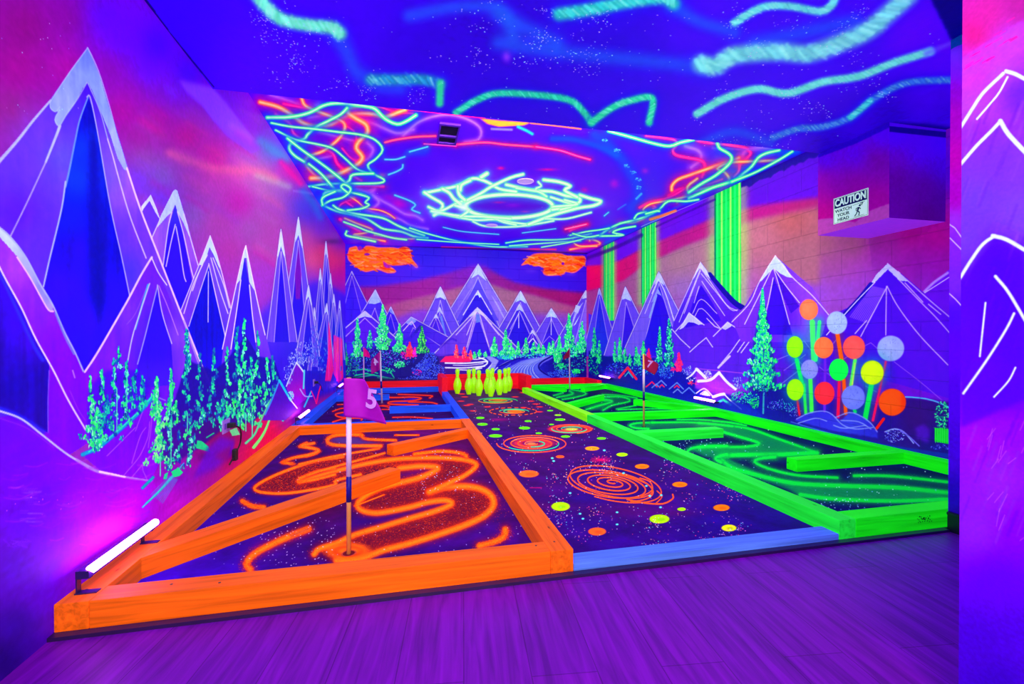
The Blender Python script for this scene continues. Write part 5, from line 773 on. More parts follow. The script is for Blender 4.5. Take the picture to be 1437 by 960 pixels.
def mat_lane():
    m = Mural(2, ZM, (.60, 1.98), (1.70, 8.05), .003, (62, 0, 105))
    m.wash([(680, 560, (80, 45, 95)), (720, 560, (75, 30, 95)), (700, 620, (52, 0, 118)), (760, 660, (62, 0, 112)), (840, 700, (52, 0, 120)), (900, 640, (50, 0, 110)), (950, 700, (58, 0, 130)), (1000, 740, (42, 0, 140)), (850, 770, (50, 0, 130)), (1100, 740, (36, 0, 130))])
    n = vnoise(m.H, m.W, 60, 14, 4); m.c *= (1+.5*(n-.5))[..., None]
    for k in range(14): m.B(RNG.uniform(690, 1020), RNG.uniform(600, 750), RNG.uniform(20, 60), RNG.uniform(4, 14), [(95, 0, 140), (40, 0, 150), (110, 0, 110), (90, 20, 90)][k % 4], .35)
    CR = (255, 98, 48); CO = [(255, 90, 50), (255, 120, 70), (60, 225, 160), (120, 240, 90), (255, 60, 70)]
    def spiral(x, y, a, b, turns, wd, cols, rot=0, drift=(0, 0), a0=.1, ph=0):
        N_ = int(turns*26); ca, sa = math.cos(rot), math.sin(rot); q = []
        for i in range(N_):
            t = i/(N_-1); r = a0+(1-a0)*t; th = ph+t*turns*2*PI
            X = a*r*math.cos(th); Y = b*r*math.sin(th); q.append((x+X*ca-Y*sa+drift[0]*t, y+X*sa+Y*ca+drift[1]*t))
        seg = max(6, N_//max(1, len(cols)*2)); i = 0; c = 0
        while i < N_-1:
            m.L(q[i:i+seg+1], wd, cols[c % len(cols)], soft=.5); i += seg; c += 1
    spiral(861, 677, 66, 21, 5.0, 1.9, [CR], .16, (-8, 4), .06, 1.0); spiral(861, 677, 72, 24, 1.3, 1.7, [CR], .2, (0, 2), .78, 0)
    m.L([(898, 671), (912, 676), (915, 688), (900, 697)], 1.8, CR); m.L([(922, 689), (929, 697), (921, 706)], 1.6, CR); m.L([(944, 694), (944, 700), (930, 707), (905, 706), (880, 701)], 2.2, CR); m.L([(850, 663), (880, 668), (908, 679)], 1.4, CR)
    m.E(748, 622, 30, 7.5, (225, 60, 70), .2, .75); m.E(746, 622, 12, 3, (70, 0, 110), .3); spiral(748, 622.5, 51, 13.2, 4.5, 1.5, [CR, (255, 120, 90), (50, 200, 160), CR, (255, 90, 60)], 0, (0, 0), .12); m.E(746, 622.5, 7, 2, (200, 120, 90), .3)
    m.E(800.5, 602, 31, 6.5, (255, 55, 60), .1, .85); m.E(800, 602, 22, 4.3, (70, 0, 110), .2, .9); spiral(800.5, 602, 31, 6.6, 3.2, 1.3, [CR, (50, 200, 160), (255, 90, 80)], 0, (0, 0), .3); m.E(802, 602.3, 10, 2, (190, 190, 90), .3)
    spiral(720, 577.4, 22, 3.6, 3, 1.0, [(120, 240, 120), CR, (60, 220, 170)], 0, (0, 0), .2); m.E(724, 578, 10, 2, (255, 120, 40), .4)
    for a in np.linspace(0, 2*PI, 22): m.L([(720+33*math.cos(a), 577.4+5.2*math.sin(a)), (720+33*math.cos(a+.14), 577.4+5.2*math.sin(a+.14))], 1.2, CR)
    spiral(697, 562.5, 29, 4.2, 3, 1.0, [(120, 230, 60), (255, 150, 40), (60, 220, 120)], 0, (0, 0), .25); m.E(700, 562.5, 10, 1.6, (225, 140, 50), .4, .8)
    YG = (175, 240, 0); OG = (255, 130, 20); GG = (110, 235, 30)
    for x, y, rx, ry, c in [(742, 665, 14, 5, (255, 110, 50)), (831, 629.4, 10, 3, (255, 160, 40)), (786, 641, 6, 2, (255, 100, 50)), (901, 654.6, 10, 3.5, OG), (873, 638, 8, 2.6, YG), (954, 680, 10.5, 3.8, OG), (786.7, 710.8, 13, 6.2, YG), (925.4, 728.4, 14, 6.2, YG), (838, 746, 12.5, 5.6, (255, 105, 50)), (956.5, 714.7, 6, 2.4, YG), (1023, 741, 10.5, 4.8, (225, 225, 30)), (1012.5, 712.5, 11.5, 4.6, OG),
                           (674, 586.5, 6, 1.6, GG), (677, 595.5, 7.5, 1.9, GG), (695.5, 611.7, 9.5, 2.2, GG), (695.7, 602.3, 6, 1.5, GG), (741, 591, 5, 1.3, GG), (736, 600.7, 8, 2, GG), (756, 608, 4.5, 1.2, GG), (772, 576.3, 4.5, 1, GG), (783, 582.6, 5, 1.3, (160, 220, 60)), (786, 589, 7.5, 1.7, GG), (793.6, 612.7, 6.5, 1.6, GG), (844, 615.3, 6.5, 1.7, GG), (774, 595.7, 3.5, 1, GG)]:
        m.E(x, y, rx, ry, c, .1); m.E(x+rx*.15, y+ry*.1, rx*.45, ry*.4, tuple(int(v*.75) for v in c), .3, .6)
    for x, y in [(652, 557), (648, 553), (647, 563), (660, 567.5), (664, 576.7), (734, 551), (723, 557), (752, 567), (757, 571), (745, 563), (655, 569), (735, 572), (757, 578), (690, 546), (684, 571)]: m.E(x, y, 5, .9, (255, 60, 70), .3, .85)
    for a in np.linspace(0, PI, 8)[:-1]: m.L([(843-14*math.cos(a), 645.5-5.5*math.sin(a)), (843+14*math.cos(a), 645.5+5.5*math.sin(a))], 1.3, (235, 0, 110), soft=.9, alpha=.6, sm=False)
    m.B(700, 589, 14, 2, (200, 0, 140), .5); m.L([(744, 684.5), (760, 684.5)], 1.4, (200, 0, 130), alpha=.7)
    cs = ((235, 210, 255), (230, 120, 230), (255, 90, 140), (120, 230, 240), (255, 190, 150))
    m.stars(260, 660, 860, 560, 690, (.35, .75), cs); m.stars(520, 780, 1060, 640, 760, (.4, .95), cs, clump=26); m.stars(260, 760, 1060, 660, 765, (.4, .8), cs)
    for x, y in ((875, 664), (907, 682), (912, 696), (928, 695), (927, 712), (866, 719), (818, 728), (814, 721), (866, 736), (800, 692), (775, 643), (777, 647), (848, 632)): m.E(x, y, 2, 1.3, (110, 225, 235), .3)
    return m
def mat_orange():
    m = Mural(2, ZM, (XL, .60), (1.68, 4.66), .003, (48, 0, 105))
    m.wash([(220, 790, (60, 0, 190)), (300, 770, (50, 0, 150)), (400, 740, (50, 0, 110)), (330, 710, (55, 0, 140)), (450, 690, (80, 0, 70)), (560, 640, (75, 0, 95)), (650, 640, (75, 0, 95)), (700, 700, (65, 0, 110)), (560, 780, (45, 0, 115)), (690, 760, (60, 0, 120)), (600, 610, (90, 0, 110)), (420, 620, (48, 0, 110)), (540, 730, (48, 0, 130))])
    n = vnoise(m.H, m.W, 30, 18, 4); m.c *= (1+.5*(n-.5))[..., None]
    O = (255, 118, 20)
    z7 = lambda P: S(P, 420, 580, 3.84); z6 = lambda P: S(P, 170, 580, 3.693)
    la = z7([(80, 760), (110, 730), (200, 700), (300, 655), (450, 610), (600, 565), (730, 528), (820, 490), (790, 470), (700, 478), (600, 505), (480, 530), (400, 538), (330, 520), (318, 480), (400, 420), (520, 380), (640, 350), (735, 308), (735, 290), (650, 285), (540, 297)])
    lb = z7([(200, 795), (330, 785), (450, 740), (600, 700), (760, 650), (900, 600), (1000, 550), (1048, 490), (1020, 430), (930, 397), (800, 397), (700, 425)])
    lc = z7([(700, 425), (820, 370), (900, 330), (955, 280), (900, 252), (750, 240), (550, 245), (400, 265), (200, 310), (0, 370)])
    ld = z6([(1150, 225), (1000, 250), (850, 300), (740, 350), (690, 388), (730, 410), (850, 415), (1000, 395), (1108, 370)])+z7([(200, 362), (330, 330)])
    DR = (112, 18, 38)
    m.F(z7([(110, 730), (300, 655), (600, 565), (730, 528), (820, 490), (790, 470), (600, 505), (400, 538), (330, 520), (318, 480), (400, 420), (640, 350), (740, 300), (650, 285), (540, 297), (400, 300), (460, 262), (750, 240), (900, 252), (955, 280), (900, 330), (700, 425), (800, 397), (930, 397), (1020, 430), (1048, 490), (1000, 550), (900, 600), (600, 700), (450, 740), (330, 785), (150, 795)]), DR, soft=1.5, alpha=.85)
    m.F(z6([(1150, 225), (1000, 250), (850, 300), (740, 350), (690, 388), (730, 410), (850, 415), (1000, 395), (1200, 340), (1400, 300), (1480, 260), (1300, 200)]), DR, soft=1.5, alpha=.8)
    for poly in (z7([(110, 730), (300, 655), (600, 565), (730, 528), (820, 490), (790, 470), (600, 505), (400, 538), (330, 520), (318, 480), (400, 420), (640, 350), (740, 300), (650, 285), (540, 297), (400, 300), (460, 262), (750, 240), (900, 252), (955, 280), (900, 330), (700, 425), (800, 397), (930, 397), (1020, 430), (1048, 490), (1000, 550), (900, 600), (600, 700), (450, 740), (330, 785), (150, 795)]), z6([(1150, 225), (1000, 250), (850, 300), (740, 350), (690, 388), (730, 410), (850, 415), (1000, 395), (1200, 340), (1400, 300), (1480, 260), (1300, 200)])):
        q = np.array(poly); N_ = 9000; X = RNG.uniform(q[:, 0].min(), q[:, 0].max(), N_); Y = RNG.uniform(q[:, 1].min(), q[:, 1].max(), N_); ins = np.zeros(N_, bool)
        for (x0, y0), (x1, y1) in zip(q, np.roll(q, -1, 0)):
            if y0 != y1: ins ^= (Y > min(y0, y1)) & (Y <= max(y0, y1)) & (X < x0+(Y-y0)*(x1-x0)/(y1-y0))
        X, Y = X[ins], Y[ins]; m.D(X, Y, RNG.uniform(.35, .8, len(X)), RNG.uniform(.3, .55, len(X)), np.array([(235, 70, 10), (200, 40, 15), (60, 0, 60), (255, 110, 20)])[RNG.integers(0, 4, len(X))], .6)
    m.F(z7([(20, 355), (150, 300), (400, 262), (430, 262), (320, 300), (100, 355)]), (60, 0, 95), soft=1)
    def sp(pts, wd, n):  # sprayed speckle beside a line
        q = crv(pts, 20); i = RNG.integers(0, len(q), n); p = q[i]+np.stack([RNG.normal(0, wd, n), RNG.normal(0, wd*.55, n)], 1)
        c = np.array([(255, 120, 20), (255, 90, 10), (200, 40, 20)])[RNG.integers(0, 3, n)]; m.D(p[:, 0], p[:, 1], RNG.uniform(.3, .6, n), RNG.uniform(.25, .5, n), c, .6)
    for q, wd in ((la, 8), (lb, 9), (lc, 6.5), (ld, 4), (z6([(1108, 285), (1000, 305), (925, 345), (925, 355), (1000, 345), (1108, 318)]), 3.5), (z7([(0, 275), (200, 230), (430, 190)]), 3), (z7([(0, 350), (150, 300), (460, 215)]), 3),
                  (z7([(330, 115), (200, 118), (155, 140), (165, 165), (240, 174), (440, 176)]), 5), (z7([(340, 118), (345, 135), (400, 142), (520, 146)]), 3.5), (z7([(520, 118), (640, 118)]), 2), (z7([(40, 158), (0, 180), (60, 183), (108, 203), (60, 228), (0, 235)]), 3), (z6([(1000, 155), (935, 170), (1020, 190), (985, 212), (890, 232), (840, 252)]), 4), (z6([(840, 255), (885, 262)]), 4), (z7([(620, 220), (760, 205), (870, 215), (900, 232)]), 4.5),
                  (z6([(970, 600), (880, 635), (780, 680), (690, 730), (650, 780), (670, 812)]), 9), (z6([(628, 455), (680, 482), (740, 487)]), 6), (z7([(1110, 625), (1105, 660), (1060, 690), (970, 715)]), 8), (z7([(455, 440), (300, 500)]), 1.5)):
        m.L(q, wd*1.9, (205, 50, 15), gauss=True, alpha=.6); m.L(q, wd*.95, O, soft=wd*.3, alpha=.9); m.L(q, wd*.3, (255, 145, 45), soft=1.4, alpha=.6); sp(q, wd*.6, int(wd*110))
    m.L(z6([(970, 600), (880, 635)]), 4, (48, 0, 110), soft=2, alpha=.3)
    m.E(*z7([(260, 742)])[0], 31, 12, (255, 115, 20), .25, .85); m.E(*z7([(262, 745)])[0], 20, 7, (180, 40, 10), .3, .8); m.E(*z7([(265, 742)])[0], 15, 5, (255, 120, 25), .3, .8); m.E(489.5, 777, 9, 3, (210, 30, 30), .2)
    m.F(z7([(200, 130), (320, 130), (345, 150), (440, 160), (300, 166), (190, 160), (170, 145)]), (85, 50, 130), soft=1)
    for q in (z7([(300, 400), (600, 380)]), z7([(700, 600), (1000, 500)])): sp(q, 16, 500)
    m.stars(260, 230, 740, 600, 800, (.4, .85), ((235, 215, 255), (200, 180, 255))); m.stars(90, 360, 470, 730, 800, (.5, .9), ((235, 215, 255),)); m.stars(60, 590, 650, 630, 690, (.5, .8))
    return m
def mat_blue():
    m = Mural(2, ZM, (XL, .60), (4.66, 7.9), .004, (48, 0, 95))
    n = vnoise(m.H, m.W, 30, 14, 4); m.c *= (1+.5*(n-.5))[..., None]
    z = lambda P: S(P, 540, 500, 8.975); y = lambda P: S(P, 400, 520, 8.975)
    m.F(z([(200, 560), (350, 515), (460, 530), (350, 575), (100, 600), (80, 590)]), (30, 20, 220), soft=.6); m.F(y([(700, 555), (790, 530), (790, 585), (740, 590)]), (30, 40, 230), soft=.6); m.F(y([(800, 615), (960, 610), (1100, 620), (900, 635)]), (20, 20, 190), soft=.6); m.F(z([(100, 590), (300, 580), (560, 600), (400, 606)]), (20, 60, 220), soft=.6)
    for q, wd in ((z([(170, 480), (450, 490), (600, 500), (560, 525)]), 2), (z([(-80, 505), (80, 520), (350, 515), (460, 530), (350, 560), (100, 570), (40, 590), (100, 605), (420, 614)]), 2.4), (z([(300, 575), (560, 580), (660, 600)]), 2), (z([(-150, 620), (0, 630), (60, 650)]), 1.6), (y([(600, 515), (700, 480), (800, 472)]), 2), (y([(780, 520), (640, 548), (680, 585), (860, 600)]), 2.4), (y([(600, 650), (760, 603), (960, 603), (960, 625)]), 2.2), (y([(660, 430), (800, 425)]), 1.6), (y([(1180, 290), (1310, 330)]), 1.8), (y([(1150, 620), (1250, 600)]), 1.8), (z([(100, 770), (350, 767), (600, 785)]), 1.8), (y([(1220, 440), (1320, 445)]), 1.5), (y([(1220, 490), (1320, 490)]), 1.5)):
        m.L(q, wd*2, (190, 20, 30), gauss=True, alpha=.5); m.L(q, wd*.7, (255, 75, 25), soft=.7)
    m.stars(60, 430, 650, 550, 595, (.3, .6)); return m
def greens(m, fills, lines, starry):
    n = vnoise(m.H, m.W, 40, 24, 5); m.c *= (1+.5*(n-.5))[..., None]
    for q, c in fills: m.F(q, c, soft=1.2, smooth=False, alpha=.9)
    for q, wd in lines:
        m.L(q, wd*2.4, (0, 150, 75), gauss=True, alpha=.65); m.L(q, wd*.75, (0, 235, 70), soft=wd*.3, alpha=.85)
        g = crv(q, 20); k = int(len(g)*wd*1.6); i = RNG.integers(0, len(g), k); p = g[i]+np.stack([RNG.normal(0, wd*.7, k), RNG.normal(0, wd*.45, k)], 1)
        m.D(p[:, 0], p[:, 1], np.full(k, .4), np.full(k, .35), np.array([(0, 200, 90), (0, 150, 100)])[RNG.integers(0, 2, k)], .5)
    for s_ in starry: m.stars(*s_, cols=((190, 240, 230), (120, 180, 240)))
    return m
def mat_green():
    m = Mural(2, ZM, (1.93, XR), (1.68, 4.68), .003, (8, 6, 88)); z = lambda P: S(P, 1000, 560, 4.226); q4 = lambda P: S(P, 840, 530, 7.98)
    TG = (0, 130, 90)
    return greens(m, [(z([(0, 150), (200, 170), (400, 240), (600, 315), (380, 330), (100, 335), (50, 350), (120, 410), (300, 460), (500, 500), (800, 515), (1100, 525), (1390, 555), (1390, 600), (1000, 605), (700, 595), (500, 565), (350, 480), (150, 380), (-60, 300), (200, 285), (270, 265), (150, 225), (60, 205), (0, 190)]), TG),
                      (q4([(350, 530), (600, 500), (1000, 495), (1437, 530), (1437, 560), (1200, 560), (700, 580), (450, 580)]), (0, 100, 85)), (q4([(1020, 790), (1200, 765), (1437, 770), (1437, 860), (1200, 900)]), TG), (z([(0, 300), (50, 350), (120, 410), (300, 460), (480, 545), (300, 480), (0, 340)]), (0, 80, 100))],
                  [(z([(-80, 145), (0, 150), (200, 172), (400, 240), (600, 312)]), 4.5), (z([(60, 195), (150, 222), (275, 262), (200, 283), (0, 285), (-80, 290)]), 5), (z([(620, 320), (400, 330), (100, 335), (50, 352), (120, 410), (300, 460), (500, 500), (800, 515), (1100, 525), (1390, 555)]), 8), (z([(370, 345), (290, 352), (250, 372), (330, 412), (500, 452), (740, 467)]), 5), (z([(840, 455), (1000, 455), (1150, 465), (1390, 492)]), 5.5), (z([(520, 568), (700, 592), (1000, 605), (1200, 603), (1390, 595)]), 7),
                   (q4([(600, 503), (430, 510), (350, 535), (420, 565), (560, 572)]), 3.4), (q4([(600, 503), (1000, 500), (1300, 520), (1500, 545)]), 3.4), (q4([(880, 470), (1150, 472), (1437, 495), (1600, 520)]), 2.6), (q4([(1437, 765), (1200, 768), (1050, 790), (1000, 820)]), 4.5), (q4([(1437, 860), (1350, 880), (1310, 910), (1370, 950)]), 5), (z([(0, 130), (100, 140), (200, 158)]), 2)],
                  [(220, 960, 1330, 600, 715, (.4, .95)), (60, 900, 1010, 615, 640, (.4, .8)), (40, 1150, 1220, 700, 715, (.6, 1.1))])
def mat_green_far():
    m = Mural(2, ZM, (1.93, XR), (4.6, 8.2), .004, (6, 6, 82)); a = lambda P: S(P, 700, 510, 8.975); b = lambda P: S(P, 840, 530, 7.98); T = (0, 100, 75)
    return greens(m, [(a([(700, 400), (900, 380), (930, 360), (900, 325), (1050, 355), (1095, 390), (940, 430), (800, 455), (760, 430)]), T), (b([(0, 215), (250, 215), (350, 260), (150, 310), (50, 370), (-150, 370), (-80, 300), (140, 270), (0, 250)]), T), (a([(1000, 545), (1300, 450), (1420, 460), (1400, 500), (1120, 580)]), T)],
                  [(a([(690, 405), (760, 385), (800, 370)]), 2), (a([(730, 430), (900, 395), (930, 375), (890, 345)]), 2.2), (a([(910, 328), (1050, 355), (1095, 390), (940, 432), (800, 455)]), 2.2), (b([(40, 190), (250, 200), (430, 230)]), 2.4), (b([(0, 218), (250, 215), (350, 262), (150, 312), (50, 365)]), 2.6), (b([(0, 250), (140, 270), (0, 312), (-100, 350)]), 2.4), (a([(1100, 580), (1380, 500), (1420, 470), (1310, 450)]), 2.2), (b([(200, 352), (420, 312)]), 2), (b([(220, 358), (560, 350), (900, 350)]), 2), (a([(940, 315), (1010, 320)]), 1.5)],
                  [(60, 780, 1000, 545, 580, (.3, .6))])

# ------------------------------------------------------------------ putting a mural on geometry
def uv_plane(me, mu, ax=None):
    ax = mu.ax if ax is None else ax
    ia, ib = mu.ia, mu.ib
    uv = me.uv_layers.get('map') or me.uv_layers.new(name='map')
    uv2 = me.uv_layers.get('metres') or me.uv_layers.new(name='metres')
    for lp in me.loops:
        c = me.vertices[lp.vertex_index].co
        uv.data[lp.index].uv = ((c[ia]-mu.a[0])/(mu.a[1]-mu.a[0]), (c[ib]-mu.b[0])/(mu.b[1]-mu.b[0]))
        uv2.data[lp.index].uv = (c[ia]+.1, c[ib])
def slab(name, box, mu, mat, parent=None):
    bm = bmesh.new(); add_box(bm, *box)
    me = bpy.data.meshes.new(name); bm.to_mesh(me); bm.free(); uv_plane(me, mu)
    return link(name, me, mat, parent)
T = .1
mu = paint_left(); ML = mu.material('left wall mural', .55, .12)
tag(slab('wall_left', (XL-T, XL, YOPEN, YB+T, 0, HF), mu, ML), 'long left wall painted with giant violet mountains and teal woodland', 'wall', kind='structure')
mu = paint_back(); tag(slab('wall_back', (XL-T, XR+T, YB, YB+T, 0, HF), mu, mu.material('back wall mural', .55, .2, block=True)), 'end wall of painted blockwork with snowy peaks, river and orange clouds', 'wall', kind='structure')
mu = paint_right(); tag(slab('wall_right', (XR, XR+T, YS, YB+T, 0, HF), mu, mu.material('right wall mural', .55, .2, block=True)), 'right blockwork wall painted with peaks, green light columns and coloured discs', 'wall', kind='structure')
mu = paint_ceiling_far(); tag(slab('ceiling', (XL-T, XR+T, YE, YB+T, HF, HF+T), mu, mu.material('far ceiling mural', .5, .1, emit=FLUO_FILL*1.5)), 'raised far ceiling painted with a glowing ring and tangled neon lines', 'ceiling', kind='structure')  # emission raised to make up for weak light on the ceiling
mu = paint_ceiling_near(); o = slab('ceiling', (XL-T, XR+T, YOPEN, YE, HN, HF+T), mu, mu.material('near ceiling mural', .55, .1, emit=FLUO_FILL*1.4))
tag(o, 'lower near ceiling painted as a starry violet sky with aqua cloud bands', 'ceiling', kind='structure')
# right return walls next to the camera
mu = Mural(0, XS, (1.3, YS), (0, HN), .002, (90, 0, 230))
mu.wash([(1340, 50, (20, 20, 150)), (1340, 75, (120, 60, 245)), (1340, 100, (125, 40, 240)), (1340, 130, (150, 0, 210)), (1340, 160, (175, 0, 195)), (1340, 220, (190, 0, 185)), (1340, 285, (180, 0, 190)), (1340, 305, (160, 80, 240)), (1340, 345, (140, 55, 250)), (1340, 400, (135, 60, 250)), (1340, 440, (85, 20, 245)), (1340, 500, (100, 0, 245)), (1340, 560, (85, 0, 225)), (1340, 640, (75, 0, 215)), (1340, 700, (40, 0, 180)), (1340, 730, (30, 0, 140))])
mu.F([(1325, 30), (1355, 30), (1355, 60), (1340, 66), (1325, 76)], (0, 60, 150)); 
for q in ([(1331, 314), (1340, 320), (1350, 334)], [(1333, 334), (1340, 341), (1350, 351)], [(1331, 411), (1341, 420), (1350, 430)]): mu.L(q, 1.8, (215, 190, 255), sm=False)
m_stub = mu.material('right stub wall mural', .5)
tag(slab('wall_right_stub', (XS, XR+T, .84, YS, 0, HN), mu, m_stub), 'narrow violet return wall with a magenta band at the right edge', 'wall', kind='structure')
XC = 1.30; YC = XC/math.tan(math.atan((1348-718.5)/FPX)+YAW)
mu = Mural(0, XC, (.5, YC), (0, HN), .001, (95, 10, 245))
mu.wash([(1390, 20, (165, 30, 150)), (1370, 50, (170, 20, 120)), (1430, 10, (140, 20, 140)), (1420, 60, (150, 60, 230)), (1380, 85, (170, 30, 180)), (1360, 110, (170, 60, 220)), (1400, 100, (155, 80, 250)), (1370, 150, (155, 70, 250)), (1430, 130, (85, 30, 230)), (1380, 190, (120, 40, 245)), (1400, 230, (110, 50, 250)), (1370, 280, (100, 60, 250)), (1430, 300, (115, 70, 255)), (1360, 340, (105, 60, 255)), (1400, 370, (70, 15, 240)), (1400, 440, (70, 0, 235)), (1360, 450, (100, 40, 250)), (1430, 480, (85, 20, 245)), (1370, 520, (110, 40, 250)), (1420, 560, (90, 0, 220)), (1370, 620, (140, 20, 250)), (1420, 600, (130, 20, 230)), (1400, 680, (135, 40, 255)), (1370, 740, (130, 40, 250)), (1430, 740, (120, 10, 250)), (1400, 820, (90, 0, 230)), (1370, 900, (70, 0, 205)), (1430, 900, (75, 0, 215)), (1400, 960, (60, 0, 190))])
mu.F([(1346, 85), (1380, 62), (1437, 28), (1450, 60), (1400, 95), (1346, 112)], (160, 60, 225), soft=2, alpha=.7)
for k in range(26): 
    x = RNG.uniform(1350, 1437); y = 95-(x-1350)*.7+RNG.normal(0, 8); mu.L([(x-5, y+3), (x+5, y-3)], RNG.uniform(1, 3), [(225, 0, 130), (200, 20, 170), (150, 70, 240)][k % 3], soft=1, alpha=.5)
for k in range(70):
    x = RNG.uniform(1348, 1437); y = RNG.uniform(150, 760); mu.L([(x-6, y+16), (x+6, y-16)], RNG.uniform(2, 5), [(120, 60, 255), (75, 10, 235), (140, 80, 255)][k % 3], soft=2, alpha=.25)
mu.F([(1404, 170), (1440, 215), (1440, 330), (1396, 310), (1348, 350), (1348, 235)], (100, 60, 250), alpha=.35); mu.F([(1396, 331), (1437, 355), (1440, 560), (1348, 600), (1348, 395)], (65, 0, 235), soft=3, alpha=.6)
for q, wd in (([(1346, 182), (1365, 152), (1380, 130), (1408, 103)], 5), ([(1371, 167), (1390, 145), (1402, 130), (1414, 108)], 3), ([(1412, 100), (1425, 104), (1440, 112)], 6), ([(1346, 233), (1370, 205), (1390, 185), (1404, 170)], 5), ([(1404, 170), (1415, 188), (1440, 215)], 7), ([(1346, 392), (1365, 362), (1380, 342), (1396, 331)], 5), ([(1393, 331), (1412, 336), (1440, 352)], 6), ([(1397, 388), (1415, 410), (1440, 452)], 5), ([(1423, 440), (1412, 462), (1385, 505), (1352, 552)], 4), ([(1425, 516), (1415, 535), (1395, 557)], 3), ([(1375, 500), (1383, 425)], 3)):
    mu.L(q, wd, (175, 190, 255), soft=1); mu.L(q, wd*.4, (215, 215, 255), soft=.6, alpha=.7)
for k in range(16): x = RNG.uniform(1385, 1437); y = RNG.uniform(600, 760); mu.L([(x, y), (x+RNG.uniform(4, 12), y-RNG.uniform(5, 25))], 1.4, (180, 100, 255), alpha=.45)
tag(slab('wall_right_front', (XC, XR+T, YOPEN, YC, 0, HN), mu, mu.material('front wall mural', .45)), 'near wall at the right edge of view with broad brushed violet mountains', 'wall', kind='structure')
# floor
m, nt, b = base_mat('vinyl planks tinted for violet light', .45, .22); N = nt.nodes; L = nt.links
tc = N.new('ShaderNodeTexCoord'); mp = N.new('ShaderNodeMapping'); mp.inputs['Rotation'].default_value = (0, 0, PI/2+.12)
L.new(tc.outputs['Object'], mp.inputs[0]); br = N.new('ShaderNodeTexBrick'); br.inputs['Scale'].default_value = 1
br.inputs['Brick Width'].default_value = 1.22; br.inputs['Row Height'].default_value = .18; br.inputs['Mortar Size'].default_value = .0016; br.offset = .37
br.inputs['Color1'].default_value = lin((128, 5, 184)); br.inputs['Color2'].default_value = lin((119, 4, 178)); br.inputs['Mortar'].default_value = lin((92, 5, 140))  # violet of the lighting is put into the plank colours
L.new(mp.outputs[0], br.inputs['Vector'])
mp2 = N.new('ShaderNodeMapping'); mp2.inputs['Scale'].default_value = (1.2, 17, 1); L.new(mp.outputs[0], mp2.inputs[0])
n = N.new('ShaderNodeTexNoise'); n.inputs['Scale'].default_value = 2.4; n.inputs['Detail'].default_value = 8; n.inputs['Distortion'].default_value = .9; L.new(mp2.outputs[0], n.inputs['Vector'])
r = N.new('ShaderNodeValToRGB'); r.color_ramp.elements[0].position = .3; r.color_ramp.elements[0].color = (.35, .33, .42, 1); r.color_ramp.elements[1].position = .68; r.color_ramp.elements[1].color = (1, 1, 1, 1); L.new(n.outputs['Fac'], r.inputs[0])
mx = N.new('ShaderNodeMixRGB'); mx.blend_type = 'MULTIPLY'; mx.inputs[0].default_value = .8; L.new(br.outputs['Color'], mx.inputs[1]); L.new(r.outputs[0], mx.inputs[2]); L.new(mx.outputs[0], b.inputs['Base Color'])
bp = N.new('ShaderNodeBump'); bp.inputs['Strength'].default_value = .2; bp.inputs['Distance'].default_value = .002; L.new(n.outputs['Fac'], bp.inputs['Height']); L.new(bp.outputs[0], b.inputs['Normal'])
bm = bmesh.new(); add_box(bm, XL-T, XR+T, YOPEN, YB+T, -.06, 0); tag(bm_obj('floor', bm, m), 'grey wood plank floor in front of the course', 'floor', kind='structure')
bm = bmesh.new(); add_box(bm, XS-.014, XS, YC+.002, YS-.006, 0, .092); add_box(bm, XS-.019, XS, YC+.002, YS-.006, .078, .090)
tag(bm_obj('baseboard_right', bm, paint('black baseboard paint', (14, 10, 40), .35, spec=.5), bevel=.002), 'short black baseboard by the green frame', 'baseboard', kind='structure')

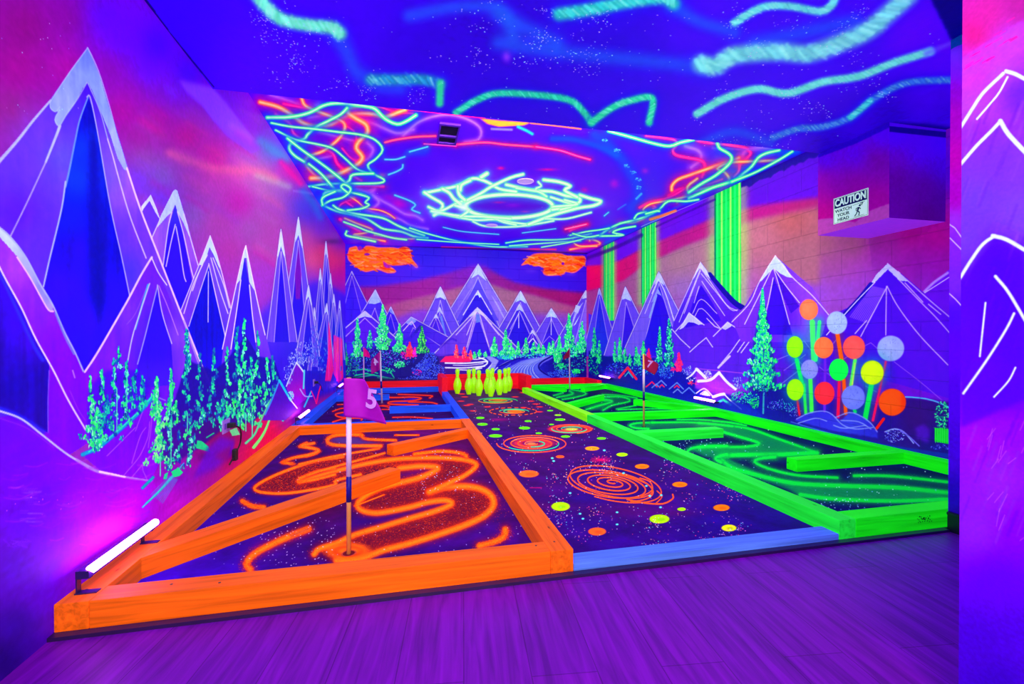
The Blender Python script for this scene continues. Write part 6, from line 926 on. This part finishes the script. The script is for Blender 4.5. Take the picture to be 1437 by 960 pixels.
# ------------------------------------------------------------------ ceiling box with warning sign
def soffit():
    ms = []
    a = Mural(0, XB, (YBN, YBF), (ZB, HN), .003); a.wash([(1160, 225, (80, 0, 240)), (1240, 190, (80, 0, 240)), (1200, 215, (85, 0, 235)), (1160, 250, (140, 0, 160)), (1230, 225, (110, 0, 150)), (1200, 260, (125, 0, 145)), (1160, 300, (165, 0, 140)), (1230, 280, (150, 0, 150)), (1180, 310, (165, 30, 140))])
    a.F([(1146, 308), (1165, 306), (1200, 312), (1220, 296), (1235, 290), (1250, 285), (1250, 310), (1146, 335)], (165, 75, 170), soft=.8); a.F([(1146, 222), (1200, 202), (1250, 178), (1250, 165), (1146, 215)], (45, 0, 190), soft=1)
    b_ = Mural(1, YBN, (XB, XR), (ZB, HN), .003); b_.wash([(1260, 190, (80, 0, 250)), (1320, 200, (75, 0, 250)), (1290, 215, (85, 0, 245)), (1260, 225, (110, 0, 190)), (1320, 240, (75, 0, 215)), (1260, 250, (95, 0, 140)), (1300, 260, (90, 0, 145)), (1325, 280, (75, 0, 150)), (1260, 290, (100, 0, 160)), (1300, 300, (80, 0, 130))]); b_.L([(1240, 180), (1335, 190)], 8, (25, 0, 140), soft=1)
    c = Mural(2, ZB, (XB, XR), (YBN, YBF), .004, (160, 60, 240))
    bm = bmesh.new(); add_box(bm, XB, XR-.001, YBN, YBF, ZB, HN-.001); me = bpy.data.meshes.new('ceiling_soffit'); bm.to_mesh(me); bm.free()
    uv = me.uv_layers.new(name='map'); mats = [a.material('soffit side paint', .4), b_.material('soffit front paint', .4), c.material('soffit underside paint', .5)]
    o = link('ceiling_soffit', me, mats)
    for p in me.polygons:
        n = p.normal; k = 0 if abs(n.x) > .5 else 1 if abs(n.y) > .5 else 2; q = (a, b_, c)[k]; p.material_index = k
        for li in p.loop_indices:
            v = me.vertices[me.loops[li].vertex_index].co; uv.data[li].uv = ((v[q.ia]-q.a[0])/(q.a[1]-q.a[0]), (v[q.ib]-q.b[0])/(q.b[1]-q.b[0]))
    return tag(o, 'boxed-in duct under the ceiling on the right wall, carrying a warning sign', 'soffit', kind='structure')
soffit()
DG = None
def text_mesh(txt, size, bold=.0, ext=.0006, align='CENTER'):
    cu = bpy.data.curves.new('lettering', 'FONT'); cu.body = txt; cu.size = size; cu.offset = bold; cu.extrude = ext; cu.align_x = align; cu.align_y = 'CENTER'; cu.space_line = 1.05
    o = bpy.data.objects.new('t', cu); C.objects.link(o); dg = bpy.context.evaluated_depsgraph_get(); me = bpy.data.meshes.new_from_object(o.evaluated_get(dg)); bpy.data.objects.remove(o); bpy.data.curves.remove(cu); return me
def place_mesh(name, me, mat, parent, F, sx=1, sy=1, kind=None):
    "F maps (x, y, z) in sign space to the place"
    for v in me.vertices: v.co = F(v.co.x*sx, v.co.y*sy, v.co.z)
    me.materials.clear(); o = link(name, me, mat, parent); return o
def sign():
    tl, bl, tr = (pt(1170.3, 279.3, 0, XB), pt(1170.3, 315, 0, XB), pt(1219, 264.7, 0, XB))
    W = abs(tl.y-tr.y); H = tl.z-bl.z; yc = (tl.y+tr.y)/2; zc = (tl.z+bl.z)/2
    r = empty('caution_sign', (XB, yc, zc)); tag(r, 'CAUTION WATCH YOUR HEAD sign with a blue header on the ceiling soffit', 'sign')
    F = lambda x, y, z: Vector((-.0012-z, -x, y))
    def plate(x0, x1, y0, y1, z, t): 
        bm = bmesh.new(); bmesh.ops.create_cube(bm, size=1)
        for v in bm.verts: v.co = F(x0+(v.co.x+.5)*(x1-x0), y0+(v.co.y+.5)*(y1-y0), z+(v.co.z+.5)*t)
        bmesh.ops.recalc_face_normals(bm, faces=list(bm.faces)); return bm
    nv = paint('sign navy', (5, 20, 95), .4, 0); mi = paint('sign pale face', (190, 240, 205), .4, .03, emit=FLUO_FILL)  # emission added to brighten the sign face
    bm = plate(-W/2, W/2, -H/2, H/2, 0, .002); bm_obj('panel', bm, mi, r, bevel=.0006)
    bm = bmesh.new()
    for a in ((-W/2+.004, W/2-.004, H/2-.006, H/2-.004), (-W/2+.004, W/2-.004, -H/2+.004, -H/2+.006), (-W/2+.004, -W/2+.006, -H/2+.004, H/2-.004), (W/2-.006, W/2-.004, -H/2+.004, H/2-.004)):
        q = plate(*a, .002, .0006); me = bpy.data.meshes.new('q'); q.to_mesh(me); q.free(); bm.from_mesh(me)
    bm_obj('border', bm, nv, r)
    bm_obj('header', plate(-W/2+.009, W/2-.009, H*.09, H/2-.009, .002, .0008), nv, r)
    me = text_mesh('CAUTION', H*.36, .0022); xs = [v.co.x for v in me.vertices]; k = (W-.03)/(max(xs)-min(xs)); place_mesh('header_lettering', me, mi, r, lambda x, y, z: F(x, y+H*.275, .0038+z), k, 1.05)
    me = text_mesh('WATCH\nYOUR\nHEAD', H*.165, .0006); ys = [v.co.y for v in me.vertices]; c0 = (max(ys)+min(ys))/2; place_mesh('message_lettering', me, nv, r, lambda x, y, z: F(x-W*.2, y-c0-H*.2, .0032+z), 1.12, 1.0)
    bm = bmesh.new(); cx = W*.24; cy = -H*.2; s = H*.25
    def cap(a, b, w_):
        a = Vector((cx+a[0]*s, cy+a[1]*s, .003)); b = Vector((cx+b[0]*s, cy+b[1]*s, .003)); d = (b-a).normalized(); n = Vector((-d.y, d.x, 0))*w_*s*.5
        vs = [bm.verts.new(F(*(p+o+Vector((0, 0, zz))))) for zz in (0, .0008) for p, o in ((a, n), (b, n), (b, -n), (a, -n))]
        for f in ((0, 1, 2, 3), (7, 6, 5, 4), (0, 4, 5, 1), (1, 5, 6, 2), (2, 6, 7, 3), (3, 7, 4, 0)): bm.faces.new([vs[i] for i in f])
    for a, b, w_ in (((.05, .35), (-.15, -.1), .28), ((-.15, -.1), (.15, -.45), .16), ((.15, -.45), (.05, -.85), .14), ((-.15, -.1), (-.3, -.5), .16), ((-.3, -.5), (-.6, -.8), .14), ((.05, .35), (.35, .05), .12), ((.0, .35), (-.4, .25), .12), ((-.4, .25), (-.35, -.1), .1), ((.12, .48), (.3, .68), .3), ((-.9, .85), (1.0, 1.0), .05), ((.45, .55), (.7, .95), .12), ((.3, .75), (.55, 1.0), .1), ((-.7, -.92), (.9, -.92), .05)): cap(a, b, w_)
    bmesh.ops.recalc_face_normals(bm, faces=list(bm.faces)); bm_obj('pictogram', bm, nv, r)
sign()

# ------------------------------------------------------------------ course platform and playing mats
bm = bmesh.new(); e = .001
add_prism(bm, [(XL+e, 1.645), (XS-.021, 1.645), (XS-.021, YS+e), (XR-e, YS+e), (XR-e, YB-e), (XL+e, YB-e)], 0, ZP)
tag(bm_obj('course_platform', bm, paint('dark platform edge', (38, 8, 78), .4, spec=.4)), 'low dark platform carrying the whole mini golf course', 'platform')
def mat_obj(name, mu, x0, x1, y0, y1, label, cat='putting mat'):
    o = slab(name, (x0, x1, y0, y1, ZP, ZM), mu, mu.material(label[:40], .85, .08, bump=.3)); return tag(o, label, cat)
mat_obj('putting_mat', mat_orange(), XL+.092, .529, 1.763, 4.578, 'dark purple mat with winding orange sprayed track inside the orange frame')
mat_obj('putting_mat', mat_blue(), XL+.092, .529, 4.722, 7.80, 'dark purple mat with red and blue swirls inside the blue frame')
mat_obj('bowling_lane', mat_lane(), .623, 1.859, 1.761, 7.98, 'purple centre lane painted with coral galaxies and little planets', 'bowling lane')
mat_obj('putting_mat', mat_green(), 1.952, XR-.092, 1.766, 4.598, 'navy mat with green sprayed swirls inside the nearer green frame')
mat_obj('putting_mat', mat_green_far(), 1.952, XR-.092, 4.702, 7.72, 'navy mat with green swirls inside the farther green frame')

# ------------------------------------------------------------------ timber frames
def beam(parent, name, p0, p1, wd, mat, z0=ZP, z1=ZT, label=None):
    p0 = Vector((*p0, 0)); p1 = Vector((*p1, 0)); d = p1-p0; Lg = d.length
    bm = bmesh.new(); add_box(bm, -Lg/2, Lg/2, -wd/2, wd/2, z0, z1)
    o = bm_obj(name, bm, mat, parent, bevel=.003); o.location = (p0+p1)/2; o.rotation_euler = (0, 0, math.atan2(d.y, d.x))
    if label: o['label'] = label
    return o
def screws(parent, mat, pts, z=ZT):
    for x, y in pts:
        bm = bmesh.new(); add_lathe(bm, [(0, .0004), (.0045, .0004), (.0045, -.001), (0, -.001)], 10, (x, y, z)); bm_obj('screw_head', bm, mat, parent)
WD = .09
mo = timber('orange painted timber', (255, 100, 14), .6); mb = timber('blue painted timber', (25, 80, 255)); ms = timber('pale blue painted timber', (88, 125, 255), .6)
mg = timber('green painted timber', (18, 245, 20), 1.25); mg2 = timber('yellow green painted timber', (125, 240, 5), 1.5); mr = timber('red painted timber', (255, 10, 45)); mgd = timber('mint washed green timber', (28, 240, 55), 1.15)
mscr = paint('dark screw heads', (60, 20, 30), .4, spec=.5)
G1 = empty('golf_hole_frame', (0, 0, 0)); tag(G1, 'bright orange timber frame of the nearest hole at left, with two slanting baffles', 'golf frame')
beam(G1, 'side_rail', (XL+.047, YF), (XL+.047, 4.64), WD, mo); beam(G1, 'side_rail', (.576, YF), (.576, 4.66), WD, mo)
beam(G1, 'front_rail', (XL+.093, YF+.045), (.530, YF+.045), WD, mo); beam(G1, 'back_rail', (XL+.093, 4.61), (.530, 4.61), .058, mo)
beam(G1, 'baffle', (-.985, 1.99), (-.068, 2.98), .09, mo, z1=ZT-.001); beam(G1, 'baffle', (.56, 4.168), (-.118, 3.634), .083, mo, z1=ZT-.001)
screws(G1, mscr, [(-.6, YF+.03), (-.75, YF+.055), (.49, YF+.06), (-1.0, 1.75), (.57, 1.75)])
G2 = empty('golf_hole_frame'); tag(G2, 'blue timber frame of the hole behind the orange one, left side', 'golf frame')
beam(G2, 'side_rail', (XL+.047, 4.645), (XL+.047, 7.85), WD, mb); beam(G2, 'side_rail', (.576, 4.665), (.576, 7.1), WD, mb)
beam(G2, 'front_rail', (XL+.093, 4.682), (.530, 4.682), .08, mb); beam(G2, 'back_rail', (XL+.093, 7.86), (.528, 7.86), .085, mb)
beam(G2, 'baffle', (.54, 5.70), (-.19, 5.69), .07, mb, z1=ZT-.001); beam(G2, 'baffle', (-.97, 6.95), (-.235, 6.95), .075, mb, z1=ZT-.001)
S1 = empty('lane_sill'); tag(S1, 'low pale blue sill board across the near end of the bowling lane', 'sill')
beam(S1, 'board', (.623, YF+.044), (1.859, YF+.044), .088, ms, z1=.0385)
G3 = empty('golf_hole_frame'); tag(G3, 'bright green timber frame of the nearer hole at right, stamped board at front', 'golf frame')
beam(G3, 'side_rail', (1.906, YF), (1.906, 4.60), WD, mgd, label='mint green rail'); beam(G3, 'side_rail', (XR-.047, YS+.004), (XR-.047, 4.60), WD, mg)
beam(G3, 'front_rail', (1.952, YF+.045), (XR-.094, YF+.045), WD, mg); beam(G3, 'back_rail', (1.952, 4.65), (XR-.003, 4.65), .095, mg)
beam(G3, 'baffle', (1.93, 3.665), (2.755, 3.668), .115, mgd, z1=ZT-.001); beam(G3, 'baffle', (XR-.07, 2.612), (2.515, 2.612), .085, mg, z1=ZT-.001)
bm = bmesh.new()
for k in range(34):   # the faint mill stamp on the front board
    x = 2.30+RNG.uniform(0, .085); z = .045+RNG.uniform(0, .03); add_box(bm, x, x+RNG.uniform(.002, .009), YF-.0006, YF+.001, z, z+RNG.uniform(.002, .006))
bm_obj('mill_stamp', bm, paint('stamp ink', (10, 70, 30), .6), G3)
G4 = empty('golf_hole_frame'); tag(G4, 'yellow-green timber frame of the far hole at right with four baffles', 'golf frame')
beam(G4, 'side_rail', (1.906, 4.605), (1.906, 7.40), WD, mg2); beam(G4, 'side_rail', (XR-.047, 4.70), (XR-.047, 7.72), WD, mg)
beam(G4, 'back_rail', (2.03, 7.765), (XR-.094+.045, 7.765), WD, mg)
for a, b_, w_ in (((2.10, 7.74), (2.58, 7.30), .08), ((3.44, 7.66), (2.86, 7.26), .085), ((1.98, 5.50), (2.73, 6.20), .085), ((XR-.06, 4.86), (2.97, 5.66), .085)): beam(G4, 'baffle', a, b_, w_, mg, z1=ZT-.001)
bm = bmesh.new(); 
R1 = empty('pin_backstop'); tag(R1, 'red U-shaped board box behind the bowling pins', 'backstop')
beam(R1, 'back_board', (.53, 8.02), (2.03, 8.02), .04, mr, z0=ZM, z1=.29); beam(R1, 'side_board', (.577, 7.12), (.577, 7.998), .085, mr, z0=ZM, z1=.31); beam(R1, 'side_board', (1.98, 7.42), (1.98, 7.998), .09, mr, z0=ZM, z1=.29)
R2 = empty('edge_board'); tag(R2, 'long low red board along the foot of the back wall, left of the pins', 'edge board'); beam(R2, 'board', (XL+.003, 8.62), (.62, 8.62), .10, mr, z1=.14)
R3 = empty('edge_board'); tag(R3, 'low red board along the foot of the back wall, right of the pins', 'edge board'); beam(R3, 'board', (2.0, 8.62), (XR-.004, 8.62), .10, mr, z1=.135); beam(R3, 'side_board', (XR-.055, 8.56), (XR-.055, 7.93), .09, mr, z1=.135)

# ------------------------------------------------------------------ bowling pins
H_ = .385
prof = [(0, 0), (.026, 0), (.0285, .006), (.034, .03), (.047, .075), (.0535, .115), (.052, .15), (.043, .19), (.031, .225), (.0225, .25), (.0195, .268), (.0205, .29), (.0265, .325), (.029, .345), (.027, .365), (.019, .38), (.008, .3845), (0, H_)]
prof = [(r_*1.2, z*1.04) for r_, z in prof]
mpin = paint('fluorescent yellow green plastic', (165, 245, 5), .3, .03, spec=.5, emit=FLUO_FILL*.7); mstr = paint('pin neck stripe', (225, 110, 10), .4, 0)
pins = [(1.262, 6.985, 'front point of the triangle, nearest the camera'), (1.098, 7.118, 'second row, left'), (1.431, 7.15, 'second row, right'), (.972, 7.336, 'third row, second from left overall'), (1.275, 7.34, 'hidden middle of the third row, just behind the front pin'), (1.573, 7.392, 'third row, right end'),
        (.806, 7.473, 'standing alone at the far left'), (1.077, 7.509, 'back row, half hidden behind the left middle pair'), (1.395, 7.56, 'back row, behind the right second-row pin'), (1.685, 7.627, 'back row, far right beside the green rail')]
def pin_mesh():
    bm = bmesh.new(); add_lathe(bm, prof, 36)
    for f in bm.faces: f.smooth = True
    me = bpy.data.meshes.new('bowling_pin'); bm.to_mesh(me); bm.free()
    s = bpy.data.meshes.new('neck_stripe'); bm = bmesh.new()
    for z, r_ in ((.270, .0246), (.259, .0272)): add_lathe(bm, [(r_-.002, z-.0022), (r_+.0012, z-.002), (r_+.0008, z+.002), (r_-.002, z+.0022)], 30)
    bm.to_mesh(s); bm.free(); return me, s
pm, ps = pin_mesh(); pm.materials.append(mpin); ps.materials.append(mstr)
for i, (x, y, lb) in enumerate(pins):
    r = empty('bowling_pin', (x, y, ZM)); tag(r, 'yellow-green bowling pin, '+lb, 'bowling pin', 'bowling pins racked at the lane end')
    for nm, me in (('pin_body', pm), ('neck_stripe', ps)):
        o = bpy.data.objects.new(nm, me); C.objects.link(o); o.parent = r

# ------------------------------------------------------------------ flagsticks
RV = Vector((math.cos(YAW), -math.sin(YAW), 0)); NV = Vector((math.sin(YAW), math.cos(YAW), 0))
mwood = paint('pale flagpole', (235, 165, 105), .45, .08); mlil = paint('lilac white flagpole', (215, 185, 245), .45, .04); mband = paint('dark blue pole sleeve', (30, 15, 140), .4)
def flag(base, top, q, colr, lab, num=None, numc=(205, 140, 255), npos=None, nsz=30, mir=False, rad=.009, bands=(), rot=0, polem=None, wave=.012):
    b0 = pt(base[0], base[1], 2, ZM); dep = (b0-Vector((0, 0, CH))).dot(Vector(_f)); k = dep/FPX
    P = lambda x, y: ((x-base[0])*k, (base[1]-y)*k)      # offsets (right, up) from the foot
    r = empty('flagstick', b0); tag(r, lab, 'flag'); th = P(*top)
    top3 = RV*th[0]+Vector((0, 0, th[1]))
    bm = bmesh.new(); add_tube(bm, [Vector((0, 0, 0)), top3*.5, top3], rad, 14); bm_obj('pole', bm, polem or mwood, r, smooth=True)
    for y0, y1, mm in bands:
        a = P(base[0], y0)[1]/th[1]; c = P(base[0], y1)[1]/th[1]; bm = bmesh.new(); add_tube(bm, [top3*a, top3*c], rad+.0012, 14); bm_obj('pole_sleeve', bm, mm, r, smooth=True)
    TL, TR, BR, BL = [P(*z) for z in q]; w0 = max(abs(TR[0]-TL[0]), abs(BR[0]-BL[0]), 1e-3); x0 = TL[0]
    disp = lambda x, y: wave*math.sin((x-x0)/w0*5.2+(y-TL[1])*6)-.3*wave*math.cos((x-x0)/w0*9) 
    bm = bmesh.new(); nx, ny = 18, 16; g = []
    for j in range(ny+1):
        t = j/ny; row = []
        for i in range(nx+1):
            s_ = i/nx; a = (TL[0]+(BL[0]-TL[0])*t, TL[1]+(BL[1]-TL[1])*t); c = (TR[0]+(BR[0]-TR[0])*t, TR[1]+(BR[1]-TR[1])*t)
            bul = math.sin(PI*t)*.07*(c[0]-a[0])*s_; x = a[0]+(c[0]-a[0])*s_+bul; y = a[1]+(c[1]-a[1])*s_
            row.append(bm.verts.new(RV*x+Vector((0, 0, y))+NV*disp(x, y)*min(1, s_*4)-NV*(rad+.004)))
        g.append(row)
    for j in range(ny):
        for i in range(nx): bm.faces.new((g[j][i], g[j][i+1], g[j+1][i+1], g[j+1][i]))
    o = bm_obj('flag_cloth', bm, colr, r, smooth=True); md = o.modifiers.new('cloth', 'SOLIDIFY'); md.thickness = .0012; md.offset = 0
    if num:
        me = text_mesh(num, nsz*k*1.38, .0035*nsz*k/.1, .0004); c0 = P(*npos); ca, sa = math.cos(rot), math.sin(rot)
        # denser lettering so that it can follow the folds
        bm = bmesh.new(); bm.from_mesh(me); bmesh.ops.triangulate(bm, faces=list(bm.faces)); bmesh.ops.subdivide_edges(bm, edges=list(bm.edges), cuts=2, use_grid_fill=True); bm.to_mesh(me); bm.free()
        def F(x, y, z):
            if mir: x = -x
            X = c0[0]+x*ca-y*sa; Y = c0[1]+x*sa+y*ca; return RV*X+Vector((0, 0, Y))+NV*(disp(X, Y)-.0030-rad-.004-z)
        place_mesh('number', me, paint('flag number '+num, numc, .5, 0), o, F)
    # the cup ring at the foot
    c = empty('golf_cup', (b0.x, b0.y, ZM)); tag(c, 'round cup at the foot of the '+lab.split(' standing')[0].split(' in ')[0], 'cup')
    bm = bmesh.new(); add_lathe(bm, [(.024, .0003), (.031, .0006), (.031, .0014), (.024, .0016), (.024, .0003)], 30); bm_obj('rim', bm, paint('cup rim', (225, 70, 25) if base[0] < 700 else (0, 130, 60), .5), c)
    bm = bmesh.new(); add_lathe(bm, [(0, .0008), (.024, .0008), (.024, .0002), (0, .0002)], 30); bm_obj('hole', bm, paint('cup hollow', (120, 10, 30) if base[0] < 700 else (0, 30, 30), .8), c)
cl = lambda n_, c_: paint(n_, c_, .7, .12, 14)
flag((489.5, 777), (490.5, 530), ((485, 530), (512, 532), (545, 594), (484.5, 583)), cl('magenta flag cloth', (155, 0, 185)), 'magenta flag numbered 5 on a striped pole standing in the orange hole', '5', (205, 140, 255), (523.5, 560.5), 27, rad=.0095, bands=((704, 668, mband), (668, 584, mlil)), rot=-.12, wave=.014)
flag((536, 566), (533.5, 492), ((534, 493), (522, 504), (522, 525), (533.5, 519)), cl('dark magenta flag cloth', (160, 0, 150)), 'magenta flag numbered 4 standing in the blue hole', '4', (225, 190, 255), (528.3, 508), 10, mir=True, rad=.012, polem=mlil, bands=((545, 535, mband),), rot=.1)
flag((510.6, 551), (510.6, 487), ((510.6, 487), (518, 494), (520, 502), (510.6, 500)), cl('hot pink flag cloth', (235, 0, 150)), 'small hot pink flag standing at the back of the blue hole', rad=.010, polem=mlil)
flag((903.5, 599), (903.2, 497), ((903.2, 497), (923, 511), (918, 526), (904, 518)), cl('crimson flag cloth', (150, 0, 75)), 'dark crimson flag numbered 7 standing in the nearer green hole', '7', (190, 130, 240), (911, 511.5), 10, rad=.010, bands=((562, 550, mband), (550, 518, mlil)), rot=-.25)
flag((799.5, 547), (799, 488), ((799.3, 488), (791, 500), (791, 505), (799.3, 501)), cl('wine flag cloth', (150, 0, 75)), 'small wine red flag standing in the far green hole', rad=.011, polem=mlil)

# ------------------------------------------------------------------ LED wash bars on the rails
mhouse = paint('black lamp housing', (35, 12, 90), .35, .1, spec=.5)
def led_bar(x, y0, y1, z, s, label, side, power):
    r = empty('led_wash_bar', (x, (y0+y1)/2, ZT)); tag(r, label, 'lamp', 'LED wash bars along the walls'); Lg = (y1-y0)/2; h = z-ZT
    bm = bmesh.new(); add_box(bm, *((-.024, .012) if side > 0 else (-.012, .024)), -Lg, Lg, h-.03, h-.006)
    for k in range(9): add_box(bm, *((-.028, .010) if side > 0 else (-.010, .028)), -Lg+.01+k*(2*Lg-.02)/9, -Lg+.014+k*(2*Lg-.02)/9, h-.032, h-.008)
    bm_obj('housing', bm, mhouse, r)
    bm = bmesh.new(); rr = .0135; n_ = 14
    for k in range(2): pass
    ang = lambda i: (PI*1.25*i/n_-PI*.30) if side > 0 else (PI-(PI*1.25*i/n_-PI*.30))
    ox = .014*side
    vs = [[bm.verts.new((ox+rr*math.cos(ang(i)), yy, h-.005+rr*math.sin(ang(i)))) for i in range(n_+1)] for yy in (-Lg+.006, Lg-.006)]
    for i in range(n_): bm.faces.new((vs[0][i], vs[0][i+1], vs[1][i+1], vs[1][i]))
    bm.faces.new(vs[0]); bm.faces.new(vs[1][::-1]); bm.faces.new((vs[0][0], vs[1][0], vs[1][-1], vs[0][-1])); bmesh.ops.recalc_face_normals(bm, faces=list(bm.faces))
    bm_obj('light_lens', bm, emit_mat('violet led lens', (.9, .16, 1), power), r, smooth=False)
    for yy in (-Lg*.92, Lg*.92):
        bm = bmesh.new()
        if side < 0:
            add_box(bm, .022, XR-x-.001, yy-.008, yy+.008, h-.028, h-.012); bm_obj('bracket', bm, mhouse, r); continue
        add_box(bm, -.03, .03, yy-.012, yy+.012, 0, .004); add_box(bm, -.027, -.023, yy-.010, yy+.010, .004, h-.03); add_box(bm, -.027, .010, yy-.008, yy+.008, h-.034, h-.030)
        bm_obj('bracket', bm, mhouse, r)
led_bar(-.985, 1.715, 2.115, .178, 1, 'brightest LED bar on the orange rail at the lower left', 1, 30)
led_bar(-.985, 4.68, 5.10, .170, 1, 'LED bar on the blue rail by the left wall, near the orange corner', 1, 20)
led_bar(-.985, 7.33, 7.71, .195, 1, 'small far LED bar at the back left corner', 1, 16)
led_bar(3.452, 7.46, 7.90, .225, -1, 'LED bar under the first green light column in the far right corner', -1, 22)
led_bar(3.452, 4.66, 5.04, .185, -1, 'LED bar on the green rail below the small white painted peaks', -1, 26)

# ------------------------------------------------------------------ outlets and cables
mpl = paint('lilac outlet plastic', (170, 120, 255), .4, .02); mblk = paint('black rubber', (12, 8, 30), .5, spec=.4)
def outlet(px, py, lab, plug=True, s=1):
    p = pt(px, py, 0, XL); r = empty('wall_outlet', p); tag(r, lab, 'outlet')
    bm = bmesh.new(); add_box(bm, 0, .005, -.055*s, .055*s, -.04, .04); bm_obj('cover_plate', bm, mpl, r, bevel=.0015)
    bm = bmesh.new()
    for yy in (-.02, .02): add_box(bm, .0045, .0065, yy-.013, yy+.013, -.017, .017)
    bm_obj('socket', bm, paint('outlet socket', (110, 60, 220), .4, 0), r, bevel=.0008)
    return p
p1 = outlet(316.5, 598, 'lilac outlet on the left wall above the long orange rail')
p2 = outlet(440.5, 537, 'small outlet on the left wall above the blue rail')
p3 = outlet(478.5, 517, 'pale outlet at the far end of the left wall', s=1.6)
def cable(pts, lab, plug):
    r = empty('power_cord', Vector(pts[0])); tag(r, lab, 'cord'); o0 = Vector(pts[0]); q = [Vector(p)-o0 for p in pts]
    cc = crv([tuple(v) for v in q], 8); bm = bmesh.new(); add_tube(bm, [Vector(v) for v in cc], .0045, 8); bm_obj('cord', bm, mblk, r, smooth=True)
    bm = bmesh.new(); add_box(bm, -.002, .035, -.018, .018, -.014, .014); bm_obj('plug', bm, mblk, r, bevel=.004)
    if plug: 
        v = q[-2]; bm = bmesh.new(); add_box(bm, v.x-.012, v.x+.012, v.y-.02, v.y+.02, v.z-.035, v.z+.035); bm_obj('connector', bm, mblk, r, bevel=.005)
on = lambda u, v, d: tuple(pt(u, v, 0, XL+d))
cable([tuple(p1+Vector((.0085, .02, 0))), on(334, 599, .05), on(338, 606, .045), on(337, 622, .03), on(330, 638, .02), on(322, 652, .02)], 'black power cord hanging from the outlet above the orange rail', True)
cable([tuple(p2+Vector((.0085, .02, 0))), on(447, 538, .05), on(450, 541, .04), on(452, 548, .03)], 'short black cord plugged in above the blue rail', False)

# ------------------------------------------------------------------ ceiling fittings
c = pt(629, 187, 2, HF); r = empty('ceiling_vent', c); tag(r, 'square dark vent in the painted ceiling near the step', 'vent')
mfr = paint('violet vent frame', (75, 10, 215), .5); mdk = paint('dark vent inside', (14, 4, 60), .6)
bm = bmesh.new(); hx, hy = .082, .19
for q in ((-hx, hx, -hy, -hy+.03), (-hx, hx, hy-.03, hy), (-hx, -hx+.014, -hy+.03, hy-.03), (hx-.014, hx, -hy+.03, hy-.03), (-hx+.014, hx-.014, .02, .05)): add_box(bm, *q, -.018, -.0005)
bm_obj('frame', bm, mfr, r, bevel=.002); bm = bmesh.new(); add_box(bm, -hx+.01, hx-.01, -hy+.02, hy-.02, -.006, -.0008); bm_obj('grille', bm, mdk, r)
mdisc = paint('lilac light trim', (200, 160, 245), .4, .02, emit=FLUO_FILL)  # emission added to brighten the dark fittings
for px, py, rx, lab in ((737.3, 254, 12, 'round lilac recessed fitting just behind the painted glowing ring'), (690, 316, 8.5, 'round lilac recessed fitting at the far edge of the painted ring')):
    c = pt(px, py, 2, HF); dep = (c-Vector((0, 0, CH))).dot(Vector(_f)); R_ = rx*dep/FPX; r = empty('recessed_light', c); tag(r, lab, 'ceiling light', 'recessed ceiling lights')
    bm = bmesh.new(); add_lathe(bm, [(R_*.86, -.001), (R_, -.001), (R_, -.005), (R_*.93, -.009), (R_*.86, -.008), (R_*.86, -.001)], 36); bm_obj('trim_ring', bm, mdisc, r, smooth=False)
    bm = bmesh.new(); add_lathe(bm, [(0, -.001), (R_*.87, -.001), (R_*.87, -.006), (0, -.007)], 36); bm_obj('lens', bm, mdisc, r)
